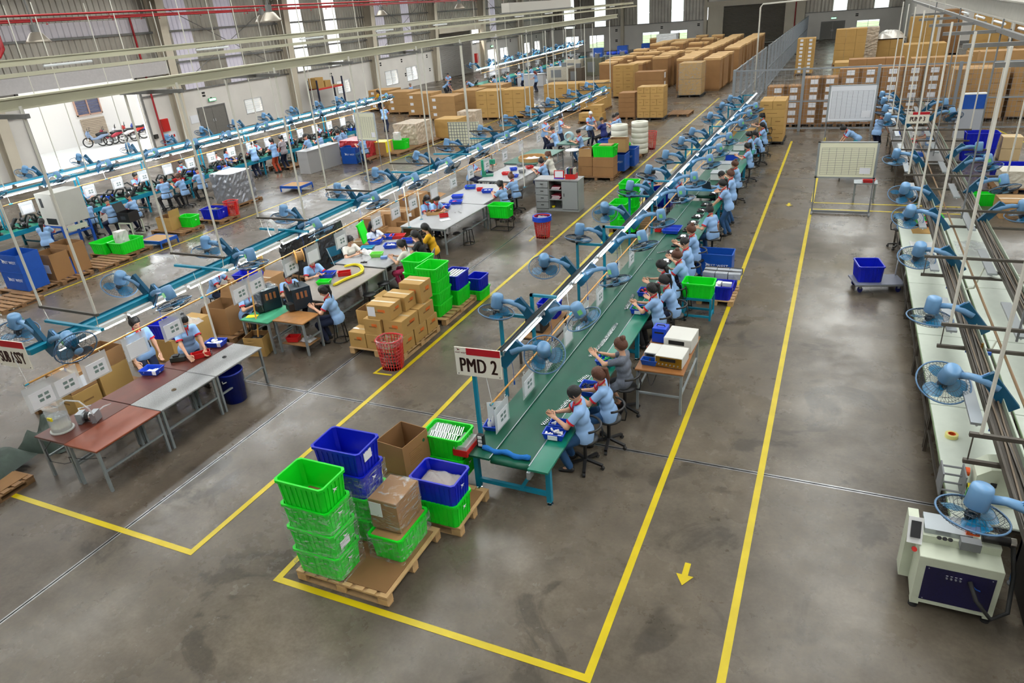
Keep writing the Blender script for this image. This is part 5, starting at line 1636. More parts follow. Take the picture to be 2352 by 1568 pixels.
t = crate((-4.4, 5.42, 0.16), PI/2, M_GREEN, 'single film-wrapped green crate under the wrapped carton', w=0.66, d=0.46, h=CH)
film_wrap(t, 0.67, 0.47, CH, 0, 9)
part(t, 'cardboard_lid', MB().box(-0.31, -0.21, CH - 0.03, 0.31, 0.21, CH - 0.02), M_CARD)
t = carton((-4.43, 5.47, 0.16 + CH + 0.006), 0, 0.4, 0.5, 0.44, 'film-wrapped brown carton with white slip on a green crate', M_CARD_B, tape=False)
film_wrap(t, 0.405, 0.505, 0.46, 0, 12)
part(t, 'film_top', lumpy(0.42, 0.52, 0.03, M_FILM, 10, 4), None, (0, 0, 0.442))
part(t, 'paper_slip', MB().box(-0.19, -0.262, 0.2, -0.02, -0.256, 0.4), M_PAPER)
pallet((-4.45, 6.33, 0), PI/2, 0.86, 1.25, 'second wooden pallet under the conveyor head crates', h=0.15, sheet=True)
crate((-4.14, 6.08, 0.16), 0, M_GREEN, 'green crate under the blue crate by the conveyor head', w=0.62, d=0.43, h=CH)
t = crate((-4.14, 6.08, 0.16 + CH*0.96), 0, M_BLUE, 'blue crate lined with white film next to the conveyor head', w=0.64, d=0.45, h=CH)
part(t, 'film_liner', lumpy(0.56, 0.38, 0.12, M_POLY, 9, 2), None, (0, 0, 0.2))
part(t, 'cardboard_liner', MB().box(-0.26, -0.17, 0.2, 0.26, 0.17, 0.21), M_CARD_IN)
carton((-4.95, 6.5, 0.16), -0.1, 0.46, 0.5, 0.36, 'plain carton under the tall open box on the second pallet', M_CARD_B)
t = open_carton((-4.95, 6.5, 0.53), -0.12, 0.46, 0.54, 0.46, 'tall open brown carton standing on another on the second pallet', M_CARD_B)
for k in range(7):
 part(t, 'print_line', MB().box(-0.001, -0.15, 0, 0.002, 0.1 - 0.02*(k % 3), 0.008), M_INK, (0.231, 0.0, 0.12 + 0.03*k))
part(t, 'recycle_mark', MB().cyl((0.23, 0.17, 0.33), (0.234, 0.17, 0.33), 0.025, n=12), mat('green_print', srgb(30, 90, 50), 0.7))
for i in range(2):
 t = crate((-4.5, 6.95, 0.02 + 0.16 + i*0.34), 0, M_GREEN, '%s green crate of metal rods half behind the conveyor head' % ('lower' if i == 0 else 'upper'), w=0.62, d=0.43, h=CH)
for k in range(26):
 part(t, 'metal_rod', qmesh('mrod', lambda: MB().cyl((0, -0.09, 0), (0, 0.09, 0.03), 0.011, n=6).mesh('metal_rod', M_CHROME)), None, (-0.22 + 0.034*(k % 13), -0.1 + 0.2*(k//13), 0.27 + 0.01*(k % 2)), (0, 0, 0.2))
part(t, 'film_liner', lumpy(0.3, 0.38, 0.1, M_POLY, 8, 7), None, (-0.14, 0.02, 0.3))
# ================================================================ the sub assembly line
def sx_(y): return -0.029*(y - 5.0)      # slight skew of this line
M_MAHOG = mat('mahogany_top', srgb(96, 48, 36), 0.3, noise=0.12, nscale=4)
M_REDWOOD = mat('redwood_top', srgb(138, 68, 42), 0.3, noise=0.1, nscale=4)
M_GRANITE = mat('granite_top', srgb(150, 150, 148), 0.35, noise=0.4, nscale=70)
tops = [(M_MAHOG, M_REDWOOD), (M_MAHOG, M_GRANITE), (M_MAHOG, M_GRANITE)]
nm = [('dark mahogany table under the water tank', 'bright reddish wooden table at the near end of the sub assembly line'),
 ('mahogany table behind the first speckled grey one', 'speckled grey table between reddish table and blue bin'),
 ('mahogany table with the red bin before the masked woman', 'speckled grey table standing over the blue bin')]
for r in range(3):
 yc = 5.6 + 1.185*r
 for c in range(2):
  table((-10.36 + 0.7*c + sx_(yc)*0.6, yc, 0), 0.015, 0.695, 1.17, 0.75, tops[r][c], nm[r][c])
TZ = 0.755
x, y = (-10.46, 5.17)
t = thing('water_tank', 'clear cylindrical water tank at the end of the mahogany table', 'tank', (x + 0.03, y + 0.12, TZ))
M_ACRYL = mat('clear_acrylic', (0.85, 0.9, 0.9), 0.05, alpha=0.2)
part(t, 'cylinder_wall', MB().lathe([(0.15, 0.02), (0.15, 0.44), (0.165, 0.44), (0.165, 0.46), (0.145, 0.46), (0.145, 0.02)], 24), M_ACRYL, smooth=True)
part(t, 'base_plate', MB().lathe([(0.0001, 0), (0.17, 0), (0.17, 0.02), (0.0001, 0.02)], 24), mat('milky_plastic', (0.7, 0.72, 0.66), 0.3, alpha=0.7))
part(t, 'water', MB().lathe([(0.0001, 0.022), (0.143, 0.022), (0.143, 0.26), (0.0001, 0.26)], 24), mat('tank_water', (0.65, 0.74, 0.78), 0.05, alpha=0.35))
part(t, 'sediment', MB().lathe([(0.0001, 0.022), (0.142, 0.022), (0.142, 0.08), (0.0001, 0.08)], 24), mat('sediment', srgb(200, 190, 160), 0.7))
part(t, 'float_tag', MB().box(-0.02, -0.145, 0.24, 0.08, -0.12, 0.29), M_YELPL)
part(t, 'hose', MB().tube([(0.1, 0.06, 0.45), (0.2, 0.1, 0.5), (0.33, 0.2, 0.45), (0.4, 0.26, 0.3), (0.42, 0.28, 0.16)], 0.014, 8), M_CLEARP, smooth=True)
x, y = (-10.22, 5.61)
t = thing('pump_motor', 'silver pump motor with black middle beside the water tank', 'pump', (x, y, TZ), 0.45)
part(t, 'motor_body', MB().cyl((-0.15, 0, 0.09), (0.15, 0, 0.09), 0.072, n=14), M_CHROME, smooth=True)
part(t, 'black_band', MB().cyl((-0.035, 0, 0.09), (0.035, 0, 0.09), 0.075, n=14), M_BLACK)
for k in (-1, 1):
 part(t, 'pump_head', MB().box(k*0.11 - 0.045, -0.08, 0.02, k*0.11 + 0.045, 0.08, 0.17), M_ALUM)
 part(t, 'mount_foot', MB().box(k*0.11 - 0.03, -0.1, 0, k*0.11 + 0.03, 0.1, 0.015), M_ALUM)
 part(t, 'hose_tail', MB().tube([(k*0.13, 0.05, 0.13), (k*0.2, 0.12, 0.17), (k*0.16 + 0.05, 0.3, 0.12)], 0.013, 6), M_CLEARP, smooth=True)
x, y = (-10.62, 7.15)
t = tray((x, y, TZ), 0.25, M_BLUEBIN, 'blue basket of white slips before the standing helper', 0.34, 0.25, 0.09)
fill_pieces(t, M_WHITEP, 0.22, 0.14, 0.03, 6, 21, 0.12, 'slip', 0.01)
part(t, 'paper_tag', MB().box(0.1, -0.138, 0.03, 0.17, -0.13, 0.1), M_PAPER)
x, y = (-10.33, 8.38)
t = tray((x, y, TZ), 0.25, M_BLUEBIN, 'blue basket of white slips at the post end of the speckled tables', 0.34, 0.25, 0.09)
fill_pieces(t, M_WHITEP, 0.24, 0.16, 0.05, 12, 22, 0.1, 'slip', 0.015)
part(t, 'paper_tag', MB().box(0.1, -0.138, 0.03, 0.17, -0.13, 0.1), M_PAPER)
x, y = (-10.24, 7.92)
def red_bin(loc, rz, label, w=0.32, d=0.15):
 t = thing('parts_bin', label, 'bin', loc, rz)
 part(t, 'bin_shell', open_box_mesh(w, d, 0.09, M_REDP, M_REDP, (), 0), None)
 part(t, 'label_slope', MB().box(-w/2 - 0.004, -d*0.4, 0.02, -w/2, d*0.4, 0.08), mat('bin_card', srgb(236, 170, 170), 0.6))
 part(t, 'handle_lip', MB().box(-w/2 - 0.012, -d/2, 0.082, -w/2 + 0.01, d/2, 0.094), M_REDP)
 return t
red_bin((x, y, TZ), 0.9, 'long red parts bin on the mahogany table before the masked woman')
x, y = (-10.56, 7.68)
t = thing('drill_unit', 'dark green-black drill unit on the mahogany table', 'tool', (x, y, TZ), 0.6)
part(t, 'body', MB().box(-0.13, -0.08, 0, 0.13, 0.08, 0.08), mat('dark_olive', srgb(40, 46, 40), 0.4))
part(t, 'chuck', MB().cyl((0.13, 0, 0.05), (0.22, 0, 0.05), 0.03, n=10), M_BLACK)
part(t, 'switch_block', MB().box(-0.08, -0.05, 0.08, 0.02, 0.05, 0.11), M_BLACK)
t = thing('handheld_scanner', 'black handheld tool by the red bin', 'tool', (x + 0.28, y + 0.38, TZ), 0.3)
part(t, 'grip', MB().bar((-0.08, 0, 0.02), (0.06, 0, 0.03), 0.035, 0.03), M_BLACK)
part(t, 'nose', MB().cyl((0.06, 0, 0.03), (0.12, 0, 0.035), 0.012, n=8), M_GREYP)
t = thing('cable_grommet', 'black grommet in the far speckled table top', 'grommet', (*(-9.78, 8.02), TZ - 0.004))
part(t, 'ring', MB().lathe([(0.02, 0), (0.04, 0.0), (0.04, 0.012), (0.02, 0.012), (0.02, 0)], 14), M_BLACK)
t = thing('cable_grommet', 'worn grommet hole in the near speckled table top', 'grommet', (*(-9.70, 6.79), TZ - 0.004))
part(t, 'ring', MB().lathe([(0.02, 0), (0.04, 0.0), (0.04, 0.012), (0.02, 0.012), (0.02, 0)], 14), mat('worn_brass', srgb(110, 90, 60), 0.5))
x, y = (-9.53, 7.68)
t = thing('waste_bin', 'big round blue bin under the speckled table', 'bin', (x - 0.02, y + 0.15, 0))
part(t, 'tub', MB().lathe([(0.0001, 0.0), (0.19, 0.0), (0.235, 0.58), (0.25, 0.58), (0.25, 0.61), (0.225, 0.61), (0.18, 0.02), (0.0001, 0.02)], 24), mat('bin_blue_deep', srgb(14, 40, 150), 0.35, noise=0.25, nscale=6), smooth=True)
part(t, 'handle', MB().tube([(0.05, -0.235, 0.5), (0.09, -0.26, 0.48), (0.14, -0.22, 0.5)], 0.01, 6), M_WHITEP)
t = thing('floor_cable', 'thin black cable looped under the near wooden table', 'cable', (-10.35, 5.0, 0))
part(t, 'cable', MB().tube([(0.0, 0.02, 0.72), (-0.08, -0.06, 0.6), (-0.02, -0.08, 0.42), (0.2, -0.02, 0.38), (0.35, 0.0, 0.43), (0.3, 0.02, 0.5), (0.5, 0.1, 0.45), (0.9, 0.2, 0.5)], 0.006, 5), M_BLACK)
wk('stand_down', (-11.29, 7.58), -0.3, 'woman in blue polo standing at the sub assembly tables with a name card', seat=None, hair='pony', res=0.016, trousers=M_NAVY)
wk('stand_b', (-10.47, 7.94), -0.4, 'masked woman in blue polo working over the red bin', seat=None, hair='bun', mask=True, res=0.016, trousers=M_NAVY)
RX = lambda y: -10.6 - 0.0265*(y - 5.1)
t, h = beam_thing('light_rail', 'teal light rail hung above the sub assembly tables', 'light rail', (RX(5.35), 5.35, 2.05), (RX(37.5), 37.5, 2.05))
part(t, 'channel', MB().box(-0.06, -h, -0.05, 0.06, h, 0.03), M_TEAL)
part(t, 'channel_lip', MB().box(-0.06, -h, 0.03, -0.05, h, 0.06), M_TEAL_D)
n = 24
for i in range(n):
 y = -h + 0.35 + (2*h - 0.5)*i/n
 f = part(t, 'lamp_housing', MB().box(0.07, y, -0.12, 0.15, y + 1.25, -0.06), M_WHITEP)
 part(f, 'tube_lamp', MB().cyl((0.11, y + 0.03, -0.14), (0.11, y + 1.22, -0.14), 0.02, n=8), M_TUBE)
hang_sign((-10.78, 5.22, 2.06), math.radians(4), "SUB ASS'Y", 0.27, "cream sign reading SUB ASS'Y at the near end of the teal rail", w=0.68, h=0.44, sx=0.42)
HY = [6.2, 8.9, 11.35, 13.9, 17.0, 19.6, 22.3, 25.0, 27.8, 30.6, 33.4, 36.4]
for i, y in enumerate(HY):
 cx = RX(y) - 0.1
 t = thing('rail_hanger', '%s rod hanger from the front holding up the teal rail' % nth(i), 'hanger', (cx, y, 0))
 for sx in (-0.66, 0.66):
  part(t, 'long_rod', MB().cyl((sx, 0, 2.36), (sx, 0, 5.42), 0.021, n=7), M_RODW)
  part(t, 'short_rod', MB().cyl((sx*0.97, 0, 2.36), (sx*0.9, 0, 2.1), 0.007, n=5), M_RODW)
 part(t, 'grey_bar', MB().box(-0.7, -0.02, 2.33, 0.7, 0.02, 2.37), M_DARKTRAY)
 part(t, 'teal_bar', MB().box(-0.68, -0.03, 2.08, 0.68, 0.03, 2.12), M_TEAL)
fl = [5.67, 7.64, 9.75, 11.98, 14.10, 16.07, 18.27, 20.47, 23.01, 25.51, 27.92, 30.45, 33.41, 36.42]
fr = [5.64, 7.54, 9.53, 11.52, 13.81, 15.88, 17.99, 20.09, 22.23, 24.49, 26.87, 29.59, 32.22, 34.57]
for i, y in enumerate(fl):
 fan((RX(y) - 0.03, y, 1.98), PI + rnd.uniform(-0.2, 0.2), [20, 35, 12, 15, 10, 12, 25, 14, 20, 10, 16, 20, 12, 18][i], '%s blue fan from the near end on the window side of the teal rail' % nth(i), rnd.uniform(-0.3, 0.3), 'sub assembly fans', rnd.random()*2)
for i, y in enumerate(fr):
 fan((RX(y) + 0.03, y, 1.9), rnd.uniform(-0.2, 0.2), [62, 18, 10, 24, 14, 26, 40, 30, 12, 16, 20, 12, 20, 14][i], '%s blue fan from the near end on the table side of the teal rail' % nth(i), rnd.uniform(-0.3, 0.3), 'sub assembly fans', rnd.random()*2, cord=True)
paper_pole('bamboo cane hung along the sub assembly tables', (-10.35, 5.0, 1.7), (-10.95, 36.0, 1.72), [0.005, 0.018, 0.035, 0.06, 0.085, 0.14, 0.155, 0.19, 0.215, 0.25, 0.3, 0.33, 0.36, 0.4, 0.44, 0.48, 0.52, 0.57, 0.62, 0.68, 0.75], 'the sub assembly cane')
for i, (px, py) in enumerate(((-10.4, 8.46), (-10.76, 16.10), (-10.82, 16.88), (-9.25, 20.97))):
 t = thing('support_pole', '%s white support pole standing on the sub assembly tables' % nth(i), 'pole', (px, py, TZ))
 part(t, 'tube', MB().cyl((0, 0, 0.01), (0, 0, 1.28), 0.02, n=8), M_RODW)
 part(t, 'foot_flange', MB().lathe([(0.0001, 0), (0.05, 0), (0.05, 0.01), (0.02, 0.02)], 12), M_TEAL)
t = table((-9.72, 9.95, 0), 0.01, 0.78, 0.56, 0.74, mat('bench_board', srgb(172, 120, 66), 0.45, noise=0.2), 'wooden-topped bench with lower shelf before the seated machine operator', shelf=M_CARD_B)
t = table((-10.5, 10.0, 0), 0.0, 0.75, 0.9, 0.72, mat('bench_mat_green', srgb(60, 150, 110), 0.5), 'small bench with green mat under the film-covered machine')
t = thing('yellow_board', 'yellow plastic sheet at the corner of the green bench', 'sheet', (-10.72, 9.75, 0.725), 0.4)
part(t, 'sheet', MB().box(-0.12, -0.07, 0, 0.12, 0.07, 0.004), M_YELPL)
def winder(loc, rz, label, film=False):
 t = thing('winding_machine', label, 'machine', loc, rz)
 dk = mat('machine_dark', srgb(28, 46, 58), 0.35)
 part(t, 'cabinet', box_mesh(0.42, 0.4, 0.46, dk, 'cabinet'), None)
 part(t, 'gauge_panel', MB().box(0.21, -0.16, 0.2, 0.216, 0.16, 0.42), mat('machine_plate', srgb(40, 52, 60), 0.3))
 for k in range(3):
  part(t, 'gauge', MB().box(0.216, -0.12 + 0.09*k, 0.24, 0.224, -0.07 + 0.09*k, 0.38), mat('gauge_copper', srgb(170, 110, 70), 0.4))
 part(t, 'press_head', MB().box(0.0, -0.32, 0.02, 0.2, -0.2, 0.16), M_BLACK)
 part(t, 'guide_ring', MB().tube([(0.0 + 0.2*math.cos(a), -0.22, 0.3 + 0.26*math.sin(a)) for a in np.linspace(0.6, 4.4, 14)], 0.014, 6), mat('guide_tin', srgb(150, 140, 130), 0.4, 0.5))
 part(t, 'top_handle', MB().tube([(-0.1, 0, 0.46), (-0.08, 0, 0.54), (0.08, 0, 0.54), (0.1, 0, 0.46)], 0.012, 6), M_BLACK)
 if film:
  part(t, 'film_hood', lumpy(0.5, 0.48, 0.06, M_FILM, 8, 3), None, (0, 0, 0.47))
  part(t, 'film_skirt', MB().box(-0.24, -0.24, 0.05, 0.24, -0.235, 0.5), M_FILM)
 return t
winder((-10.0, 10.45, 0.75), -0.5, 'dark winding machine with copper gauges beside the wooden bench')
winder((-10.7, 10.25, 0.73), -0.4, 'dark winding machine under clear film on the green bench', True)
wk('work_low', (-9.32, 10.46), PI + 0.45, 'woman in blue polo with ponytail operating the dark winding machine', hair='pony', seat='stool', trousers=M_NAVY, res=0.016)
wk('work_low', (-11.16, 10.17), -0.1, 'masked woman in blue polo at the film-covered machine', hair='bun', mask=True, seat='stool', trousers=M_BLACKT, res=0.016)
x, y = (-9.84, 9.87)
t = tray((x, y, 0.215), 0.3, M_REDP, 'red tray on the wooden bench\'s lower shelf', 0.26, 0.2, 0.1)
t = thing('parts_bag', 'clear bag of silver parts beside the red tray on the shelf', 'bag', (x + 0.27, y + 0.12, 0.21))
part(t, 'bag', lumpy(0.28, 0.24, 0.12, mat('silver_parts', (0.6, 0.6, 0.62), 0.3, 0.6, bump=1.0, nscale=60), 8, 6), None)
x, y = (-10.57, 9.46)
t = open_carton((x + 0.05, y + 0.1, 0), 0.25, 0.44, 0.4, 0.42, 'open carton on the floor catching the tan tape strip', M_CARD_Y, filler=M_BLACK)
t = thing('carrier_tape', 'tan carrier tape running from the machine into the open carton', 'tape', (x + 0.05, y + 0.1, 0))
part(t, 'strip', MB().tube([(0.02, 0, 0.36), (0.0, 0.08, 0.6), (-0.06, 0.15, 0.85), (-0.05, 0.18, 1.15), (-0.07, 0.2, 1.5), (-0.03, 0.22, 1.75)], 0.016, 5), M_BAMBOO)
x, y = (-10.36, 11.10)
t = thing('tape_reel', 'tan cardboard reel mounted on a bent arm above the machines', 'reel', (x, y, 1.62), 0.9)
for s in (-0.08, 0.08):
 part(t, 'flange', MB().cyl((s - 0.006, 0, 0), (s + 0.006, 0, 0), 0.15, n=24), mat('reel_card', srgb(216, 160, 84), 0.6))
part(t, 'wound_tape', MB().cyl((-0.075, 0, 0), (0.075, 0, 0), 0.1, n=20), M_CARD)
part(t, 'hub_cap', MB().cyl((0.085, 0, 0), (0.1, 0, 0), 0.035, n=12), M_BLACK)
part(t, 'arm', MB().tube([(0, 0, 0), (-0.06, 0, -0.3), (-0.1, 0.05, -0.5), (-0.1, 0.05, -0.86)], 0.012, 6), M_BLACK)
x, y = (-11.48, 11.00)
t = thing('tape_reel', 'large yellow cardboard reel leaning behind the film-covered machine', 'reel', (x, y, 1.5), 1.0)
for s in (-0.05, 0.05):
 part(t, 'flange', MB().cyl((s - 0.005, 0, 0), (s + 0.005, 0, 0), 0.3, n=28), mat('reel_yellow', srgb(232, 204, 118), 0.6))
part(t, 'wound_tape', MB().cyl((-0.045, 0, 0), (0.045, 0, 0), 0.22, n=24), M_CARD)
part(t, 'arm', MB().cyl((0, 0, 0), (0, 0.05, -0.8), 0.014, n=6), M_GREYP)
x, y = (-11.05, 11.19)
t = thing('cable_coil', 'white cable coil hanging beside the teal rail', 'cable', (x, y, 2.15))
for k in range(5):
 part(t, 'coil_turn', MB().tube([((0.1 + 0.01*k)*math.cos(a), 0.012*(k-2), (0.19 + 0.008*k)*math.sin(a)) for a in np.linspace(0, 2*PI, 18)[:-1]], 0.008, 5, closed=True), M_WHITEP)
part(t, 'tail', MB().tube([(0.02, 0, -0.2), (0.06, 0, -0.35), (0.14, 0, -0.42)], 0.008, 5), M_WHITEP)
t = table((-10.2, 11.85, 0), 0.0, 1.45, 0.0 + 2.1, 0.74, mat('bench_grey_brown', srgb(150, 140, 130), 0.35, noise=0.1), 'grey-brown table with the looped yellow cable')
t = table((-10.6, 14.0, 0), -0.02, 0.75, 2.1, 0.76, M_TOPG, 'pale grey table half of the four women\'s station, wall side')
t = table((-9.85, 14.0, 0), -0.02, 0.75, 2.1, 0.76, M_TOPG, 'pale grey table half of the four women\'s station, aisle side')
t = table((-10.3, 17.4, 0), -0.03, 1.5, 2.6, 0.76, M_TOPG, 'long pale grey table with empty blue trays')
t = table((-10.5, 20.0, 0), -0.03, 1.7, 2.5, 0.76, M_TOPG, 'long grey table where the two ponytailed women sort boards')
t = thing('yellow_cable_loop', 'bright yellow cable bundle looped on the grey-brown table', 'cable', (*(-10.10, 12.27), 0.75))
pts = [(-10.03, 11.61), (-10.02, 11.99), (-9.90, 12.29), (-9.88, 12.54), (-10.17, 12.89), (-10.45, 12.96), (-10.57, 12.76)]
x0, y0 = t.location.x, t.location.y
pts = [tuple((Vector(pts[i]).lerp(Vector(pts[i+1]), f) + Vector(pts[max(i-1,0)]).lerp(Vector(pts[min(i+2,len(pts)-1)]), 0.5)*0.0))[:2] for i in range(len(pts)-1) for f in (0, 0.33, 0.66)] + [pts[-1]]
for _ in range(3): pts = [pts[0]] + [((pts[i-1][0]+pts[i][0]*2+pts[i+1][0])/4, (pts[i-1][1]+pts[i][1]*2+pts[i+1][1])/4) for i in range(1, len(pts)-1)] + [pts[-1]]
for k in range(6):
 part(t, 'cable', MB().tube([(px - x0 + 0.022*(k % 3), py - y0 + 0.02*(k//2), 0.016 + 0.02*(k//3)) for px, py in pts], 0.014, 6), M_YELPL, smooth=True)
x, y = (-10.59, 12.14); t = tray((x, y, 0.745), 0.3, M_BLUEBIN, 'blue tray of dark plugs on the grey-brown table', 0.36, 0.28, 0.09); fill_pieces(t, M_BLACK, 0.24, 0.16, 0.03, 14, 31, 0.06)
x, y = (-10.23, 12.32); red_bin((x, y, 0.745), 0.6, 'short red parts bin inside the yellow cable loop', 0.3, 0.18)
x, y = (-10.34, 11.69); t = tray((x, y, 0.745), 0.3, M_GREEN, 'green tray beside the ponytailed machine operator', 0.3, 0.22, 0.08)
wk('work_low', (-10.92, 12.08), -0.5, 'woman in blue polo behind the tan reel at the grey-brown table', hair='fringe', res=0.018, seat='stool')
wk('work_low', (-10.76, 11.06), -0.4, 'woman half hidden behind the winding machines', hair='fringe', res=0.02, seat='stool')
wk('work_c', (-12.84, 11.04), 0.3, 'woman bending over blue trays behind the teal rail', hair='bun', res=0.02, seat='stool')
M_YT = mat('yellow_shirt', srgb(228, 172, 16), 0.8); M_BT = mat('black_shirt', (0.02, 0.02, 0.022), 0.8); M_WT = mat('white_shirt', srgb(226, 222, 210), 0.8)
M_PINK = mat('pink_dots', srgb(214, 60, 110), 0.8, noise=0.6, nscale=90)
wk('work_low', (-9.51, 14.94), PI + 0.35, 'woman in yellow shirt with long hair at the pale grey table', hair='long', shirt=M_YT, collar=False, trousers=M_BLACKT, seat='stool', res=0.018)
wk('work_low', (-9.45, 14.33), PI + 0.3, 'woman in black shirt beside the one in yellow', hair='long', shirt=M_BT, collar=False, trousers=M_BLACKT, seat='stool', res=0.018)
wk('work_low', (-9.38, 13.56), PI + 0.2, 'woman in white top and pink dotted skirt sorting cables', hair='pony', shirt=M_WT, collar=False, trousers=M_PINK, seat='stool', res=0.018)
wk('work_low', (-10.94, 13.62), -0.3, 'woman in white tee and red pinafore reaching over the table', hair='long', shirt=M_WT, collar=False, trousers=mat('red_dress', srgb(180, 30, 40), 0.8), seat=None, res=0.018)
wk('talk', (-11.04, 14.79), -0.35, 'woman in pale blue blouse facing the camera across the table', hair='long', shirt=mat('pale_blouse', srgb(196, 204, 222), 0.8), collar=True, collarm=M_NAVY, trousers=M_NAVY, seat='stool', res=0.018)
def folding_chair(loc, rz, label, m):
 t = thing('folding_chair', label, 'chair', loc, rz)
 part(t, 'seat', MB().box(-0.2, -0.2, 0.43, 0.2, 0.2, 0.46), m)
 part(t, 'backrest', MB().bar((-0.21, 0, 0.6), (-0.25, 0, 0.84), 0.4, 0.02, up=(1, 0, 0)), m)
 for s in (-0.2, 0.2):
  part(t, 'leg', MB().tube([(-0.26, s, 0.84), (0.22, s, 0.0)], 0.012, 6), M_LEG)
  part(t, 'leg', MB().tube([(0.14, s, 0.45), (-0.22, s, 0.0)], 0.012, 6), M_LEG)
 return t
x, y = (-11.52, 13.82); folding_chair((x, y, 0), -0.3, 'teal folding chair behind the woman in red pinafore', M_TEAL_D)
x, y = (-9.08, 14.05); folding_chair((x, y, 0), PI + 0.3, 'grey folding chair of the woman in black', M_GREYP)
def tray_px(p, m, label, w=0.34, d=0.26, rz=0.3, z=0.765, n=0, pm=None, h=0.085):
 t = tray((p[0], p[1], z), rz, m, label, w, d, h)
 if n: fill_pieces(t, pm or M_WHITEP, w*0.6, d*0.6, 0.04, n, int(abs(p[0]*100)), 0.06)
 return t
tray_px((-10.85, 14.55), M_BLUEBIN, 'blue tray between the two women facing the aisle')
tray_px((-10.77, 15.01), M_BLUEBIN, 'blue tray beside the wide red one on the shared table')
tray_px((-10.51, 15.11), M_REDP, 'wide red tray in the middle of the shared table', 0.4)
tray_px((-10.01, 14.81), M_BLUEBIN, 'blue tray next to the black-shirted woman')
tray_px((-10.23, 14.34), M_BLUEBIN, 'blue tray heaped with white pieces before the pink skirt', n=20)
tray_px((-10.84, 14.13), M_TEAL, 'flat teal tray near the woman in red pinafore', h=0.04)
tray_px((-10.19, 13.63), mat('lime_plastic', srgb(130, 230, 90), 0.4), 'lime green tray with coiled yellow tubing', 0.3, 0.22)
t = thing('parts_bag', 'clear bag of white caps on the shared table', 'bag', (*(-10.65, 13.80), 0.765))
part(t, 'bag', lumpy(0.4, 0.26, 0.12, mat('white_caps', (0.75, 0.74, 0.72), 0.5, bump=1.0, nscale=70), 9, 8), None)
t = thing('small_box', 'little blue and white carton on the shared table', 'box', (*(-9.91, 13.52), 0.765), 0.5)
part(t, 'carton_body', box_mesh(0.16, 0.1, 0.06, mat('light_blue_card', srgb(120, 150, 220), 0.6), 'carton_body'), None)
t = thing('black_clip', 'black clip lying on the shared table corner', 'clip', (*(-10.25, 13.14), 0.765), 0.4)
part(t, 'jaw', MB().box(-0.08, -0.015, 0, 0.08, 0.015, 0.02), M_BLACK)
part(t, 'lever', MB().box(-0.02, -0.05, 0, 0.02, 0.05, 0.025), M_BLACK)
tray_px((-10.78, 18.13), M_BLUEBIN, 'flat blue tray of white bars before the two women at the long table', 0.44, 0.3, n=12)
tray_px((-10.62, 18.68), M_BLUEBIN, 'blue tray of tools, lower of the pair on the long table', 0.4, 0.28, n=6, pm=M_REDP)
tray_px((-10.91, 19.33), M_BLUEBIN, 'empty blue tray at the back of the long table', 0.36, 0.26)
tray_px((-11.07, 20.57), M_BLUEBIN, 'blue tray of green boards at the far long table', 0.36, 0.3, n=10, pm=MAT['pcb_green'])
tray_px((-10.22, 20.13), M_BLUEBIN, 'blue tray under the ponytailed sorter\'s hands', 0.36, 0.26, n=8)
tray_px((-10.59, 20.31), M_REDP, 'little red tray between blue ones at the far long table', 0.2, 0.18)
t = open_carton((*(-10.69, 17.49), 0.765), 0.4, 0.5, 0.34, 0.09, 'shallow open carton tray on the long grey table', M_CARD)
x, y = (-10.25, 17.22); red_bin((x, y, 0.765), 0.6, 'red parts bin at the near end of the long grey table', 0.26, 0.16)
paper_sheet((*(-10.06, 16.94), 0.766), 0.8, 'white sheet of paper under the red bin', 0.3, 0.21)
t = thing('metal_clips', 'few loose clips on the long grey table', 'parts', (*(-10.00, 17.65), 0.765))
for k in range(5): part(t, 'clip', MESH['clip'], None, (0.05*k - 0.1, 0.04*((k*3) % 4), 0), (0, 0, k))
wk('work_low', (-11.04, 17.68), -0.2, 'masked woman writing at the long grey table', hair='long', mask=True, seat='stool', res=0.02)
wk('work_c', (-10.69, 17.67), -0.3, 'woman with head down beside the masked writer', hair='fringe', seat='stool', res=0.02)
wk('work_low', (-9.55, 19.70), PI - 0.3, 'ponytailed woman sorting boards at the far end of the long table', hair='pony', seat='swivel', res=0.02)
wk('work_low', (-9.63, 20.76), PI - 0.3, 'brown-haired woman with bun beside the ponytailed sorter', hair='bun', hairm=M_HAIR_B, seat='swivel', res=0.02)
wk('work_low', (-12.01, 23.91), -0.1, 'masked woman at the soldering bench behind the green press', hair='fringe', mask=True, seat='stool', res=0.022)
wk('work_low', (-12.20, 23.06), -0.1, 'woman on the wall side passing parts over the green trays', hair='long', seat='stool', res=0.022)
x, y = (-9.48, 17.18); seat_at('stool', (x, y), 0, 'empty black round stool in the aisle by the long grey table')
x, y = (-9.44, 12.71); seat_at('stool', (x, y), 0, 'empty black round stool behind the cartons')
x, y = (-9.36, 11.99); t = seat_at('stool', (x, y), 0, 'round stool with a yellow scrap beside the open carton')
t = thing('shoe', 'single black shoe on the floor by the aisle stool', 'shoe', (*(-10.35, 18.03), 0.0), 0.5)
part(t, 'sole', MB().box(-0.12, -0.04, 0, 0.12, 0.04, 0.02), M_RUBBER)
part(t, 'upper', lumpy(0.23, 0.08, 0.05, M_SHOE, 6, 2), None, (0, 0, 0.02))
pallet((-7.93, 10.78, 0), 0, 1.32, 1.45, 'wooden pallet under the taped cartons by the red basket', h=0.14)
def cc(x, y, k, label, w=0.4, d=0.38, h=0.33, rz=0.0, **kw):
 return carton((x, y, 0.142 + k), rz, w, d, h, label, M_CARD_Y, printed=('-y', '+x'), stamp=True, group='stamped cartons', **kw)
cc(-8.37, 10.28, 0, 'bottom carton at the near left of the stamped stack')
cc(-7.95, 10.28, 0, 'bottom carton in the middle front of the stamped stack')
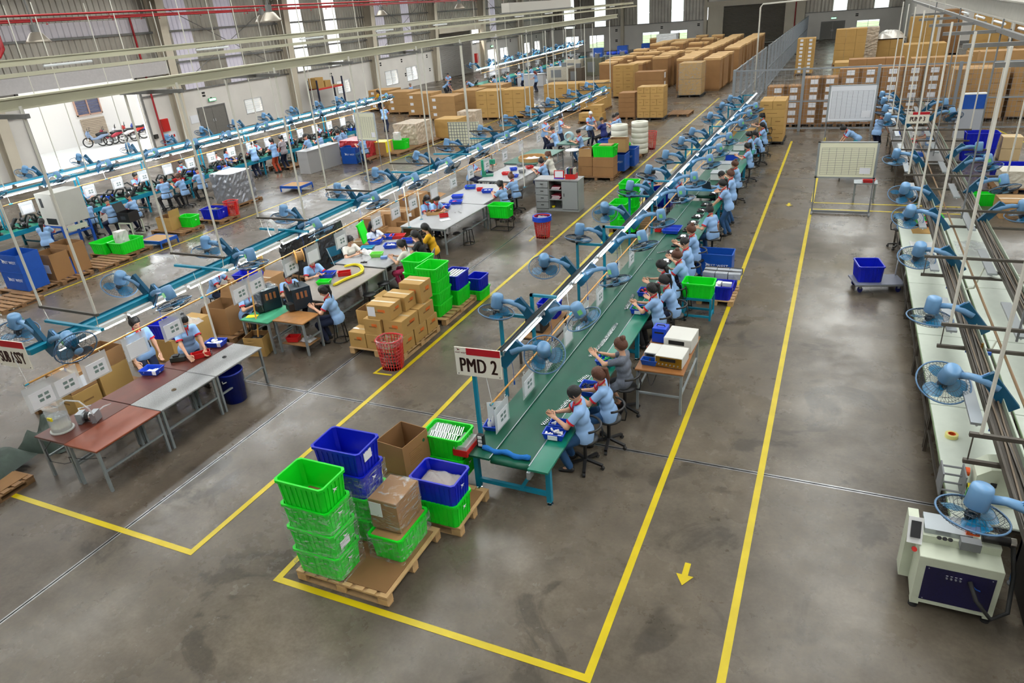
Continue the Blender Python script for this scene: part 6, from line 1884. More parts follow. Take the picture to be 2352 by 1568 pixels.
cc(-7.5, 10.3, 0, 'bottom carton at the near corner beside the red basket', 0.44, 0.42)
cc(-8.05, 10.75, 0, 'hidden bottom carton in the middle of the stamped stack', 0.42, 0.44)
cc(-7.5, 10.78, 0, 'bottom carton in the middle of the stamped stack\'s aisle face', 0.44, 0.46)
cc(-7.5, 11.25, 0, 'bottom carton at the far end of the stamped aisle face', 0.44, 0.42)
cc(-7.95, 10.3, 0.332, 'second-layer carton on the near face of the stamped stack', 0.4, 0.4)
cc(-7.5, 10.45, 0.332, 'second-layer carton at the near aisle corner of the stamped stack', 0.44, 0.6)
cc(-7.5, 11.08, 0.332, 'second-layer carton at the far aisle side of the stamped stack', 0.44, 0.58)
t = cc(-7.78, 10.35, 0.664, 'top carton with white slip on the stamped stack', 0.54, 0.42, 0.3, 0.04)
part(t, 'paper_slip', MB().box(-0.25, -0.214, 0.06, -0.08, -0.211, 0.26), M_PAPER)
cc(-7.72, 10.82, 0.664, 'top carton in the middle of the stamped stack', 0.52, 0.4, 0.3)
cc(-7.6, 11.28, 0.664, 'tall top carton at the back of the stamped stack', 0.5, 0.44, 0.42)
t = open_carton((-8.42, 10.75, 0.142), 0, 0.42, 0.46, 0.62, 'tall open carton at the back left of the stamped stack', M_CARD_Y, flaps=[('-y', 178), ('+x', 8)])
t = open_carton((-8.15, 11.3, 0.142), 0, 0.48, 0.42, 0.6, 'open carton with a plastic bag standing up inside', M_CARD_Y, flaps=[('+x', 60), ('-x', 60)])
part(t, 'plastic_bag', lumpy(0.4, 0.34, 0.18, M_POLY, 8, 9), None, (0, 0, 0.5))
def basket(loc, rz, label, m, h=0.62, r=0.24, liner=True):
 t = thing('plastic_basket', label, 'basket', loc, rz)
 mb = MB()
 n, k = 24, 9
 def P(i, j):
  a = 2*PI*i/n; z = h*j/k; rr = (r*0.78 + r*0.22*j/k)
  c, s = math.cos(a), math.sin(a)
  sq = 1/max(abs(c), abs(s))**0.45
  return Vector((c*rr*sq, s*rr*sq*0.9, z))
 for i in range(n):
  mb.bar(P(i, 0), P(i, k), 0.016, 0.007, up=(math.cos(2*PI*i/n), math.sin(2*PI*i/n), 0))
 for j in range(1, k):
  mb.tube([P(i, j) for i in range(n)], 0.006, 4, closed=True)
 part(t, 'lattice_wall', mb, m)
 part(t, 'rim', MB().tube([P(i, k) for i in range(n)], 0.016, 6, closed=True), m)
 part(t, 'base', MB().add([P(i, 0) for i in range(n)], [tuple(range(n))]), m)
 for s in (0, 12):
  part(t, 'side_panel', MB().add([P(s-1, 0)*1.02, P(s+1, 0)*1.02, P(s+1, k)*1.02, P(s-1, k)*1.02], [(0, 1, 2, 3)]), m)
 if liner: part(t, 'bag_liner', MB().lathe([(r*1.12, h - 0.1), (r*1.15, h + 0.01), (r*0.98, h + 0.02), (r*0.8, 0.1)], 16), M_FILM, smooth=True)
 return t
x, y = (-7.38, 9.68); basket((x + 0.02, y + 0.1, 0), 0.1, 'red lattice basket with bag liner at the tape bracket', M_REDP)
x, y = (-7.53, 18.06); t = basket((x, y + 0.12, 0), 0, 'red and blue lattice basket standing on the aisle tape', M_REDP, liner=False)
part(t, 'blue_rim', MB().lathe([(0.245, 0.5), (0.29, 0.52), (0.28, 0.65), (0.24, 0.65)], 20), M_BLUEBIN)
part(t, 'rubbish', lumpy(0.36, 0.34, 0.12, M_POLY, 8, 5), None, (0, 0, 0.55))
pallet((-7.92, 12.55, 0), 0, 1.3, 1.55, 'wooden pallet under the tall green crate stack by the aisle', h=0.14)
for i in range(4):
 t = crate((-7.68, 12.15, 0.142 + i*0.275), PI/2, M_GREEN, 'green crate, %s from the floor in the tall aisle stack' % nth(i), w=0.62, d=0.5, h=0.29, group='aisle green crates')
part(t, 'contents', lumpy(0.3, 0.3, 0.05, M_BAMBOO, 7, 3), None, (0, 0, 0.08))
crate((-8.25, 12.5, 0.142 + 0.83), PI/2, M_GREEN, 'green crate just behind the top of the tall aisle stack', w=0.62, d=0.5, h=0.29)
for i in range(3):
 crate((-8.25, 12.5, 0.142 + i*0.275), PI/2, M_GREEN, 'green crate, %s from the floor behind the tall aisle stack' % nth(i), w=0.62, d=0.5, h=0.29, group='aisle green crates')
crate((-7.55, 12.85, 0.142), PI/2, M_GREEN, 'green crate under the blue one with white bars', w=0.6, d=0.44, h=0.36)
t = crate((-7.55, 12.85, 0.142 + 0.345), PI/2, M_BLUE, 'blue crate holding white bars beside the tall green stack', w=0.6, d=0.44, h=0.36)
for k in range(5):
 part(t, 'white_bar', MB().box(-0.25, -0.02, 0, 0.25, 0.02, 0.03), M_WHITEP, (0, -0.15 + 0.075*k, 0.3))
crate((-7.33, 13.5, 0.0), PI/2, M_GREEN, 'low green crate under the last blue crate of the aisle stack', w=0.5, d=0.4, h=0.24)
crate((-7.33, 13.5, 0.235), PI/2, M_BLUE, 'small blue crate at the far end of the aisle stack', w=0.46, d=0.38, h=0.3)
pallet((-12.35, 7.0, 0), 0, 1.3, 1.5, 'pallet under the olive cartons behind the sub assembly tables', M_WOOD_D)
t = carton((-12.0, 6.55, 0.142), 0, 0.56, 0.5, 0.42, 'printed olive carton low behind the sub assembly tables', M_CARD_Y, printed=('-y', '+x'))
carton((-12.0, 6.55, 0.565), 0, 0.56, 0.5, 0.34, 'upper olive carton behind the clear-sleeved sheets', M_CARD_B, paper=('+x',))
carton((-11.98, 7.15, 0.142), 0, 0.58, 0.6, 0.6, 'large plain carton behind the standing helper', M_CARD_Y)
open_carton((-11.98, 7.15, 0.745), 0, 0.58, 0.6, 0.3, 'open carton behind the standing helper\'s shoulder', M_CARD_B)
pallet((-12.2, 8.9, 0), 0, 1.2, 1.3, 'pallet behind the masked woman of the sub assembly line', M_WOOD_D)
carton((-11.95, 8.7, 0.142), 0, 0.6, 0.55, 0.5, 'olive carton on the pallet behind the masked woman', M_CARD_Y)
carton((-12.0, 9.3, 0.142), 0, 0.5, 0.5, 0.6, 'second olive carton behind the masked woman', M_CARD_Y)
crate((-11.9, 8.65, 0.645), 0.2, M_BLUE, 'blue crate on cartons behind the masked woman')
t = thing('plastic_bag', 'clear plastic bag hanging on the cartons by the masked woman', 'bag', (-11.6, 8.9, 0.5))
part(t, 'bag', lumpy(0.3, 0.5, 0.2, M_POLY, 8, 12), None, (0, 0, 0.3))
pallet((-11.5, 4.2, 0), 0.05, 1.4, 1.2, 'low board pallet under the dark green tarp', M_WOOD_D, h=0.12, sheet=True)
t = thing('green_tarp', 'dark green tarpaulin crumpled over a load left of the water tank', 'tarp', (-11.9, 4.7, 0.12), 0.2)
part(t, 'tarp', lumpy(1.3, 0.9, 0.42, M_CREEPER, 12, 5), None)
t = thing('green_tarp', 'second dark green tarpaulin bundle behind the water tank', 'tarp', (-11.7, 5.75, 0.0), 0.3)
part(t, 'tarp', lumpy(0.9, 0.8, 0.5, M_CREEPER, 12, 8), None)
open_carton((-11.9, 10.1, 0.14), 0.1, 0.62, 0.62, 0.62, 'big open brown carton behind the film-covered machine', M_CARD_B, flaps=[('-x', 150), ('+y', 20)])
pallet((-11.9, 10.1, 0), 0.1, 0.9, 0.9, 'pallet under the big open carton', M_WOOD_D)
pallet((-12.1, 11.4, 0), 0, 1.1, 1.2, 'pallet behind the large yellow reel', M_WOOD_D)
carton((-12.1, 11.4, 0.142), 0, 0.9, 0.9, 0.75, 'wide brown carton behind the large yellow reel', M_CARD_B)
tray_px((-12.1, 11.2), M_BLUE, 'deep blue tray of parts on the wide brown carton', 0.6, 0.4, 0.2, 0.895, 0, None, 0.16)
def wrapped(loc, w, d, h, label, m, rz=0):
 t = thing('wrapped_load', label, 'wrapped load', loc, rz)
 part(t, 'wrapping', recalc(crumple(w, d, h, m)), None)
 return t
def crumple(w, d, h, m, n=12, amp=0.03, seed=4):
 rnd = random.Random(seed)
 mb = MB(); vs, fs = [], []
 per = [(-w/2 + w*i/n, -d/2) for i in range(n)] + [(w/2, -d/2 + d*i/n) for i in range(n)] + [(w/2 - w*i/n, d/2) for i in range(n)] + [(-w/2, d/2 - d*i/n) for i in range(n)]
 N, nz = len(per), max(6, int(h/0.1))
 for k in range(nz+1):
  for x, y in per:
   g = 1 + rnd.uniform(-amp, amp)
   vs.append((x*g, y*g, h*k/nz))
 fs = [(k*N+i, k*N+(i+1) % N, (k+1)*N+(i+1) % N, (k+1)*N+i) for k in range(nz) for i in range(N)]
 fs.append(tuple(nz*N + i for i in range(N)))
 mb.add(vs, fs)
 return mb.mesh('wrapping', m)
M_BLKFILM = mat('black_film', (0.03, 0.032, 0.036), 0.18, bump=1.0, nscale=12)
pallet((-12.6, 14.1, 0), 0, 1.3, 1.6, 'pallet under the black wrapped load behind the teal rail', M_WOOD_D)
wrapped((-12.6, 14.1, 0.142), 1.15, 1.35, 1.15, 'black film-wrapped load behind the women\'s shared table', M_BLKFILM)
carton((-11.9, 15.4, 0), 0.3, 0.6, 0.6, 0.498, 'brown carton under the leaning green crate lid', M_CARD_B)
t = thing('plastic_crate', 'green crate lid leaning up behind the woman in pale blouse', 'crate', (-11.8, 15.4, 0.5), 0.3)
part(t, 'lid_panel', MB().bar((0, 0, 0), (-0.1, 0, 0.5), 0.5, 0.04, up=(1, 0, 0)), M_GREEN)
part(t, 'rim', MB().bar((-0.1, 0, 0.5), (-0.11, 0, 0.54), 0.54, 0.06, up=(1, 0, 0)), M_GREEN)
for i, (x, y, w, d, h, z) in enumerate(((-12.4, 16.6, 0.7, 0.6, 0.5, 0), (-11.9, 17.2, 0.6, 0.5, 0.45, 0), (-12.5, 17.4, 0.8, 0.7, 0.8, 0), (-12.5, 18.3, 0.7, 0.6, 0.6, 0), (-12.0, 18.0, 0.5, 0.5, 0.4, 0), (-12.4, 16.6, 0.6, 0.5, 0.35, 0.5), (-12.5, 19.2, 0.7, 0.7, 0.9, 0), (-12.6, 20.2, 0.6, 0.7, 0.6, 0))):
 if i % 3 == 1: open_carton((x, y, z), 0.1*(i % 3), w, d, h, '%s open brown carton in the row behind the long grey tables' % nth(i), M_CARD_B, flaps=[('-y', 120), ('+x', 100)])
 else: carton((x, y, z), 0.05*(i % 3), w, d, h, '%s brown carton in the row behind the long grey tables' % nth(i), M_CARD_B, paper=('+x',) if i % 2 else None)
# ================================================================ stations between the tables and the cage aisle
t = thing('filing_cabinet', 'grey steel cabinet with drawers and open shelves beside the aisle tape', 'cabinet', (-8.1, 21.2, 0))
gc = mat('steel_grey', srgb(150, 152, 152), 0.45)
part(t, 'carcass', MB().box(-0.75, -0.28, 0, 0.75, 0.28, 0.06).box(-0.75, 0.26, 0.06, 0.75, 0.28, 1.0).box(-0.75, -0.28, 0.06, -0.73, 0.26, 1.0).box(0.73, -0.28, 0.06, 0.75, 0.26, 1.0).box(-0.29, -0.28, 0.06, -0.27, 0.26, 1.0).box(0.17, -0.28, 0.06, 0.19, 0.26, 1.0), gc)
part(t, 'top', MB().box(-0.77, -0.3, 1.0, 0.77, 0.3, 1.04), M_TOPG)
for k in range(4):
 d = part(t, 'drawer', MB().box(-0.72, -0.295, 0.08 + 0.23*k, -0.3, 0.2, 0.29 + 0.23*k), gc)
 part(d, 'pull', MB().box(-0.56, -0.31, 0.19 + 0.23*k, -0.46, -0.295, 0.21 + 0.23*k), M_BLACK)
for z in (0.36, 0.68): part(t, 'shelf', MB().box(-0.27, -0.26, z, 0.17, 0.26, z + 0.02), gc)
d = part(t, 'door', MB().box(0.2, -0.295, 0.08, 0.72, -0.275, 0.98), gc)
part(d, 'handle', MB().box(0.25, -0.31, 0.5, 0.27, -0.295, 0.6), M_BLACK)
for i, (z, n_) in enumerate(((0.705, 3), (0.385, 4))):
 for k in range(n_):
  t = thing('red_folder', '%s red folder from the bottom on the %s cabinet shelf' % (nth(k), 'upper' if i == 0 else 'middle'), 'folder', (-8.15, 21.15, z + 0.032*k), 0.1*(k % 3 - 1))
  part(t, 'cover', box_mesh(0.3, 0.36, 0.028, mat('folder_red', srgb(150, 36, 54), 0.5), 'cover'), None)
  part(t, 'pages', MB().box(-0.14, -0.183, 0.006, 0.14, -0.178, 0.022), M_PAPER)
t = thing('file_box', 'red file box of upright folders on the grey cabinet', 'file box', (-7.65, 21.15, 1.042))
part(t, 'box_shell', open_box_mesh(0.34, 0.28, 0.16, M_REDP, M_REDP, (), 0), None)
for k, c in enumerate(((210, 210, 220), (40, 60, 120), (30, 110, 80), (120, 40, 60), (60, 60, 70), (200, 190, 170))):
 part(t, 'folder', MB().box(-0.15 + 0.05*k, -0.12, 0.02, -0.12 + 0.05*k, 0.12, 0.34), mat('folder_%d' % k, srgb(*c), 0.5))
t = thing('desk_sign', 'red and white framed card on the grey cabinet', 'card', (-8.05, 21.1, 1.042))
part(t, 'frame', MB().box(-0.17, -0.03, 0, 0.17, 0.0, 0.26), M_REDP); part(t, 'card', MB().box(-0.14, -0.034, 0.04, 0.14, -0.03, 0.24), M_PAPER)
part(t, 'foot', MB().box(-0.17, -0.06, 0, 0.17, 0.06, 0.02), M_BLUE)
for y_, z_ in ((21.1, 0.082),):
 t = thing('tape_roll', 'yellow tape roll on the bottom shelf of the grey cabinet', 'tape roll', (-8.3, y_, z_))
 part(t, 'roll', MB().lathe([(0.03, 0), (0.06, 0), (0.06, 0.05), (0.03, 0.05), (0.03, 0)], 14), M_YELPL)
x, y = (-9.10, 18.57)
t = thing('wire_stand', 'black wire stand under the lone green crate at the long table', 'stand', (x, y + 0.15, 0))
for sx in (-0.3, 0.3):
 for sy in (-0.2, 0.2): part(t, 'leg', MB().cyl((sx, sy, 0), (sx, sy, 0.4), 0.012, n=6), M_BLACK)
 part(t, 'rail', MB().cyl((sx, -0.2, 0.02), (sx, 0.2, 0.02), 0.012, n=6), M_BLACK)
for sy in (-0.2, 0.2):
 for z in (0.02, 0.39): part(t, 'rail', MB().cyl((-0.3, sy, z), (0.3, sy, z), 0.012, n=6), M_BLACK)
crate((x, y + 0.15, 0.405), 0, M_GREEN, 'lone green crate on the black wire stand', w=0.68, d=0.46, h=0.38)
table((-10.6, 22.9, 0), -0.03, 1.5, 2.4, 0.76, M_TOPG, 'cluttered grey bench behind the steel cabinet')
table((-10.9, 25.9, 0), -0.03, 1.4, 2.8, 0.76, mat('bench_green', srgb(70, 110, 96), 0.5), 'dark green bench with the round turntable')
table((-10.4, 29.2, 0), -0.03, 1.0, 1.6, 0.76, MAT['bench_green'], 'green bench before the man with his back to us')
table((-10.55, 32.9, 0), -0.03, 1.2, 1.8, 0.8, M_GREYP, 'grey bench heaped with black cable near the carton stack')
t = thing('lever_press', 'green cast lever press on the cluttered bench', 'press', (-11.3, 22.4, 0.762), 0.4)
gp_ = mat('press_green', srgb(20, 120, 90), 0.4)
part(t, 'base', MB().box(-0.2, -0.15, 0, 0.2, 0.15, 0.06), gp_)
part(t, 'column', MB().box(-0.2, -0.07, 0.06, -0.06, 0.07, 0.5), gp_)
part(t, 'arm', MB().box(-0.2, -0.08, 0.42, 0.3, 0.08, 0.58), gp_)
part(t, 'ram', MB().cyl((0.2, 0, 0.2), (0.2, 0, 0.75), 0.035, n=10), M_CHROME)
part(t, 'lever', MB().cyl((0.1, 0.08, 0.5), (0.3, 0.2, 0.8), 0.014, n=6), M_CHROME)
for i, (cx, cy, r_) in enumerate(((-10.7, 25.2, 0.55),)):
 t = thing('turntable', 'round cardboard turntable heaped with white clips on the green bench', 'turntable', (cx, cy, 0.762))
 part(t, 'rim', MB().lathe([(0.0001, 0.02), (r_ - 0.03, 0.02), (r_ - 0.03, 0.14), (r_, 0.14), (r_, 0), (0.0001, 0)], 28), M_CARD)
 part(t, 'white_clips', lumpy(0.6, 0.6, 0.1, mat('white_clips', srgb(214, 222, 226), 0.4, bump=1.0, nscale=50), 11, 3), None, (0, 0, 0.03))
t = thing('round_table', 'small round white table on one leg before the green bench', 'table', (-9.75, 27.2, 0))
part(t, 'top', MB().lathe([(0.0001, 0.74), (0.3, 0.74), (0.3, 0.77), (0.0001, 0.77)], 22), M_WHITEP); part(t, 'leg', MB().cyl((0, 0, 0), (0, 0, 0.74), 0.03, n=10), M_GREYP)
part(t, 'foot', MB().lathe([(0.0001, 0), (0.18, 0), (0.18, 0.02), (0.03, 0.04)], 16), M_GREYP)
t = thing('tube_coil', 'pale blue tubing coil standing on the green bench', 'coil', (-10.5, 28.9, 0.765))
for k in range(4): part(t, 'coil_turn', MB().tube([((0.16 + 0.03*(k % 2))*math.cos(a), 0.05*(k - 1.5), 0.22 + (0.16 + 0.03*(k % 2))*math.sin(a)) for a in np.linspace(0, 2*PI, 20)[:-1]], 0.03, 6, closed=True), mat('tube_pale', srgb(170, 200, 210), 0.3), smooth=True)
t = thing('black_cable_heap', 'heap of black cable on the grey bench near the carton stack', 'cable', (-10.5, 32.7, 0.802))
part(t, 'heap', lumpy(0.9, 1.3, 0.25, M_RUBBER, 13, 6), None)
for i in range(6):
 tray_px((-10.2 - 0.5*(i % 2), 22.3 + 0.35*i), (M_BLUEBIN, M_REDP, M_GREYP)[i % 3], '%s small tray on the cluttered bench behind the cabinet' % nth(i), 0.26, 0.2, 0.2*i, 0.765, 5)
def wq(p, xy, rz, label, **kw): return wk(p, xy, rz, label, res=0.024, **kw)
wq('work_low', (-9.71, 24.31), PI, 'brown-haired masked woman in white tee behind the steel cabinet', hair='pony', hairm=M_HAIR_B, mask=True, shirt=M_WT, collar=False, seat='stool')
wq('work_low', (-9.51, 23.14), PI, 'woman with bun in blue polo behind the steel cabinet', hair='bun', seat='stool')
wq('work_m', (-9.97, 28.63), PI + 0.4, 'man in blue polo and jeans at the round white table', hair='short', trousers=M_JEAN, seat='stool')
wq('stand', (-10.51, 31.97), -0.6, 'fair-capped woman standing at the black cable bench', hair='short', hairm=M_WHITEP, seat=None)
t = wq('work_m', (-9.92, 31.78), PI - 0.3, 'man in dark blue football shirt at the cable bench', hair='short', shirt=mat('football_blue', srgb(16, 34, 110), 0.6), collar=False, trousers=M_BLACKT, seat='stool')
wq('work_m', (-9.56, 32.55), PI - 0.2, 'man in blue polo beside the football shirt', hair='short', seat='stool')
wq('work', (-9.60, 33.22), PI, 'second worker in blue polo beyond the football shirt', hair='short', seat='stool')
wq('stand', (-12.13, 30.35), -0.3, 'first of two workers standing under the far teal rail', hair='short', seat=None)
wq('stand', (-11.71, 31.27), 0.2, 'second of two workers standing under the far teal rail', hair='pony', seat=None)
wq('work_low', (-11.58, 29.75), PI, 'worker seated under the far teal rail', hair='short', seat='stool')
for i, yy in enumerate((25.9, 27.4, 28.9, 30.2)):
 pallet((-8.15, yy, 0), 0, 1.35, 1.3, '%s pallet in the aisle row behind the steel cabinet' % nth(i), M_WOOD_D, h=0.12)
for k in range(2):
 carton((-8.62, 25.7, 0.122 + 0.36*k), 0, 0.56, 0.55, 0.355, '%s brown carton at the near end of the aisle row' % ('lower' if k == 0 else 'upper'), M_CARD_B)
 carton((-7.9, 25.65, 0.122 + 0.36*k), 0, 0.8, 0.6, 0.355, '%s carton under the near green crate of the aisle row' % ('lower' if k == 0 else 'upper'), M_CARD_B)
t = open_carton((-8.62, 25.7, 0.842), 0, 0.5, 0.5, 0.3, 'small open carton topped with a clear bag in the aisle row', M_CARD, filler=M_POLY)
t = crate((-7.9, 25.7, 0.842), 0, M_GREEN, 'green crate with a card lid in the aisle row', w=0.85, d=0.6, h=0.4); part(t, 'card_lid', MB().box(-0.2, -0.2, 0.4, 0.3, 0.2, 0.43), M_CARD)
t = open_carton((-8.6, 28.3, 0.122), 0, 0.65, 0.6, 0.85, 'upright open carton beside the seated man in jeans', M_CARD_Y)
for i, (x_, y_, h_) in enumerate(((-7.75, 26.7, 0.6), (-8.2, 27.4, 1.0), (-7.6, 27.6, 0.65))):
 t = thing('fold_bin', '%s dark blue bin of the aisle row' % nth(i), 'bin', (x_, y_, 0.122), 0); fold_bin_parts(t, 0.85, 0.7, h_)
t = open_carton((-7.75, 27.0, 0.76), 0, 0.7, 0.5, 0.5, 'brown carton with a poly bag on a dark blue bin', M_CARD, filler=M_POLY)
crate((-8.3, 29.3, 0.122), 0, M_GREEN, 'green crate of film at the far aisle row', w=0.7, d=0.5, h=0.5)
for i in range(2):
 for k in range(6 if i == 0 else 4):
  t = thing('tube_roll', '%s white tubing roll from the floor in the %s roll stack' % (nth(k), 'tall' if i == 0 else 'short'), 'roll', (-7.65 - 0.75*i, 29.9 - 0.5*i, 0.122 + 0.22*k + (0.0 if i == 0 else 0.4)), 0.3*k, 'tubing rolls')
  part(t, 'roll', qmesh('troll', lambda: MB().lathe([(0.16, 0), (0.34, 0), (0.355, 0.015), (0.355, 0.2), (0.34, 0.215), (0.16, 0.215), (0.16, 0)], 22).mesh('roll', mat('tubing_white', srgb(226, 224, 208), 0.4), True)), None)
carton((-8.4, 29.4, 0.122), 0, 0.8, 0.7, 0.395, 'carton under the short stack of tubing rolls', M_CARD_Y)
x, y = (-7.58, 31.16); basket((x, y + 0.2, 0), 0, 'red lattice basket at the far end of the aisle tape', M_REDP, h=0.75, r=0.32, liner=False)
pallet((-5.25, 19.9, 0), 0, 1.0, 1.9, 'pallet under the green crates beside the conveyor', M_WOOD_D, h=0.12)
for i, (x_, y_, n_) in enumerate(((-5.3, 19.3, 2), (-5.3, 20.3, 3), (-4.95, 19.0, 1))):
 for k in range(n_):
  crate((x_ - 0.2, y_, 0.122 + 0.35*k), PI/2, M_GREEN, 'green crate, %s from the floor in the %s stack left of the conveyor' % (nth(k), nth(i)), w=0.66, d=0.5, h=0.37, group='conveyor-side green crates')
t = thing('acrylic_case', 'clear acrylic case behind the conveyor fans', 'case', (-5.0, 22.2, 0.0))
part(t, 'stand', MB().box(-0.4, -0.3, 0, 0.4, 0.3, 0.7), M_BLUE); part(t, 'case', MB().box(-0.35, -0.25, 0.7, 0.35, 0.25, 1.1), M_CLEARP)
table((-4.75, 11.2, 0), 0, 0.55, 1.3, 0.6, M_CARD_B, 'low wooden bench left of the conveyor under the fans', legm=M_DARKTRAY)
crate((-4.75, 11.6, 0.602), 0, M_BLUE, 'blue crate on the low bench left of the conveyor', w=0.4, d=0.34, h=0.3)
t = thing('solder_station', 'black boxy unit on the low bench left of the conveyor', 'unit', (-4.75, 10.95, 0.602)); part(t, 'case', box_mesh(0.34, 0.36, 0.34, M_BLACK, 'case'), None); part(t, 'vent', MB().box(-0.12, -0.185, 0.05, 0.12, -0.18, 0.2), M_GREYP)
# ================================================================ the white-table line on the aisle's other side
for r in range(2):
 for i, (ya, yb) in enumerate(((7.25, 9.75), (9.77, 12.1), (12.12, 14.5), (14.52, 19.2))):
  t = table((2.1 + 0.98*r, (ya+yb)/2, 0), 0, 0.94, yb-ya, 0.75, M_TOPW, '%s white table from the machine in the %s row of the pump line' % (nth(i), 'aisle-side' if r == 0 else 'far'), legm=M_DARKTRAY)
  part(t, 'green_edge', MB().box(-0.478, -(yb-ya)/2, 0.715, -0.47, (yb-ya)/2, 0.752), mat('edge_green', srgb(128, 150, 112), 0.4))
  if r == 0:
   part(t, 'trestle_bar', MB().bar((-0.4, -(yb-ya)/2 + 0.1, 0.05), (-0.4, (yb-ya)/2 - 0.3, 0.7), 0.03), M_DARKTRAY)
for r in range(2):
 for i, (ya, yb) in enumerate(((25.4, 27.6), (27.7, 29.9), (30.0, 32.2))):
  table((2.3 + 0.85*r, (ya+yb)/2, 0), 0, 0.8, yb-ya, 0.75, M_TOPG, '%s grey table beyond the gap in the %s row of the pump line' % (nth(i), 'aisle-side' if r == 0 else 'far'), legm=M_DARKTRAY)
for r, (x0, x1) in enumerate(((2.02, 2.02), (2.82, 2.9))):
 t, h = beam_thing('cable_tray', '%s dark cable tray full of brown cables over the pump line' % ('aisle-side' if r == 0 else 'far-side'), 'cable tray', (x0, 4.5, 1.6), (x1, 34.0, 1.6))
 part(t, 'tray_base', MB().box(-0.1, -h, -0.04, 0.1, h, -0.03), M_DARKTRAY)
 part(t, 'tray_side', MB().box(-0.105, -h, -0.04, -0.095, h, 0.04), M_DARKTRAY)
 part(t, 'tray_side', MB().box(0.095, -h, -0.04, 0.105, h, 0.04), mat('tray_edge_green', srgb(158, 170, 150), 0.4))
 for k in range(4):
  part(t, 'cable', MB().tube([(-0.06 + 0.04*k + 0.015*math.sin(i*0.8 + k*2), -h + 2*h*i/60, -0.01 + 0.01*math.cos(i + k)) for i in range(61)], 0.013, 5), mat('cable_brown', srgb(112, 98, 80), 0.6) if k % 2 else M_DARKTRAY)
 for i in range(10):
  y = -h + 3.4 + i*2.5
  part(t, 'lamp_strip', MB().box(-0.28, y, -0.03, -0.15, y + 1.25, 0.0), M_ALUM)
  part(t, 'lamp_tube', MB().cyl((-0.215, y + 0.02, -0.045), (-0.215, y + 1.23, -0.045), 0.014, n=8), M_TUBE_OFF)
t, h = beam_thing('wooden_cane', 'thin brown cane between the two cable trays', 'pole', (2.42, 5.0, 1.42), (2.42, 32.0, 1.42))
part(t, 'cane', MB().cyl((0, -h, 0), (0, h, 0), 0.018, n=7), mat('cane_brown', srgb(140, 110, 76), 0.5))
PB = [7.3, 10.13, 13.0, 16.0, 19.1, 22.2, 25.3, 28.4, 31.5]
for i, y in enumerate(PB):
 t = thing('bar_hanger', '%s pair of grey cross bars from the near end of the pump line' % nth(i), 'hanger', (2.5, y, 0))
 for z in (1.8, 1.47):
  part(t, 'cross_bar', MB().box(-0.88, -0.022, z - 0.022, 1.25, 0.022, z + 0.022), M_DARKTRAY)
 for x in (-0.84, 1.15):
  part(t, 'thin_rod', MB().cyl((x, 0, 1.45), (x, 0, 1.82), 0.008, n=5), M_DARKTRAY)
  part(t, 'long_rod', MB().cyl((x + 0.06, 0, 1.8), (x + 0.06, 0, 5.3), 0.02, n=7), M_RODW)
 if i % 2 == 1:
  part(t, 'conduit', MB().cyl((0.02, 0.05, 1.62), (0.02, 0.05, 5.3), 0.016, n=6), M_GREYP)
fy = [6.1, 8.5, 10.65, 13.2, 15.65, 17.55, 21.4] + [27.6, 29.6, 31.6, 33.4]
ft = [8, 30, 3, 22, 30, 28, 15, 12, 12, 14, 12]
fs_ = [0.8, -1.2, 0, -1.3, -1.3, -1.3, -1.2, -1, 0.4, -1, -1]
for i, y in enumerate(fy):
 fan((2.24, y, 1.5), PI - 0.08, ft[i], '%s blue fan from the machine on the aisle side of the pump line' % nth(i), fs_[i], 'pump line fans', rnd.random()*2, cord=True, sc=1.2)
ry = [16.07, 18.32, 20.49, 22.12, 28.32, 30.5]
for i, y in enumerate(ry):
 fan((2.85, y, 1.55), rnd.uniform(-0.2, 0.2), [10, 30, 16, 8, 40, 20][i], '%s blue fan from the near end on the cage-aisle side of the pump line' % nth(i), fs_[i], 'pump line fans', rnd.random()*2, sc=1.2)
hang_sign((2.3, 25.74, 2.10), 0.05, 'PUMP 3', 0.2, 'cream sign with red band reading PUMP 3 over the far tables', w=0.64, h=0.35, rods=(-0.2, 0.2), sx=0.62, rl=3.2)
x, y = (1.80, 8.94)
t = thing('tape_roll', 'roll of clear yellow tape with orange core on the white table', 'tape roll', (x, y, 0.75))
part(t, 'tape', MB().lathe([(0.045, 0), (0.075, 0), (0.075, 0.05), (0.045, 0.05)], 20), mat('tape_yellow', srgb(232, 224, 140), 0.3), smooth=False)
part(t, 'core', MB().lathe([(0.038, 0), (0.046, 0), (0.046, 0.051), (0.038, 0.051), (0.038, 0)], 20), M_ORANGE)
x, y = (2.18, 18.13)
t = thing('card_sheet', 'yellowish card sheets on the white table before the masked worker', 'card', (x, y - 0.1, 0.751), 0.05)
for k in range(2): part(t, 'sheet', MB().box(-0.3, -0.25, 0.004*k, 0.3, 0.25, 0.004*k + 0.004), M_CARD_Y, (0.02*k, 0.03*k, 0))
crate((x + 0.1, y + 0.65, 0.752), 0.1, M_GREEN, 'green crate with white bags on the pump line table', w=0.55, d=0.36, h=0.16)
tray_px((x + 0.12, y + 0.25), M_REDP, 'red tray with white clips before the masked worker', 0.36, 0.2, 0, 0.76, 10)
t = thing('plastic_cover', 'white plastic lid panels lying on the pump line table', 'panel', (*(2.14, 16.79), 0.752), 0.1)
part(t, 'panel', MB().box(-0.3, -0.28, 0, 0.3, 0.28, 0.03), M_WHITEP)
part(t, 'fold', MB().box(-0.34, -0.28, 0.01, -0.3, 0.28, 0.05), M_WHITEP)
t = thing('plastic_sheeting', 'crumpled clear film on the far white table', 'film', (*(3.01, 16.85), 0.752))
part(t, 'film', lumpy(0.7, 1.0, 0.12, M_POLY, 14, 3), None)
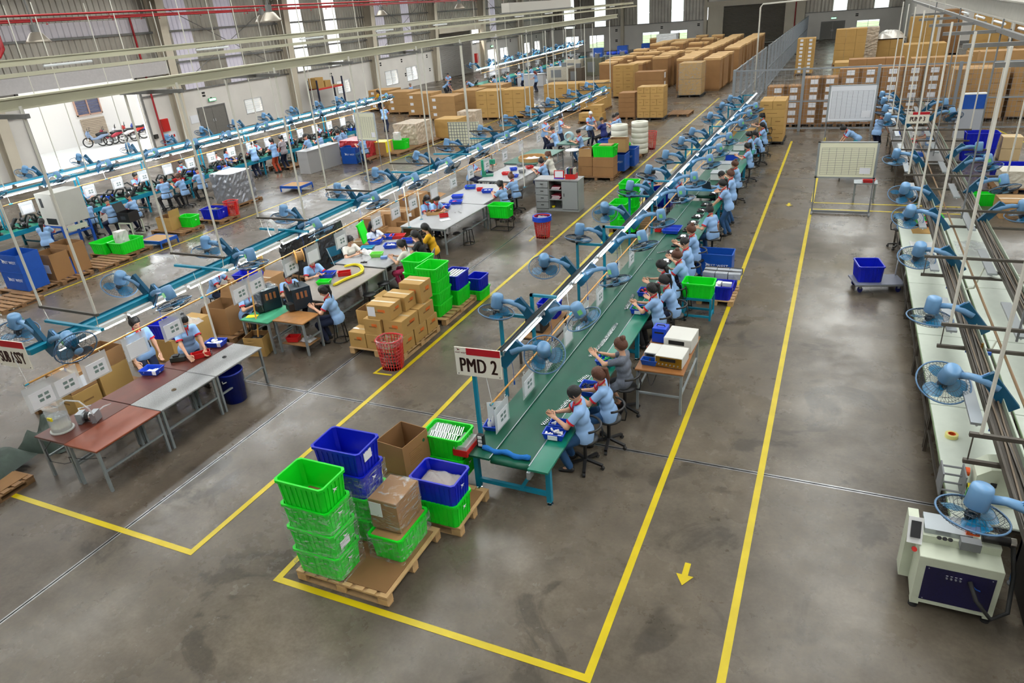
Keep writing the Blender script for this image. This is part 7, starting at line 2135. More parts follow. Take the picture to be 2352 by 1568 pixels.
t = thing('ball_valve', 'red-handled air valve with blue grip hanging by the cable tray', 'valve', (*(2.10, 9.93), 1.5))
part(t, 'blue_grip', MB().box(-0.12, -0.02, 0, 0.12, 0.02, 0.04), M_BLUE_L)
part(t, 'red_lever', MB().bar((0, -0.02, 0.03), (-0.02, -0.05, -0.14), 0.035, 0.02), M_FIRE)
part(t, 'hose', MB().tube([(0, 0, -0.05), (0.03, 0.0, -0.25), (0.12, 0.3, -0.3), (0.3, 0.7, -0.1)], 0.014, 6), mat('hose_cream', srgb(196, 200, 180), 0.4))
part(t, 'brass_fitting', MB().cyl((0, 0, 0.04), (0, 0, 0.16), 0.016, n=8), mat('brass', srgb(180, 140, 70), 0.3, 0.8))
t = thing('ball_valve', 'red air valve with cream hose by the second hanger of the pump line', 'valve', (*(2.05, 13.20), 1.5))
part(t, 'red_lever', MB().bar((0, 0, 0.05), (-0.01, -0.02, -0.12), 0.04, 0.025), M_FIRE)
part(t, 'hose', MB().tube([(0, 0, -0.1), (0.1, -0.15, -0.3), (0.4, -0.1, -0.25), (0.55, 0.2, 0.05), (0.8, 0.1, -0.05), (1.1, 0.0, 0.0)], 0.014, 6), MAT['hose_cream'])
part(t, 'brass_fitting', MB().cyl((0, 0, 0.05), (0, 0, 0.16), 0.016, n=8), MAT['brass'])
t = thing('cable_coil', 'white cable coil lying on the pump line cross bars', 'cable', (*(2.79, 13.06), 1.5))
for k in range(4):
 part(t, 'coil_turn', MB().tube([((0.16 + 0.015*k)*math.cos(a), (0.1 + 0.012*k)*math.sin(a), 0.008*k) for a in np.linspace(0, 2*PI, 20)[:-1]], 0.008, 5, closed=True), M_WHITEP)
wk('work', (1.92, 18.97), 0.05, 'masked man in blue polo seated alone at the white tables', hair='short', mask=True, trousers=M_NAVY, res=0.018)
x0, x1, ya, yb = 1.30, 2.04, 6.55, 7.15
t = thing('coil_machine', 'cream machine cabinet with navy panel on black feet', 'machine', ((x0+x1)/2, (ya+yb)/2, 0))
w, d = (x1-x0), (yb-ya)
part(t, 'cabinet', box_mesh(w, d, 0.62, M_CREAM, 'cabinet'), None, (0, 0, 0.09))
pn = part(t, 'navy_panel', MB().box(-w/2 + 0.07, -d/2 - 0.006, 0.15, w/2 - 0.05, -d/2, 0.6), M_NAVYP)
for k in range(4):
 part(pn, 'button', MB().cyl((-0.1 + 0.04*k, -d/2 - 0.006, 0.5), (-0.1 + 0.04*k, -d/2 - 0.02, 0.5), 0.01, n=8), M_ALUM)
 part(pn, 'caption', MB().box(-0.11 + 0.04*k, -d/2 - 0.008, 0.525, -0.09 + 0.04*k, -d/2 - 0.006, 0.532), M_LOGO)
for sx in (-1, 1):
 for sz in (0.17, 0.58):
  part(pn, 'corner_screw', MB().cyl((sx*(w/2 - 0.09) + 0.01, -d/2 - 0.006, sz), (sx*(w/2 - 0.09) + 0.01, -d/2 - 0.011, sz), 0.007, n=6), M_ALUM)
 for sy in (-1, 1):
  ft_ = part(t, 'corner_foot', MB().box(sx*(w/2 - 0.04) - 0.04, sy*(d/2 - 0.05) - 0.045, 0.06, sx*(w/2 - 0.04) + 0.04, sy*(d/2 - 0.05) + 0.045, 0.1), M_CREAM)
  part(ft_, 'levelling_pad', MB().lathe([(0.0001, 0), (0.045, 0), (0.045, 0.025), (0.012, 0.03), (0.012, 0.06)], 14, c=(sx*(w/2 - 0.04), sy*(d/2 - 0.05), 0)), M_RUBBER)
part(t, 'slide_base', MB().box(-0.34, -0.06, 0.71, 0.36, 0.2, 0.8), M_CREAM)
part(t, 'slide_plate', MB().box(-0.33, -0.02, 0.8, 0.1, 0.26, 0.86), M_ALUM)
part(t, 'drive_motor', MB().cyl((0.18, 0.0, 0.87), (0.42, 0.0, 0.87), 0.05, n=14), M_BLACK, smooth=True)
part(t, 'motor_cap', MB().cyl((0.42, 0.0, 0.87), (0.47, 0.0, 0.87), 0.045, n=14), M_CHROME)
part(t, 'die_block', MB().box(-0.02, -0.16, 0.78, 0.16, -0.06, 0.88), M_GREYP)
part(t, 'red_clamp', MB().box(0.04, 0.0, 0.86, 0.16, 0.08, 0.93), M_ORANGE)
for k in range(3):
 part(t, 'clamp_knob', MB().cyl((-0.2 + 0.05*k, -0.06, 0.8), (-0.2 + 0.05*k, -0.1, 0.83), 0.02, n=10), M_BLACK)
side = part(t, 'side_column', MB().box(-w/2 - 0.1, 0.05, 0.1, -w/2, 0.3, 0.85), M_CREAM)
scr = part(t, 'control_screen', MB().bar((-w/2 - 0.05, -0.13, 0.72), (-w/2 - 0.05, 0.02, 0.95), 0.14, 0.03, up=(0, -1, 1)), M_WHITEP)
part(scr, 'display', MB().bar((-w/2 - 0.05, -0.125, 0.79), (-w/2 - 0.05, -0.02, 0.93), 0.09, 0.05, up=(0, -1, 1)), M_BLACK)
part(t, 'stop_button', MB().cyl((-w/2 - 0.04, -0.14, 0.66), (-w/2 - 0.04, -0.18, 0.68), 0.025, n=10), M_FIRE)
part(t, 'black_hose', MB().tube([(0.1, -d/2 - 0.01, 0.52), (0.16, -d/2 - 0.14, 0.4), (0.3, -d/2 - 0.2, 0.26), (0.45, -d/2 - 0.1, 0.3), (0.5, -0.1, 0.55), (0.46, 0.0, 0.8), (0.4, 0.0, 0.85)], 0.022, 8), M_RUBBER, smooth=True)
part(t, 'blue_lead', MB().tube([(0.11, -d/2 - 0.03, 0.5), (0.16, -d/2 - 0.04, 0.46), (0.2, -d/2 - 0.03, 0.44)], 0.008, 5), M_BLUE_L)
x, y = (1.96, 8.11)
t = thing('spool_machine', 'cream domed spooling machine with grey spool frame on the first white table', 'machine', (2.05, 7.75, 0.752), 0.0)
pr = [(-0.2, 0), (0.22, 0), (0.22, 0.3), (0.16, 0.42), (0.05, 0.48), (-0.08, 0.46), (-0.2, 0.36)]
part(t, 'dome_housing', recalc(MB().prism(pr, -0.16, 0.16, 'y').mesh('dome_housing', M_CREAM)), None)
part(t, 'name_plate', MB().box(-0.06, -0.165, 0.24, 0.0, -0.16, 0.3), M_BLACK)
for s in (-0.5, -0.28):
 part(t, 'end_plate', MB().box(s - 0.008, -0.14, 0.0, s + 0.008, 0.14, 0.3), M_GREYP)
for k in range(4):
 part(t, 'spool_rod', MB().cyl((-0.5, -0.11 + 0.075*k, 0.07 + 0.06*k), (-0.25, -0.11 + 0.075*k, 0.07 + 0.06*k), 0.012, n=6), M_GREYP)
part(t, 'orange_guide', MB().cyl((-0.27, 0.05, 0.26), (-0.23, 0.05, 0.26), 0.05, n=12), M_ORANGE)
part(t, 'yellow_guide', MB().cyl((-0.24, -0.05, 0.12), (-0.2, -0.05, 0.12), 0.05, n=12), M_YELPL)
part(t, 'blue_hose', MB().tube([(0.22, 0.1, 0.3), (0.4, 0.15, 0.42), (0.55, 0.2, 0.35), (0.6, 0.2, 0.1)], 0.012, 6), M_BLUE_L)
part(t, 'cable', MB().tube([(0.2, -0.1, 0.1), (0.34, -0.16, 0.06), (0.3, -0.4, 0.02)], 0.012, 6), M_BLACK)
t = thing('steel_bench', 'blue-framed bench at the picture\'s right edge beside the cream machine', 'bench', (2.62, 6.75, 0))
for sx in (-0.28, 0.3):
 for sy in (-0.5, 0.5):
  l = part(t, 'leg', MB().box(sx - 0.03, sy - 0.03, 0.05, sx + 0.03, sy + 0.03, 0.8), mat('frame_blue', srgb(20, 110, 190), 0.4))
  part(l, 'foot', MB().lathe([(0.0001, 0), (0.05, 0), (0.05, 0.02), (0.015, 0.03), (0.015, 0.05)], 12, c=(sx, sy, 0)), M_GREYP)
part(t, 'top', MB().box(-0.32, -0.55, 0.8, 0.34, 0.55, 0.84), M_DARKTRAY)
part(t, 'side_panel', MB().box(-0.31, -0.53, 0.1, -0.29, 0.53, 0.8), M_BLACK)
t = thing('platform_trolley', 'grey platform trolley with folding handle beside the aisle', 'trolley', (1.18, 16.02, 0), 0.26)
t.scale = (0.74, 0.86, 1)
part(t, 'deck', box_mesh(1.35, 0.72, 0.04, mat('trolley_grey', srgb(120, 124, 140), 0.5), 'deck'), None, (0, 0, 0.17))
part(t, 'bumper', MB().box(-0.69, -0.375, 0.165, 0.69, -0.36, 0.2).mesh('bumper', M_ALUM), None)
for sx in (-0.52, 0.52):
 for sy in (-0.26, 0.26):
  part(t, 'caster', MB().cyl((sx, sy - 0.022, 0.07), (sx, sy + 0.022, 0.07), 0.07, n=14), mat('caster_blue', srgb(24, 32, 110), 0.5))
  part(t, 'caster_fork', MB().box(sx - 0.03, sy - 0.04, 0.09, sx + 0.03, sy + 0.04, 0.17), M_ALUM)
part(t, 'handle', MB().tube([(0.62, -0.3, 0.2), (0.64, -0.3, 0.75), (0.62, -0.22, 0.86), (0.62, 0.22, 0.86), (0.64, 0.3, 0.75), (0.62, 0.3, 0.2)], 0.02, 8), M_WHITEP, smooth=True)
crate((0.99, 16.06, 0.212), 0.2 + PI/2, M_BLUE, 'blue crate riding on the grey platform trolley', w=0.6, d=0.5, h=0.36)
def board_stand(loc, rz, w, zb, zt, label, rows, cols, m, base=True, legs=True):
 t = thing('planning_board', label, 'board', loc, rz)
 b = part(t, 'board_panel', MB().box(-w/2, -0.012, zb, w/2, 0.012, zt), m)
 for z0, z1 in ((zb - 0.04, zb), (zt, zt + 0.03)):
  part(t, 'frame_rail', MB().box(-w/2 - 0.03, -0.02, z0, w/2 + 0.03, 0.02, z1), M_ALUM)
 for s in (-1, 1):
  part(t, 'frame_stile', MB().box(s*w/2 - 0.03, -0.02, zb - 0.04, s*w/2 + 0.03, 0.02, zt + 0.03), M_ALUM)
  if legs:
   part(t, 'post', MB().cyl((s*w/2, 0, 0.05), (s*w/2, 0, zb), 0.018, n=8), M_GREYP)
   part(t, 'foot', MB().box(s*w/2 - 0.025, -0.25, 0.0, s*w/2 + 0.025, 0.25, 0.05), M_GREYP)
 if legs: part(t, 'base_bar', MB().box(-w/2, -0.03, 0.03, w/2, 0.03, 0.09), M_GREYP)
 ink = mat('board_ink', srgb(66, 70, 84), 0.7)
 hh = zt - zb
 for k in range(rows + 1):
  part(b, 'grid_line', MB().box(-w*0.44, -0.0135, -0.003, w*0.44, -0.012, 0.003), ink, (0, 0, zb + hh*(0.07 + 0.78*k/rows)))
 for k in range(cols + 1):
  part(b, 'grid_line', MB().box(-0.003, -0.0135, zb + hh*0.07, 0.003, -0.012, zb + hh*0.85), ink, (-w*0.44 + w*0.88*k/cols, 0, 0))
 part(b, 'pinned_sheet', MB().box(w*0.24, -0.014, zb + hh*0.1, w*0.42, -0.0125, zb + hh*0.28), M_PAPER)
 return t
M_BOARDC = mat('board_cream', srgb(226, 224, 196), 0.5); M_BOARDW = mat('board_white', srgb(232, 234, 240), 0.3)
board_stand((0.37, 21.9, 0), 0, 1.52, 1.08, 2.04, 'cream gridded planning board on a grey stand by the aisle', 15, 7, M_BOARDC)
board_stand((0.42, 30.0, 0), 0.04, 1.6, 1.36, 2.62, 'big white gridded planning board before the cage', 20, 8, M_BOARDW)
wk('bend', (0.24, 29.21), PI + 0.15, 'woman bending double over a low bench behind the cream board', seat=None, hair='bun', trousers=M_MASK, res=0.022)
wk('stand_b', (1.55, 30.6), 0.9, 'worker in blue polo leaning over beneath the pump line fans', seat=None, hair='short', trousers=M_NAVY, res=0.022)
wk('stand', (2.94, 28.49), PI - 0.2, 'worker in blue polo standing behind the PUMP 3 sign', seat=None, hair='short', trousers=M_GREYP, res=0.022)
table((0.75, 26.2, 0), 0, 1.0, 0.6, 0.5, M_CARD_Y, 'low bench before the bending woman', legm=M_DARKTRAY)
t = thing('lectern', 'grey lectern with a blue box on top right of the pump line', 'cabinet', (*(4.87, 34.02), 0), 0.1)
part(t, 'grey_panel', MB().box(-0.45, -0.15, 0, 0.45, 0.15, 1.15), mat('lectern_grey', srgb(176, 180, 188), 0.5))
part(t, 'blue_box', MB().box(-0.4, -0.16, 1.15, 0.42, 0.16, 1.7), M_BLUE_L)
part(t, 'white_lid', MB().box(-0.42, -0.17, 1.7, 0.44, 0.17, 1.74), M_WHITEP)
bx, by = (4.18, 29.27)
crate((bx + 0.5, by + 0.3, 0), 0.02, M_BLUE, 'lower ribbed blue crate stacked beyond the pump line', w=1.0, d=0.7, h=0.5)
crate((bx + 0.55, by + 0.35, 0.49), 0.02, M_BLUE, 'upper ribbed blue crate stacked beyond the pump line', w=1.0, d=0.7, h=0.5)
for k in range(2):
 carton((bx + 1.5, by + 0.6, 0.41*k), 0, 0.6, 0.6, 0.4, '%s pale carton with yellow straps beside the stacked blue crates' % ('lower' if k == 0 else 'upper'), mat('pale_card', srgb(214, 186, 140), 0.7))
bx, by = (4.84, 26.21)
crate((bx + 0.4, by + 0.2, 0), 0.05, M_BLUE, 'wide ribbed blue crate of white pieces at the picture\'s right', w=1.1, d=0.75, h=0.55)
pallet((bx + 0.3, by - 0.9, 0), 0, 1.2, 1.0, 'pallet of wrapped cable beyond the pump line', M_WOOD_D)
wrapped((bx + 0.3, by - 0.9, 0.142), 0.9, 0.8, 0.5, 'white wrapped cable bundle beyond the pump line', mat('white_wrap', srgb(214, 206, 190), 0.4, bump=1.0, nscale=14))
bx, by = (4.30, 22.48)
carton((bx + 0.6, by, 0), 0.05, 1.2, 0.9, 0.45, 'low wide carton right of the pump line', M_CARD)
crate((bx - 0.2, by + 1.0, 0), 0.05, M_GREEN, 'bright green crate behind the low wide carton', w=0.6, d=0.45, h=0.35)
t = thing('fold_bin', 'dark blue corrugated bin right of the pump line', 'bin', (4.55, 13.6, 0)); fold_bin_parts(t, 0.75, 0.8, 0.7)
t = thing('upright_sheet', 'tall bright green panel standing right of the dark blue bin', 'panel', (5.05, 13.0, 0), 0.4)
part(t, 'sheet', MB().box(-0.02, -0.4, 0, 0.02, 0.4, 1.0), M_GREEN)
part(t, 'edge_fold', MB().box(-0.03, -0.42, 0, 0.03, -0.38, 1.0), M_GREEN)
wrapped((5.2, 11.6, 0), 0.8, 0.9, 0.7, 'clear-wrapped load at the picture\'s right edge', MAT['white_wrap'])
for i, (yy, c) in enumerate(((25.7, M_WHITEP), (26.5, M_BLUE_L), (27.3, M_GREYP), (28.1, M_WHITEP), (28.9, M_REDP), (29.7, M_GREYP), (30.6, M_BLUEBIN), (31.4, M_WHITEP))):
 t = thing('bench_fixture', '%s small fixture from the gap on the far pump tables' % nth(i), 'fixture', (2.2 + 0.35*(i % 3), yy, 0.752), 0.3*i)
 part(t, 'base_block', MB().box(-0.14, -0.12, 0, 0.14, 0.12, 0.12), c)
 part(t, 'column', MB().cyl((0.05, 0, 0.12), (0.05, 0, 0.34), 0.03, n=8), M_CHROME)
 part(t, 'head', MB().box(-0.05, -0.06, 0.26, 0.13, 0.06, 0.36), M_GREYP if i % 2 else M_WHITEP)
t = thing('side_trestle', 'grey trestle with a red tray beside the cream board', 'trestle', (*(0.98, 23.50), 0))
for sx in (-0.25, 0.3):
 for sy in (-0.2, 0.2):
  part(t, 'leg', MB().box(sx - 0.02, sy - 0.02, 0, sx + 0.02, sy + 0.02, 0.55), M_LEG)
part(t, 'top', MB().box(-0.3, -0.25, 0.55, 0.35, 0.25, 0.58), M_LEG)
tray_px((t.location.x + 0.1, t.location.y - 0.05), M_REDP, 'red tray on the grey trestle beside the cream board', 0.34, 0.26, 0, 0.585)
# ================================================================ the line under the windows (far left) and the lines beyond
def line3_conv(xc, y0, y1, label, w=1.15):
 t = thing('assembly_bench', label, 'bench', (xc, (y0+y1)/2, 0))
 h = (y1-y0)/2
 part(t, 'green_top', MB().box(-w/2, -h, 0.72, w/2, h, 0.76), M_BENCH)
 part(t, 'side_rail', MB().box(-w/2 - 0.02, -h, 0.62, -w/2, h, 0.77), M_TEAL)
 part(t, 'side_rail', MB().box(w/2, -h, 0.62, w/2 + 0.02, h, 0.77), M_TEAL)
 n = int(2*h/2.2) + 1
 for i in range(n):
  y = -h + 0.2 + (2*h - 0.4)*i/(n-1)
  for x in (-w/2 + 0.05, w/2 - 0.05):
   part(t, 'leg', MB().box(x - 0.03, y - 0.03, 0, x + 0.03, y + 0.03, 0.72), M_TEAL)
  part(t, 'cross_rail', MB().box(-w/2 + 0.05, y - 0.02, 0.15, w/2 - 0.05, y + 0.02, 0.2), M_TEAL)
 return t
X3 = -24.7
line3_conv(X3, 9.5, 33.8, 'long teal-framed assembly bench crowded with motors under the windows')
for r, dx in enumerate((-0.75, 0.65)):
 t, h = beam_thing('light_rail', '%s of the twin light rails over the window-side bench' % ('window-side one' if r == 0 else 'aisle-side one'), 'light rail', (X3 + dx, 9.0, 2.02), (X3 + dx + 0.2, 36.0, 2.02))
 part(t, 'channel', MB().box(-0.05, -h, -0.02, 0.05, h, 0.04), M_TEAL)
 n = 20
 for i in range(n):
  y = -h + 0.2 + (2*h - 0.3)*i/n
  f = part(t, 'lamp_housing', MB().box(-0.05, y, -0.07, 0.05, y + 1.2, -0.02), M_WHITEP)
  part(f, 'tube_lamp', MB().cyl((0.03, y + 0.03, -0.09), (0.03, y + 1.17, -0.09), 0.022, n=8), M_TUBE)
for i in range(9):
 y = 10.5 + 2.85*i
 t = thing('bench_upright', '%s pair of teal uprights from the near end of the window-side bench' % nth(i), 'upright', (X3, y, 0.76))
 for dx in (-0.1, 0.1):
  part(t, 'post', MB().box(dx - 0.025, -0.02, 0.0, dx + 0.025, 0.02, 1.2), M_TEAL)
 part(t, 'cross_arm', MB().box(-0.75, -0.02, 1.18, 0.72, 0.02, 1.23), M_TEAL)
for i in range(26):
 y = 9.6 + (26/26.0)*i
 s = i % 2
 fan((X3 + (0.68 if s else -0.78), y, 1.95), (0.0 if s else PI) + rnd.uniform(-0.3, 0.3), rnd.uniform(8, 35), '%s small blue fan from the near end along the %s window-side rail' % (nth(i//2), 'aisle-facing' if s else 'wall-facing'), rnd.uniform(-0.3, 0.3), 'window-side fans', rnd.random()*2)
paper_pole('cane of the window-side bench', (X3 + 0.45, 10.0, 1.62), (X3 + 0.6, 34.5, 1.62), [0.02 + 0.047*i for i in range(20)], 'the window-side cane')
t = thing('motor_assembly', 'x', 'motor')
part(t, 'mount_plate', MB().box(-0.16, -0.12, 0, 0.16, 0.12, 0.03), M_BLACK)
part(t, 'motor_can', MB().cyl((-0.1, 0, 0.11), (0.1, 0, 0.11), 0.075, n=12), M_BLACK, smooth=True)
part(t, 'silver_cap', MB().cyl((0.1, 0, 0.11), (0.13, 0, 0.11), 0.06, n=12), M_CHROME)
part(t, 'hose', MB().tube([(-0.1, 0.03, 0.15), (-0.2, 0.12, 0.3), (-0.05, 0.25, 0.34), (0.12, 0.28, 0.16), (0.14, 0.26, 0.02)], 0.034, 7), M_RUBBER, smooth=True)
P_MOT = Proto(t)
for i in range(84):
 r, k = i % 3, i//3
 P_MOT.put((X3 - 0.36 + 0.36*r, 9.9 + k*0.85 + 0.2*r, 0.762), rnd.uniform(0, 6), 'dark motor with looped hose, %s along the %s row of the bench' % (nth(k), ('wall-side', 'middle', 'aisle-side')[r]), 'motors on the window-side bench')
for i, (y, m) in enumerate(((11.0, M_BLUEBIN), (12.6, M_REDP), (17.4, M_BLUEBIN), (20.2, M_REDP), (21.5, M_BLUEBIN), (22.6, M_BLUEBIN), (24.0, M_BLUEBIN), (26.4, M_REDP), (28.0, M_BLUEBIN), (29.2, M_BLUEBIN), (31.0, M_REDP), (32.2, M_BLUEBIN))):
 tray_px((X3 + (0.35 if i % 2 else -0.3), y), m, '%s parts tray from the near end on the window-side bench' % nth(i), 0.4, 0.28, 0.1*i, 0.765, 6, M_WHITEP, 0.12)
def w3(p, xy, rz, label, **kw): return wk(p, xy, rz, label, res=0.024, **kw)
w3('work', (-22.40, 13.16), PI - 0.9, 'long-haired woman at the grey cabinet oven on the window side', hair='long', seat='stool')
w3('work_m', (-23.36, 15.30), PI - 0.1, 'seated man, first beyond the grey cabinet oven', hair='short')
w3('work_m', (-22.59, 15.62), PI - 0.15, 'seated man, second beyond the grey cabinet oven', hair='short')
w3('work_m', (-22.31, 16.26), PI + 0.3, 'masked seated man beside the black case on its stand', hair='short', mask=M_BLACK)
w3('work_m', (-23.62, 18.80), PI - 0.3, 'broad seated man before the window papers', hair='short', trousers=M_BLACKT)
w3('work', (-23.28, 19.30), PI + 0.2, 'brown ponytailed woman on a swivel stool near the red trays', hair='pony', hairm=M_HAIR_B, trousers=M_BLACKT)
w3('work_m', (-23.39, 20.38), PI - 0.2, 'man seated beside the silver wrapped load', hair='short', trousers=M_BLACKT)
w3('work_c', (-23.37, 21.80), PI, 'woman with bun partly behind the silver wrapped load', hair='bun')
w3('stand', (-24.53, 23.26), 0.2, 'long-haired woman facing the bench from the wall side', hair='long', seat=None)
w3('stand_m', (-24.23, 24.42), PI, 'man standing with blue tray before a monitor', hair='short', seat=None, trousers=M_NAVY)
w3('stand', (-23.85, 25.34), PI, 'ponytailed woman in rust-red trousers standing at the bench', hair='pony', seat=None, trousers=mat('rust_trousers', srgb(170, 64, 30), 0.8))
w3('stand_down', (-23.90, 26.04), PI, 'woman in patterned shirt standing beside the rust-red trousers', hair='pony', seat=None, trousers=M_NAVY, shirt=mat('pattern_shirt', srgb(170, 160, 165), 0.8, noise=0.5, nscale=60), collar=False)
w3('stand_b', (-22.79, 26.47), 0.2 + PI, 'man in jeans bending over the bench', hair='short', seat=None, trousers=M_JEAN)
w3('work', (-23.55, 28.34), PI, 'woman seated just beyond the bending man', hair='bun')
w3('work', (-22.97, 29.11), PI, 'woman seated first behind the red wrapped bundle', hair='pony')
w3('work', (-23.27, 29.93), PI, 'long-haired woman seated second behind the red wrapped bundle', hair='long')
w3('work_m', (-20.41, 27.54), PI, 'man in jeans seated behind the tall planning board', hair='short', trousers=M_JEAN)
for i, (y, hr) in enumerate(((17.0, 'short'), (19.3, 'bun'), (21.6, 'short'), (23.6, 'pony'), (26.2, 'short'), (28.6, 'bun'), (31.0, 'pony'))):
 w3('work', (X3 - 0.95, y), 0.0, '%s worker from the near end facing us across the window-side bench' % nth(i), hair=hr, seat='stool', mask=i % 2 == 0, shirt=M_WT if i == 3 else None)
t = thing('cabinet_oven', 'tall grey cabinet oven on a blue stand over the window-side bench', 'oven', (-23.0, 14.35, 0), 0.0)
gw = mat('oven_grey', srgb(196, 194, 186), 0.45, noise=0.06, nscale=2)
part(t, 'cabinet', box_mesh(0.8, 1.05, 1.05, gw, 'cabinet'), None, (0, 0, 0.85))
part(t, 'dark_mouth', MB().box(-0.2, -0.53, 0.9, 0.3, -0.52, 1.1), M_BLACK)
part(t, 'window_slot', MB().box(-0.25, -0.53, 1.45, -0.12, -0.525, 1.75), M_BLACK)
part(t, 'vent_grille', MB().box(0.401, -0.35, 0.62, 0.41, 0.35, 0.78), M_CREAM)
for sx in (-0.36, 0.36):
 for sy in (-0.48, 0.48):
  part(t, 'leg', MB().box(sx - 0.035, sy - 0.035, 0, sx + 0.035, sy + 0.035, 0.85), M_BLUE_L)
for sx in (-0.36, 0.36): part(t, 'rail', MB().box(sx - 0.03, -0.48, 0.5, sx + 0.03, 0.48, 0.56), M_BLUE_L)
for sy in (-0.48, 0.48): part(t, 'rail', MB().box(-0.36, sy - 0.03, 0.78, 0.36, sy + 0.03, 0.85), M_BLUE_L)
t = thing('case_stand', 'white tubular stand under the black plastic case', 'stand', (-21.9, 15.75, 0), 0.1)
for sx in (-0.25, 0.25):
 for sy in (-0.25, 0.25):
  part(t, 'leg', MB().box(sx - 0.018, sy - 0.018, 0, sx + 0.018, sy + 0.018, 0.5), M_CREAM)
for sy in (-0.25, 0.25): part(t, 'rail', MB().box(-0.25, sy - 0.018, 0.48, 0.25, sy + 0.018, 0.52), M_CREAM); part(t, 'foot_rail', MB().box(-0.25, sy - 0.018, 0.0, 0.25, sy + 0.018, 0.03), M_CREAM)
t = thing('plastic_case', 'open black plastic case on the white stand', 'case', (-21.9, 15.75, 0.52), 0.1)
part(t, 'case_walls', open_box_mesh(0.5, 0.45, 0.34, M_BLACK, M_BLACK, (), 0), None)
part(t, 'raised_lid', MB().bar((-0.25, 0.0, 0.34), (-0.36, 0.0, 0.62), 0.42, 0.02, up=(1, 0, 0)), M_BLACK)
part(t, 'lilac_label', MB().box(-0.1, -0.232, 0.1, 0.1, -0.226, 0.22), mat('dark_label', srgb(60, 66, 74), 0.6))
def pal(x, y, w, d, label): return pallet((x, y, 0), 0, w, d, label, M_WOOD_D, h=0.12)
pal(*(-19.63, 9.95), 1.3, 1.1, 'bare slatted pallet left of the tall dark blue bin')
pal(-20.25, 10.95, 1.3, 1.0, 'pallet under the tall dark blue bin by the window-side yellow line')
t = thing('fold_bin', 'tall dark blue corrugated bin with white logo near the picture\'s left edge', 'bin', (-20.2, 10.9, 0.122), 0.0); fold_bin_parts(t, 0.95, 0.62, 0.5)
if True:
 part(t, 'upper_tier', open_box_mesh(0.95, 0.62, 0.5, M_BLUE_L, M_BLUE_L, (), 0), None, (0, 0, 0.51))
 logo(t, loc=(-0.17, -0.313, 0.83), rot=(PI/2, 0, 0), s=0.09)
 text(t, 'maker_name', 'EAST WEST', M_LOGO, (0.08, -0.313, 0.8), (PI/2, 0, 0), 0.11)
pal(-20.1, 11.9, 1.2, 1.0, 'pallet under the film-lined carton by the dark blue bin')
t = open_carton((-20.1, 11.7, 0.122), 0, 0.75, 0.55, 0.75, 'open carton with a white notice beside the dark blue bin', M_CARD_B, filler=M_POLY)
part(t, 'notice', MB().box(-0.1, -0.29, 0.2, 0.25, -0.283, 0.45), M_PAPER)
t = open_carton((-20.15, 12.3, 0.122), 0, 0.8, 0.5, 0.85, 'taller open carton behind the noticed one', M_CARD_B)
t = thing('leaning_sheet', 'dark blue panel leaning between the two open cartons', 'panel', (-19.75, 12.0, 0.0), 0.0)
part(t, 'sheet', MB().bar((0, 0, 0.02), (-0.06, 0, 0.6), 0.6, 0.02, up=(1, 0, 0)), M_BLUE_L)
part(t, 'edge', MB().bar((-0.06, 0, 0.6), (-0.062, 0, 0.62), 0.62, 0.03, up=(1, 0, 0)), M_BLUE_L)
pal(-20.0, 13.1, 1.2, 1.1, 'empty slatted pallet before the green crates on the window side')
pal(-20.45, 14.1, 1.5, 1.15, 'pallet under the pair of green crates on the window side')
t = crate((-20.75, 13.95, 0.122), PI/2, M_GREEN, 'open green crate left of the pair on the window side', w=0.85, d=0.62, h=0.36)
t = crate((-20.1, 14.1, 0.122), PI/2, M_GREEN, 'open green crate right of the pair with a white sack', w=0.85, d=0.62, h=0.36)
t = thing('white_sack', 'white sack standing in the right green crate', 'sack', (-20.25, 14.1, 0.2))
part(t, 'sack', recalc(crumple(0.28, 0.3, 0.55, mat('sack_white', srgb(214, 208, 206), 0.7, bump=0.6, nscale=10), 5, 0.12, 3)), None)
def blue_cart(loc, label, w=0.9, d=0.7):
 t = thing('low_trolley', label, 'trolley', loc, 0.05)
 part(t, 'deck', MB().box(-w/2, -d/2, 0.2, w/2, d/2, 0.23), M_CARD)
 for sx in (-1, 1):
  part(t, 'rail', MB().box(sx*w/2 - 0.02, -d/2, 0.14, sx*w/2 + 0.02, d/2, 0.24), M_BLUE_L)
  part(t, 'rail', MB().box(-w/2, sx*d/2 - 0.02, 0.14, w/2, sx*d/2 + 0.02, 0.24), M_BLUE_L)
  for sy in (-1, 1):
   part(t, 'leg', MB().box(sx*w/2 - 0.02, sy*d/2 - 0.02, 0, sx*w/2 + 0.02, sy*d/2 + 0.02, 0.2), M_BLUE_L)
 return t
blue_cart((-19.9, 15.1, 0), 'blue-railed low platform beside the green crates')
blue_cart((*(-20.29, 22.46), 0), 'blue-railed low platform on the open floor before the grey cabinet', 1.0, 0.8)
pal(-20.6, 16.5, 1.5, 1.0, 'pallet under the open carton and green crate on the window side')
t = open_carton((-20.75, 16.35, 0.122), 0.1, 0.6, 0.5, 0.45, 'open yellowish carton with upright flap on the window-side pallet', M_CARD_Y, flaps=[('+x', 5)])
crate((-20.3, 16.8, 0.122), 0.1, M_GREEN, 'green crate beside the open yellowish carton', w=0.62, d=0.45, h=0.36)
pal(-20.1, 17.9, 1.2, 0.9, 'pallet under the blue crate of black parts')
t = crate((-20.15, 17.85, 0.122), 0.1, M_BLUE, 'blue crate of black parts next to the red basket', w=0.8, d=0.55, h=0.36)
part(t, 'contents', lumpy(0.6, 0.4, 0.08, M_BLACK, 9, 3), None, (0, 0, 0.28))
basket((-19.75, 18.3, 0), 0, 'red lattice basket on the window-side yellow line', M_REDP, liner=False)
pal(-21.3, 20.1, 1.3, 1.4, 'pallet under the silver film-wrapped load')
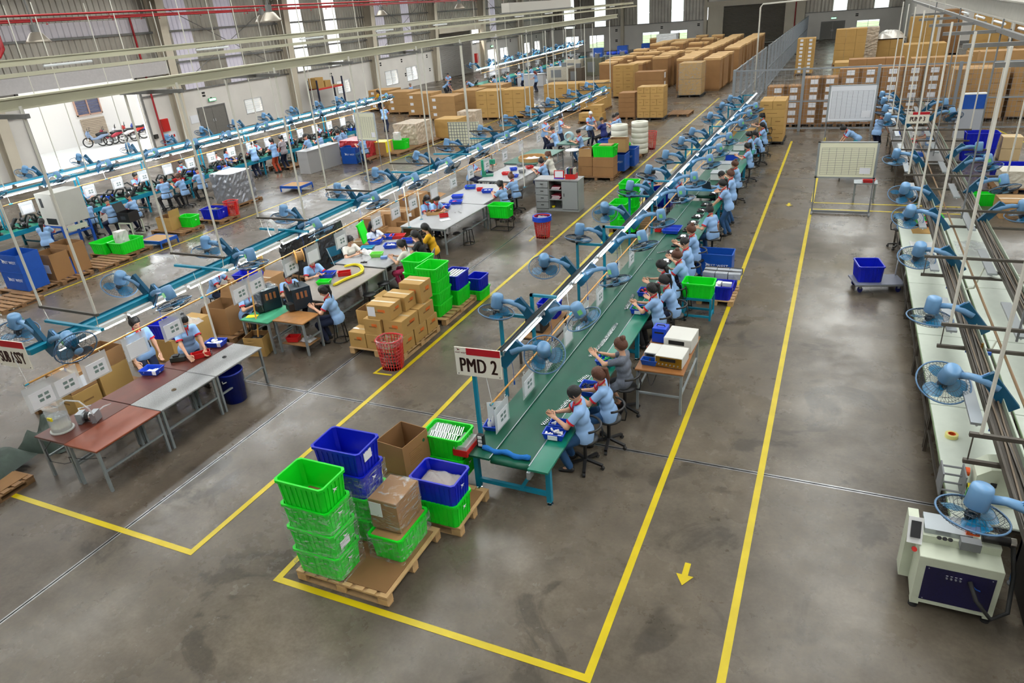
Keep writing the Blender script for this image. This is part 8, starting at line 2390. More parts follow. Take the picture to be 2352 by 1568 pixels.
wrapped((-21.3, 20.1, 0.122), 1.05, 1.15, 1.15, 'silver film-wrapped load on a pallet beside the window-side bench', mat('silver_film', srgb(150, 152, 158), 0.2, 0.5, bump=1.0, nscale=10))
t = thing('grey_cabinet', 'plain grey cabinet with pale top standing on the open floor', 'cabinet', (-22.0, 26.3, 0), PI/2 - 0.06)
gy = mat('cabinet_grey', srgb(158, 156, 154), 0.45)
part(t, 'carcass', box_mesh(2.2, 0.62, 0.98, gy, 'carcass'), None)
part(t, 'top_board', box_mesh(2.24, 0.66, 0.035, M_TOPG, 'top_board'), None, (0, 0, 0.98))
part(t, 'back_seam', MB().box(-0.004, -0.312, 0.05, 0.004, -0.309, 0.95), M_GREYP)
t = thing('fold_bin', 'blue corrugated bin behind the plain grey cabinet', 'bin', (-21.2, 27.7, 0), 0.1); fold_bin_parts(t, 0.8, 0.6, 0.75)
pal(-21.3, 28.6, 1.9, 1.5, 'pallet under the red wrapped bundle')
wrapped((-21.4, 28.6, 0.122), 1.3, 1.25, 0.85, 'red sacks wrapped in clear film behind the grey cabinet', mat('red_sack', srgb(190, 50, 58), 0.35, bump=1.0, nscale=8, noise=0.25))
pallet((-24.2, 26.9, 0), 0, 1.4, 2.0, 'standing pallet under the worker in rust-red trousers', M_WOOD_D, h=0.12)
board_stand((*(-18.48, 25.43), 0), math.radians(-6), 1.1, 1.5, 2.6, 'tall gridded planning board on white rods beyond the red bundle', 16, 8, M_BOARDC)
t = thing('grid_panel', 'grey perforated grid panel standing beyond the teal rail', 'panel', (*(-15.22, 28.16), 0), 0.05)
fr = MB()
for k in range(12): fr.box(-0.75 + 1.5*k/11 - 0.008, -0.01, 0.7, -0.75 + 1.5*k/11 + 0.008, 0.01, 1.75)
for k in range(9): fr.box(-0.75, -0.012, 0.7 + 1.05*k/8 - 0.008, 0.75, 0.012, 0.7 + 1.05*k/8 + 0.008)
part(t, 'wire_mesh', fr, M_GREYP)
part(t, 'backing_sheet', MB().box(-0.77, 0.012, 0.68, 0.77, 0.02, 1.77), M_BOARDC)
for s_ in (-0.75, 0.75): part(t, 'leg', MB().box(s_ - 0.02, -0.02, 0, s_ + 0.02, 0.02, 0.7), M_GREYP)
pal(-20.4, 30.4, 1.6, 2.2, 'pallet under the green crate beyond the tall planning board')
t = thing('draped_box', 'carton draped with a bright yellow sheet beyond the planning board', 'box', (-20.6, 29.4, 0.0), 0.05)
part(t, 'carton_body', box_mesh(0.9, 0.7, 0.7, M_CARD, 'carton_body'), None)
part(t, 'yellow_sheet', MB().box(-0.46, -0.36, 0.7, 0.46, 0.36, 0.715).box(0.455, -0.36, 0.2, 0.465, 0.1, 0.71), M_YELPL)
t = crate((-20.3, 30.6, 0.122), 0.1, M_GREEN, 'green crate with a white bag beyond the yellow-draped box', w=0.85, d=0.6, h=0.45)
part(t, 'white_bag', recalc(crumple(0.3, 0.3, 0.5, MAT['sack_white'], 5, 0.12, 8)), None, (-0.1, 0, 0.3))
pal(-20.5, 32.6, 1.9, 2.4, 'pallet under the tall pale wrapped timber stack')
wrapped((-20.5, 32.4, 0.122), 1.4, 1.7, 1.05, 'tall pale wrapped stack in clear film beyond the green crate', mat('wrapped_tan', srgb(196, 178, 156), 0.35, bump=1.0, nscale=9, noise=0.25))
pal(-19.2, 34.2, 1.6, 1.5, 'pallet under the olive carton behind the wrapped stack')
carton((-19.2, 34.2, 0.122), 0, 1.4, 1.2, 0.95, 'wide olive carton behind the wrapped stack', M_CARD_Y)
wrapped((-18.9, 35.9, 0), 1.1, 0.9, 1.2, 'small wrapped stack of pale boards at the end of the window-side row', MAT['wrapped_tan'])
XF = -27.4
line3_conv(XF, 53.5, 80.5, 'far assembly bench under the single bright light rail')
t, h = beam_thing('light_rail', 'single bright far light rail before the windows', 'light rail', (XF + 0.3, 53.2, 1.95), (XF - 0.2, 81.5, 1.95))
part(t, 'channel', MB().box(-0.05, -h, 0.0, 0.05, h, 0.05), M_TEAL)
for i in range(14):
 y = -h + 0.1 + 2*h*i/14
 part(t, 'tube_lamp', MB().cyl((0.05, y, -0.02), (0.05, y + 1.9, -0.02), 0.035, n=6), M_TUBE)
for i in range(16):
 y = 54 + 1.7*i
 fan((XF + 0.3 - 0.5*(y - 53.2)/28.3, y, 1.98), (0 if i % 2 else PI) + rnd.uniform(-0.3, 0.3), rnd.uniform(10, 35), '%s tiny fan along the far light rail' % nth(i), 0, 'far fans', 0, sc=1.3)
for i in range(18):
 P_MOT.put((XF + (0.3 if i % 2 else -0.3), 54.2 + 1.45*i, 0.762), rnd.uniform(0, 6), '%s dark motor on the far assembly bench' % nth(i), 'motors on the far bench')
paper_pole('cane of the far assembly bench', (XF + 0.35, 54.0, 1.6), (XF - 0.12, 80.0, 1.6), [0.03 + 0.095*i for i in range(10)], 'the far bench cane', seg=5)
for i in range(9):
 w3('work' if i % 3 else 'work_m', (XF + 1.0 + 0.1*(i % 2), 55.0 + 2.6*i), PI, '%s worker seated along the far assembly bench' % nth(i), hair=('pony', 'short', 'bun')[i % 3], seat='stool')
w3('stand', (-24.39, 56.26), PI, 'worker standing at the near end of the far bench', hair='short', seat=None)
w3('stand', (-22.44, 54.37), PI, 'red-haired worker standing with back to us at the far bench', hair='long', hairm=mat('hair_red', srgb(120, 40, 36), 0.5), seat=None)
t = thing('far_counter', 'pale counter behind the two standing far workers', 'counter', (-24.6, 58.8, 0))
part(t, 'body', box_mesh(2.4, 0.7, 0.95, mat('counter_grey', srgb(190, 190, 192), 0.5), 'body'), None)
part(t, 'top', box_mesh(2.5, 0.8, 0.04, M_TOPG, 'top'), None, (0, 0, 0.95))
w3('bend', (-27.59, 52.29), PI + 0.2, 'worker bent over a big carton by the dock shutter', hair='short', seat=None, trousers=M_NAVY)
w3('bend', (-28.97, 52.16), 0.2, 'worker bent away beside the stacked pallets', hair='short', seat=None, trousers=M_BLACKT)
w3('stand_m', (-31.12, 55.76), -1.2, 'worker standing before the closed steel shutter', hair='short', seat=None, trousers=M_NAVY)
w3('stand_m', (-30.36, 48.30), PI, 'worker with a cap behind the big cartons', hair='short', hairm=mat('cap_grey', srgb(130, 120, 110), 0.7), seat=None)
w3('stand', (-30.74, 44.40), PI, 'woman in yellow jacket by the big cartons', hair='long', seat=None, shirt=M_YT, collar=False)
w3('stand_m', (-24.83, 36.24), PI/2, 'worker carrying a bag behind the olive carton', hair='short', seat=None, trousers=M_NAVY)
for i, (cx, cy, w_, d_, h_, m, lab) in enumerate(((-21.3, 66.5, 1.6, 1.2, 1.5, 'machine_olive', 'olive machine cabinet beyond the far bench'), (-19.3, 68.0, 1.4, 1.2, 1.5, 'machine_olive', 'second olive machine cabinet beside the first'), (-23.6, 63.5, 2.2, 1.2, 1.1, 'machine_beige', 'beige machine housing nearest the far bench'), (-23.2, 66.0, 1.6, 1.0, 1.5, 'machine_beige', 'taller beige machine housing behind the first'), (-21.0, 60.5, 1.2, 1.2, 1.2, 'machine_dark2', 'dark box machine before the beige housings'))):
 mm = mat(m, {'machine_olive': srgb(104, 104, 86), 'machine_beige': srgb(186, 178, 160), 'machine_dark2': srgb(96, 84, 70)}[m], 0.5, noise=0.1)
 t = thing('machine_cabinet', lab, 'machine', (cx, cy, 0))
 part(t, 'housing', box_mesh(w_, d_, h_, mm, 'housing'), None)
 part(t, 'control_box', box_mesh(0.4, 0.3, 0.35, M_GREYP, 'control_box'), None, (w_*0.2, -d_*0.3, h_))
 part(t, 'door_panel', MB().box(-w_*0.35, -d_/2 - 0.01, h_*0.2, w_*0.1, -d_/2, h_*0.8), M_GREYP)
for i in range(5):
 w3('work', (-20.6 + 0.5*i, 71 + 1.3*i), PI + 0.5, '%s of the small group of heads behind the tall cartons' % nth(i), hair=('short', 'pony')[i % 2], seat='stool')
for i in range(3):
 t = thing('fold_bin', '%s dark blue bin standing by the far windows' % nth(i), 'bin', (-26.5 + 2.4*i, 84 + 2*i, 0), 0.1); fold_bin_parts(t, 1.2, 0.9, 1.3)
t = table((-22.5, 78.0, 0), 0.1, 3.0, 1.0, 0.9, M_TOPG, 'far white table with blue rolls', legm=M_TEAL)
for i in range(4):
 t = thing('blue_roll', '%s blue plastic roll on the far white table' % nth(i), 'roll', (-23.4 + 0.6*i, 78.0, 0.9), 0.2)
 part(t, 'roll', MB().cyl((-0.25, 0, 0.18), (0.25, 0, 0.18), 0.17, n=14), M_BLUEBIN, smooth=True)
 part(t, 'core', MB().cyl((-0.27, 0, 0.18), (0.27, 0, 0.18), 0.05, n=10), M_WHITEP)
# ================================================================ carton stores
x0, y0 = -10.27, 39.5
pallet((x0 + 0.74, y0 + 0.55, 0), 0, 1.6, 1.25, 'dark pallet under the printed five-layer carton stack', mat('black_pallet', (0.03, 0.03, 0.03), 0.6), h=0.12)
for k in range(5):
 n_ = 4 if k % 2 == 0 else 2
 for c in range(n_):
  for r in range(2):
   if r and k < 4 and c < n_ - 1: continue
   w_ = 1.46/n_
   carton((x0 + w_*(c + 0.5), y0 + 0.27 + 0.54*r, 0.122 + 0.325*k), 0, w_ - 0.012, 0.53, 0.32, '%s layer, %s carton across, %s row of the printed stack' % (nth(k), nth(c), 'front' if r == 0 else 'back'), M_CARD_Y, tape=k == 4, printed=('-y',), group='printed stack cartons')
FARB = [MB(), MB(), MB()]
def stack(x, y, nx, ny, nz, w, d, h, where, m=M_CARD_B, z0=0.122, printed=None, paper=None, pal_=True, tape_=False, far=False):
 if pal_: pallet((x + nx*w/2, y + ny*d/2, 0), 0, nx*w + 0.08, ny*d + 0.08, 'wooden pallet under %s' % where, M_WOOD_D, h=0.12)
 for k in range(nz):
  for c in range(nx):
   for r in range(ny):
    vis = r == 0 or k == nz - 1 or c == nx - 1 or c == 0
    if not vis: continue
    if far or r > 0:
     X_, Y_, Z_ = x + w*(c + 0.5), y + d*(r + 0.5), z0 + h*k
     FARB[[M_CARD, M_CARD_Y, M_CARD_B].index(m)].cbox(X_, Y_, Z_, w - 0.012, d - 0.012, h - 0.004)
     if paper and r == 0: FARB[0].box(X_ - w*0.17, Y_ - d/2 - 0.003, Z_ + h*0.2, X_ + w*0.17, Y_ - d/2 + 0.01, Z_ + h*0.8, 1)
     continue
    carton((x + w*(c + 0.5), y + d*(r + 0.5), z0 + h*k), 0, w - 0.012, d - 0.012, h - 0.004,
     'carton %s up, %s across, %s deep in %s' % (nth(k), nth(c), nth(r), where), m, tape=tape_ and k == nz - 1, printed=printed if r == 0 else None, paper=paper if r == 0 else None, group=where)
stack(-11.45, 39.9, 1, 1, 5, 0.95, 0.95, 0.26, 'the plain brown stack by the printed one', M_CARD_B)
stack(-13.4, 38.6, 2, 1, 1, 0.7, 0.7, 0.42, 'the low olive pile', M_CARD_Y, printed=('-y',))
carton((-12.4, 39.0, 0.545), 0, 0.66, 0.6, 0.4, 'single olive carton set on the low pile', M_CARD_Y, printed=('-y',))
pallet((-8.2, 41.3, 0), 0, 1.2, 1.6, 'empty pallet leaning out behind the printed stack', M_WOOD_D)
stack(-14.5, 49.2, 2, 2, 5, 0.72, 0.7, 0.4, 'the tall printed stack at the store corner', M_CARD_Y, printed=('-y',))
stack(-12.6, 47.8, 1, 1, 3, 1.9, 1.1, 0.55, 'the wide brown stack behind the printed one', M_CARD_B, paper=('+x',))
for k in range(2):
 for c in range(4):
  carton((-9.75 + 0.36*c + 0.05, 49.6, 0.13 + 1.0*k), 0, 0.355, 1.5, 0.98, '%s slim carton of the film-wrapped load, %s tier' % (nth(c), 'lower' if k == 0 else 'upper'), M_CARD_Y, tape=False, group='film-wrapped load')
t = thing('film_sleeve', 'shiny stretch film around the slim cartons', 'film', (-9.16, 49.6, 0.13)); film_wrap(t, 1.48, 1.52, 1.98, 0, 3); part(t, 'film_top', lumpy(1.4, 1.4, 0.05, M_FILM, 12, 9), None, (0, 0, 1.99))
pallet((-9.16, 49.6, 0), 0, 1.6, 1.6, 'black pallet under the film-wrapped load', MAT['black_pallet'], h=0.12)
for i, (x_, y_, nx, w_) in enumerate(((-20.8, 40.5, 2, 0.75), (-19.2, 40.9, 2, 0.75), (-17.2, 43.0, 3, 0.75), (-14.9, 43.2, 2, 0.8))):
 stack(x_, y_, nx, 2, 3, w_, 0.8, 0.52, 'the %s olive block beyond the teal rail' % nth(i), M_CARD_Y, printed=('-y',))
for i, (x_, y_) in enumerate(((-31.2, 46.0), (-28.6, 44.5), (-26.0, 43.0), (-23.2, 41.2), (-23.0, 44.0), (-22.4, 46.8))):
 pallet((x_, y_, 0), 0, 2.0, 1.8, '%s pallet in the row of big brown cartons' % nth(i), M_WOOD_D, h=0.12)
 for k in range(3):
  t = carton((x_, y_, 0.122 + 0.45*k), 0, 1.85, 1.6, 0.445, '%s tier of the %s big brown carton pile by the dock' % (nth(k), nth(i)), M_CARD, tape=False, group='big brown cartons')
  part(t, 'small_label', MB().box(-0.7, -0.806, 0.15, -0.45, -0.8, 0.32), M_PAPER)
for k in range(4):
 pallet((-26.3, 50.5, 0.14*k), 0.05*k, 1.5, 1.2, '%s bare pallet from the floor in the pile by the dock' % nth(k))
open_carton((-24.4, 49.5, 0), 0, 2.2, 1.4, 1.1, 'large orange-brown open carton before the far bench', M_CARD)
t = thing('tall_carton', 'x', 'box')
part(t, 'carton_body', box_mesh(1.12, 1.12, 2.0, M_CARD_B, 'carton_body'), None, (0, 0, 0.12))
part(t, 'lid', box_mesh(1.15, 1.15, 0.14, mat('cardboard_toplit', srgb(212, 172, 118), 0.7, noise=0.06), 'lid'), None, (0, 0, 2.0))  # skylight on the carton tops is put into this paler lid colour
part(t, 'pallet_base', MB().box(-0.55, -0.55, 0, 0.55, -0.4, 0.12).box(-0.55, 0.4, 0, 0.55, 0.55, 0.12).box(-0.55, -0.1, 0, 0.55, 0.1, 0.12), M_WOOD_D)
P_TALL = Proto(t)
rt = random.Random(4)
for c in range(7):
 for r in range(19):
  x_, y_ = -8.2 - 2.05*c + rt.uniform(-0.08, 0.08), 52.2 + 1.5*r + (1.5 if c in (2, 3) else 0) + 0.9*c*0.6 + (6.0 if c >= 5 else 0)
  if y_ > 92 or (c == 0 and r in (4, 5)) or rt.random() < 0.06 or (c == 3 and r == 9): continue
  if x_ < -17.0 and y_ < 86: continue
  s_ = 0.78 + 0.27*rt.random() if c > 1 else 1.0
  P_TALL.put((x_, y_, 0), 0, 'tall lidded carton, %s deep in the %s column from the cage aisle' % (nth(r), nth(c)), 'tall lidded cartons', scale=(1, 1, s_))
wrapped((-18.4, 84, 0), 2.2, 1.4, 2.4, 'white-sheeted load behind the tall cartons', M_WHITEP)
M_CAGE = mat('cage_grey', srgb(140, 146, 152), 0.45, 0.2)
def fence(a, b, n_, label, hgt=2.78):
 a, b = Vector((*a, 0)), Vector((*b, 0))
 t = thing('wire_fence', label, 'fence', a)
 d = b - a
 L = d.length; u = d.normalized()
 t.rotation_euler = (0, 0, math.atan2(u.y, u.x))
 for i in range(n_ + 1):
  part(t, 'post', qmesh('cpost', lambda: MB().box(-0.06, -0.06, 0, 0.06, 0.06, hgt).mesh('post', M_CAGE)), None, (L*i/n_, 0, 0))
 for z in (0.12, 1.32, hgt - 0.06):
  part(t, 'rail', MB().box(0, -0.03, z - 0.03, L, 0.03, z + 0.03), M_CAGE)
 st = 0.16
 for i in range(n_):
  mb = MB(); x_ = L*i/n_
  k = 1
  while k*st < L/n_:
   mb.box(x_ + k*st - 0.005, -0.004, 0.1, x_ + k*st + 0.005, 0.004, hgt - 0.1); k += 1
  for z in np.arange(0.3, hgt - 0.1, 0.22): mb.box(x_, -0.004, z - 0.004, x_ + L/n_, 0.004, z + 0.004)
  part(t, 'wire_mesh', mb, M_CAGE)
fence((-4.65, 35.8), (16.6, 35.8), 7, 'long grey wire fence along the cage front behind the planning boards')
fence((-4.65, 36.0), (-4.65, 50.0), 6, 'near stretch of grey wire fence beside the carton aisle')
fence((-4.65, 52.0), (-4.65, 99.0), 18, 'far stretch of grey wire fence beside the carton aisle')
zt = [1.73, 1.98, 2.22, 2.20, 2.67, 2.64, 2.65, 2.64, 2.66]
xc = [-2.76, -2.05, -1.19, -0.51, 0.32, 1.13, 2.03, 2.90, 3.66]
for i in range(9):
 n_ = max(3, int(round((zt[i] - 0.12)/0.345)))
 pallet((xc[i], 37.5, 0), 0, 0.98, 1.1, '%s pallet behind the cage fence front' % nth(i), M_WOOD_D, h=0.12)
 for k in range(n_):
  carton((xc[i], 37.5, 0.122 + 0.345*k), 0, 0.95, 1.0, 0.341, 'white-labelled carton, %s up in the %s column behind the cage fence' % (nth(k), nth(i)), M_CARD_B, tape=False, paper=('-y',), group='labelled cage cartons')
for i in range(5):
 stack(4.57 + 2.3*i, 38.2 + 0.3*(i % 2), 2, 2, 5, 1.05, 0.8, 0.42, 'the %s tan block of the cage' % nth(i), M_CARD, printed=('-y',), tape_=True)
stack(-2.75, 38.6, 2, 2, 2, 0.75, 0.8, 0.45, 'the low olive pile at the cage corner', M_CARD_Y, tape_=True)
pallet((-2.58, 33.25, 0), 0, 1.15, 1.7, 'black pallet under the olive stack at the conveyor end', MAT['black_pallet'], h=0.12)
for k in range(5):
 n_ = 2 if k % 2 == 0 else 1
 for c in range(n_):
  carton((-2.58 + (c - (n_-1)/2)*0.52, 33.25, 0.122 + 0.335*k), 0, 1.04/n_ - 0.01, 1.55, 0.331, 'olive carton, %s tier, %s across in the conveyor end stack' % (nth(k), nth(c)), M_CARD_Y, tape=k == 4, printed=('-y',), group='conveyor end stack')
stack(-4.2, 33.0, 1, 1, 1, 0.9, 0.8, 0.5, 'the olive box beyond the conveyor end', M_CARD_Y, pal_=False, z0=0.0)
for i, (x_, y_, nx, ny, nz, w_, d_, h_, m, pp) in enumerate(((-3.4, 60.0, 2, 2, 9, 0.62, 0.7, 0.27, M_CARD_Y, ('-y',)), (-0.9, 66, 3, 2, 5, 0.75, 0.8, 0.52, M_CARD_Y, None), (-0.6, 52, 3, 2, 3, 0.9, 0.9, 0.45, M_CARD_Y, None), (2.0, 55, 2, 2, 3, 0.8, 0.8, 0.4, M_CARD, ('-y',)), (3.6, 58, 3, 2, 4, 0.85, 0.9, 0.45, M_CARD_Y, None),
  (4.6, 70, 2, 2, 6, 1.0, 1.0, 0.5, M_CARD_Y, None), (8.7, 66, 2, 2, 5, 1.1, 1.1, 0.62, M_CARD_Y, None), (7.2, 72, 1, 2, 6, 1.3, 1.2, 0.55, M_CARD_B, None), (11.2, 64, 2, 2, 5, 1.1, 1.1, 0.6, M_CARD, None), (0.2, 44.5, 3, 1, 6, 0.9, 0.9, 0.36, M_CARD_B, None), (3.3, 45.5, 3, 1, 5, 0.95, 1.0, 0.4, M_CARD, None), (6.6, 46.5, 3, 1, 5, 1.1, 1.0, 0.42, M_CARD, None), (10.4, 45, 3, 1, 5, 1.2, 1.0, 0.45, M_CARD_B, None), (7.0, 54, 2, 1, 3, 1.3, 1.2, 0.5, M_CARD, None), (10.5, 55, 2, 1, 4, 1.3, 1.2, 0.5, M_CARD, None))):
 stack(x_, y_, nx, ny, nz, w_, d_, h_, 'the %s pile of the inner cage' % nth(i), m, paper=pp, far=True)
wrapped((1.2, 70, 0), 2.2, 1.6, 2.6, 'pale bundled board pile deep in the cage', MAT['wrapped_tan'])
t = thing('foil_heap', 'shiny slumped foil sheets on a carton deep in the cage', 'foil', (3.3, 71, 1.6), 0.1); part(t, 'foil', lumpy(2.2, 1.8, 0.8, mat('foil', srgb(226, 220, 210), 0.3, 0.3, bump=0.8, nscale=5), 14, 4), None)
stack(2.3, 70.2, 2, 2, 2, 1.0, 0.9, 0.7, 'the box pair under the foil', M_CARD_Y, far=True)
for q, m in enumerate((M_CARD, M_CARD_Y, M_CARD_B)):
 o = thing('carton_mass', ('tan', 'olive', 'brown')[q] + ' cartons piled deep in the cage and behind the front stacks', 'boxes', mesh=FARB[q].mesh('carton_mass', [m, M_PAPER]), kind='stuff')
t = thing('pallet_rack', 'red-boomed pallet rack beam with cartons by the side wall window', 'rack', (-37.6, 47.2, 0), PI/2)
for sx in (-1.5, 1.7):
 for sy in (-0.45, 0.45): part(t, 'upright', MB().box(sx - 0.05, sy - 0.05, 0, sx + 0.05, sy + 0.05, 2.3), mat('rack_navy', srgb(30, 34, 60), 0.5))
for sy in (-0.45, 0.45): part(t, 'beam', MB().box(-1.5, sy - 0.03, 1.55, 1.7, sy + 0.03, 1.67), M_FIRE)
part(t, 'deck', MB().box(-1.5, -0.45, 1.67, 1.7, 0.45, 1.7), M_CARD)
for i, (dy, w_, h_) in enumerate(((-1.0, 0.95, 0.75), (0.0, 0.7, 0.45))):
 carton((-37.6, 47.2 + dy, 1.702), 0, 0.7, w_, h_, '%s olive carton on the navy rack' % ('larger' if i == 0 else 'smaller'), M_CARD_Y)
# ================================================================ overhead steel, pipes, lamps; the yard outside
def long_beam(name, label, x, z, y0, y1, m, w=0.16, h=0.16, cat='beam', flange=True):
 t = thing(name, label, cat, (x, (y0+y1)/2, z))
 L = (y1-y0)/2
 part(t, 'web', MB().box(-w*0.2, -L, -h/2, w*0.2, L, h/2), m)
 if flange:
  for s in (-1, 1): part(t, 'flange', MB().box(-w/2, -L, s*h/2 - 0.012, w/2, L, s*h/2 + 0.012), m)
 return t, L
M_BEAM = mat('beam_cream', srgb(198, 194, 168), 0.45, noise=0.08, nscale=1)
t, L = long_beam('hanger_beam', 'cream beam carrying the rods of the sub assembly rail', -10.75, 5.42, -9, 37.2, M_BEAM, 0.17, 0.15)
for i, y in enumerate(HY):
 part(t, 'spreader', MB().box(-0.75, -0.03, -0.16, 0.75, 0.03, -0.1), M_GREYSTEEL, (-0.1 + RX(y) + 10.75, y - 14.1, 0))
t, L = long_beam('hanger_beam', 'cream double beam with lamps above the window-side line', -16.5, 5.86, -9, 62, M_BEAM, 0.12, 0.12)
part(t, 'second_beam', MB().box(0.25, -L, -0.28, 0.33, L, -0.2), M_BEAM)
for i in range(12):
 part(t, 'tube_lamp', MB().cyl((0.14, -20 + 4.4*i, -0.12), (0.14, -18.8 + 4.4*i, -0.12), 0.03, n=6), M_TUBE_OFF)
t, L = long_beam('hanger_beam', 'grey beam with slots running over the pump line', 2.95, 5.36, 3.0, 40, mat('beam_grey', srgb(168, 164, 154), 0.5, noise=0.08), 0.3, 0.34)
part(t, 'lamp_rail', MB().box(-0.45, -L, -0.3, -0.38, L, -0.22), M_GREYSTEEL)
for i in range(8):
 part(t, 'tube_lamp', MB().cyl((-0.25, -L + 1 + 2.6*i, -0.2), (-0.25, -L + 2.2 + 2.6*i, -0.2), 0.025, n=6), M_TUBE_OFF)
 part(t, 'cross_arm', MB().box(-1.3, -0.03, -0.12, -0.2, 0.03, -0.06), M_GREYSTEEL, (0, -L + 1.5 + 3.0*i, -0.2))
for i in range(9):
 for r in range(2):
  y = 10.5 + 2.9*i
  t = thing('hanging_rod', '%s thin rod above the %s window-side light rail' % (nth(i), 'aisle-side' if r else 'wall-side'), 'rod', (X3 + (-0.75, 0.65)[r], y, 2.06))
  part(t, 'rod', qmesh('hrod', lambda: MB().cyl((0, 0, 0), (0, 0, 5.4), 0.018, n=6).mesh('rod', M_RODW)), None)
  part(t, 'clamp', qmesh('hclamp', lambda: MB().box(-0.06, -0.04, 0, 0.06, 0.04, 0.05).mesh('clamp', M_TEAL)), None)
for i in range(10):
 t = thing('hanging_rod', '%s thin rod above the far bright light rail' % nth(i), 'rod', (XF + 0.2, 54 + 2.9*i, 2.0)); part(t, 'rod', MESH['hrod'], None); part(t, 'clamp', MESH['hclamp'], None)
t = thing('conduit_frame', 'white conduit rising from the conveyor rail end and turning over the cage', 'conduit', (-3.78, 36.5, 0))
part(t, 'riser', MB().tube([(0, 0, 1.68), (0, 0, 5.35), (0.1, 0, 5.48), (5.5, 0, 5.62)], 0.035, 8), M_RODW, smooth=True)
part(t, 'collar', MB().cyl((0, 0, 1.66), (0, 0, 1.76), 0.05, n=10), M_RODW)
for i, (x, z, r_) in enumerate(((-36.5, 7.35, 0.085), (-33.0, 7.2, 0.04), (-27.0, 7.05, 0.035), (-21.0, 6.95, 0.03))):
 t = thing('fire_pipe', '%s red fire pipe under the roof from the side wall' % nth(i), 'pipe', (x, 40, z))
 part(t, 'pipe', MB().cyl((0, -45, 0), (0, 45, 0), r_, n=8), M_RED, smooth=True)
 for k in range(14):
  part(t, 'sprinkler', qmesh('spk', lambda: MB().lathe([(0.012, 0), (0.012, -0.1), (0.05, -0.13), (0.0001, -0.15)], 8).mesh('sprinkler', M_RED)), None, (0, -42 + 6.2*k, -0.02))
t = thing('fire_pipe', 'thick red pipe elbow low on the wall at the picture\'s left edge', 'pipe', (-36.5, 22.6, 0)); part(t, 'elbow', MB().tube([(0, 0, 7.3), (0, 0, 6.2), (0, -0.25, 5.9), (0, -3, 5.8)], 0.13, 10), M_RED, smooth=True); part(t, 'flange', MB().cyl((0, 0, 7.2), (0, 0, 7.3), 0.19, n=12), M_RED)
t = thing('high_bay_lamp', 'x', 'lamp')
part(t, 'stem', MB().cyl((0, 0, 0.55), (0, 0, 2.2), 0.03, n=6), M_GREYSTEEL)
part(t, 'gear_box', MB().cyl((0, 0, 0.3), (0, 0, 0.58), 0.12, n=12), M_GREYSTEEL)
part(t, 'reflector', MB().lathe([(0.13, 0.34), (0.2, 0.3), (0.36, 0.08), (0.42, 0.0), (0.4, 0.0), (0.34, 0.08), (0.12, 0.3)], 20), mat('reflector_tin', srgb(176, 166, 152), 0.35, 0.5), smooth=True)
P_LAMP = Proto(t)
for i, (x, y, z) in enumerate(((-26, 17.44, 6.29), (-20, 22.63, 6.36), (-30, 45.23, 6.40), (-26, 49.40, 6.44), (-26, 28.88, 6.43))):
 P_LAMP.put((x, y, z), 0, '%s grey high bay lamp from the picture\'s left hanging under the roof' % nth(i), 'high bay lamps')
t = thing('air_duct', 'wide pale suspended trunking box near the top of the picture', 'duct', (-11.0, 27.5, 6.02))
part(t, 'trunking', MB().box(-0.15, -3.2, 0, 0.15, 3.2, 0.3), mat('duct_pale', srgb(206, 200, 190), 0.4)); part(t, 'edge_strip', MB().box(-0.2, -3.3, -0.05, 0.2, 3.3, 0.0), M_GREYSTEEL)
struct('wall_building_outside', MB().box(-62, 5, -0.02, -46.4, 75, 9), mat('outside_render', srgb(236, 232, 226), 0.8))
fr = MB()
for u0, v0, u1, v1 in ((32.0, 1.8, 33.9, 1.88), (32.0, 3.05, 33.9, 3.12), (32.0, 1.8, 32.08, 3.12), (33.82, 1.8, 33.9, 3.12), (32.9, 1.8, 32.98, 3.12)): fr.box(-46.4, u0, v0, -46.3, u1, v1)
ow = struct('window_30', fr, mat('outside_frame', srgb(190, 150, 130), 0.6))
for k in range(7): part(ow, 'louvre', MB().box(-46.39, 32.08, 1.9 + 0.165*k, -46.36, 33.82, 2.04 + 0.165*k), mat('outside_glass', srgb(84, 88, 116), 0.2))
os_ = struct('door_5', MB().box(-46.4, 32.1, 0, -46.35, 33.9, 0.05), M_COL)
for k in range(14): part(os_, 'slat', MB().box(-46.4, 32.1, 0.06 + 0.11*k, -46.34, 33.9, 0.155 + 0.11*k), mat('outside_shutter', srgb(178, 160, 138), 0.6))
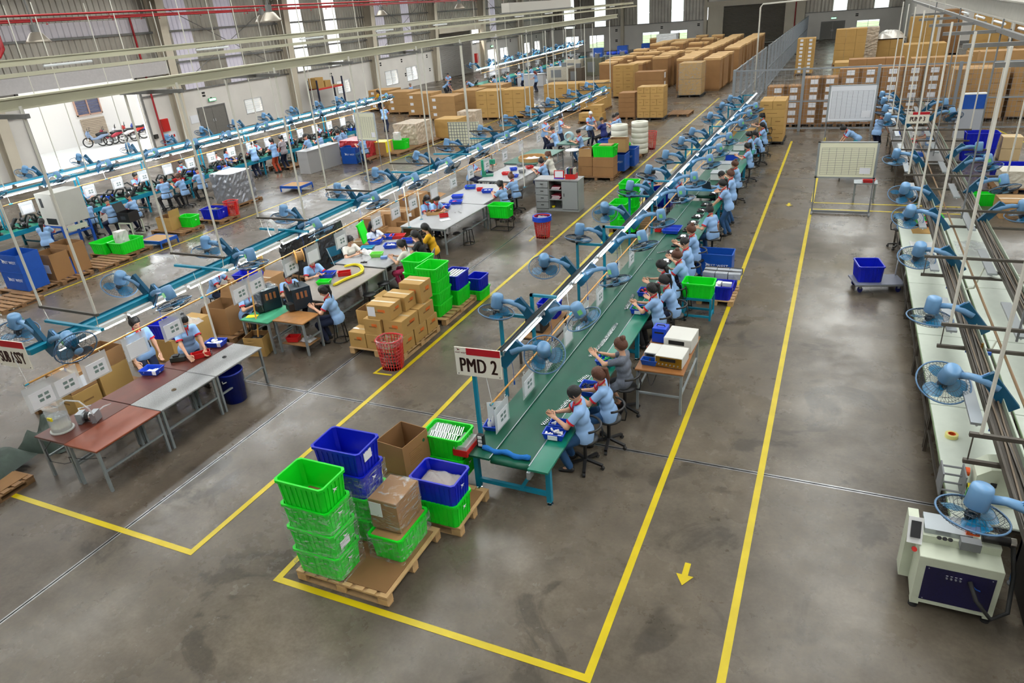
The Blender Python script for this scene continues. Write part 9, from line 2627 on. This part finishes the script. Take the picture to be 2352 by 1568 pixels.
def motorbike(loc, rz, label, body):
 t = thing('motorbike', label, 'motorbike', loc, rz)
 for x in (-0.62, 0.62):
  wl = part(t, 'wheel', MB().tube([(x + 0.28*math.cos(a), 0, 0.3 + 0.28*math.sin(a)) for a in np.linspace(0, 2*PI, 22)[:-1]], 0.04, 6, closed=True), M_RUBBER)
  for k in range(6): part(wl, 'spoke', MB().cyl((x, 0, 0.3), (x + 0.27*math.cos(k*PI/3), 0, 0.3 + 0.27*math.sin(k*PI/3)), 0.01, n=5), M_CHROME)
 part(t, 'body', MB().tube([(-0.75, 0, 0.72), (-0.35, 0, 0.66), (0.05, 0, 0.46), (0.3, 0, 0.5), (0.45, 0, 0.82)], [0.06, 0.13, 0.11, 0.1, 0.07], 8), body, smooth=True)
 part(t, 'seat', MB().tube([(-0.7, 0, 0.8), (-0.3, 0, 0.78), (0.02, 0, 0.72)], [0.07, 0.11, 0.08], 8), M_BLACK, smooth=True)
 part(t, 'engine', MB().box(-0.2, -0.12, 0.2, 0.2, 0.12, 0.45), M_GREYP)
 part(t, 'fork', MB().cyl((0.62, 0, 0.3), (0.42, 0, 0.95), 0.035, n=8), M_CHROME)
 part(t, 'handlebar', MB().tube([(0.36, -0.32, 1.0), (0.42, 0, 0.97), (0.36, 0.32, 1.0)], 0.022, 6), M_BLACK)
 part(t, 'front_fairing', MB().tube([(0.46, 0, 0.6), (0.5, 0, 0.85), (0.44, 0, 1.0)], [0.12, 0.14, 0.08], 8), body, smooth=True)
 part(t, 'exhaust', MB().cyl((0.0, -0.16, 0.25), (-0.75, -0.16, 0.32), 0.05, n=8), M_CHROME)
 for s in (-1, 1): part(t, 'mirror', MB().tube([(0.4, s*0.2, 1.0), (0.36, s*0.28, 1.2), (0.36, s*0.36, 1.2)], 0.015, 5), M_BLACK)
bikes = [((-44.54, 31.39), 'pale blue and white motorbike nearest in the yard row', srgb(130, 150, 180)), ((-44.00, 32.04), 'white and red motorbike second in the yard row', srgb(150, 30, 50)), ((-43.83, 32.83), 'white motorbike with grey helmet third in the yard row', srgb(220, 220, 224)), ((-44.12, 33.79), 'red motorbike fourth in the yard row', srgb(200, 50, 40)), ((-44.25, 34.63), 'blue and yellow motorbike last in the yard row', srgb(70, 90, 180))]
for i, (p, l, c) in enumerate(bikes):
 motorbike((p[0] + 0.3, p[1], 0), -2.45 + 0.08*i, l, mat('bike_%d' % i, c, 0.3))
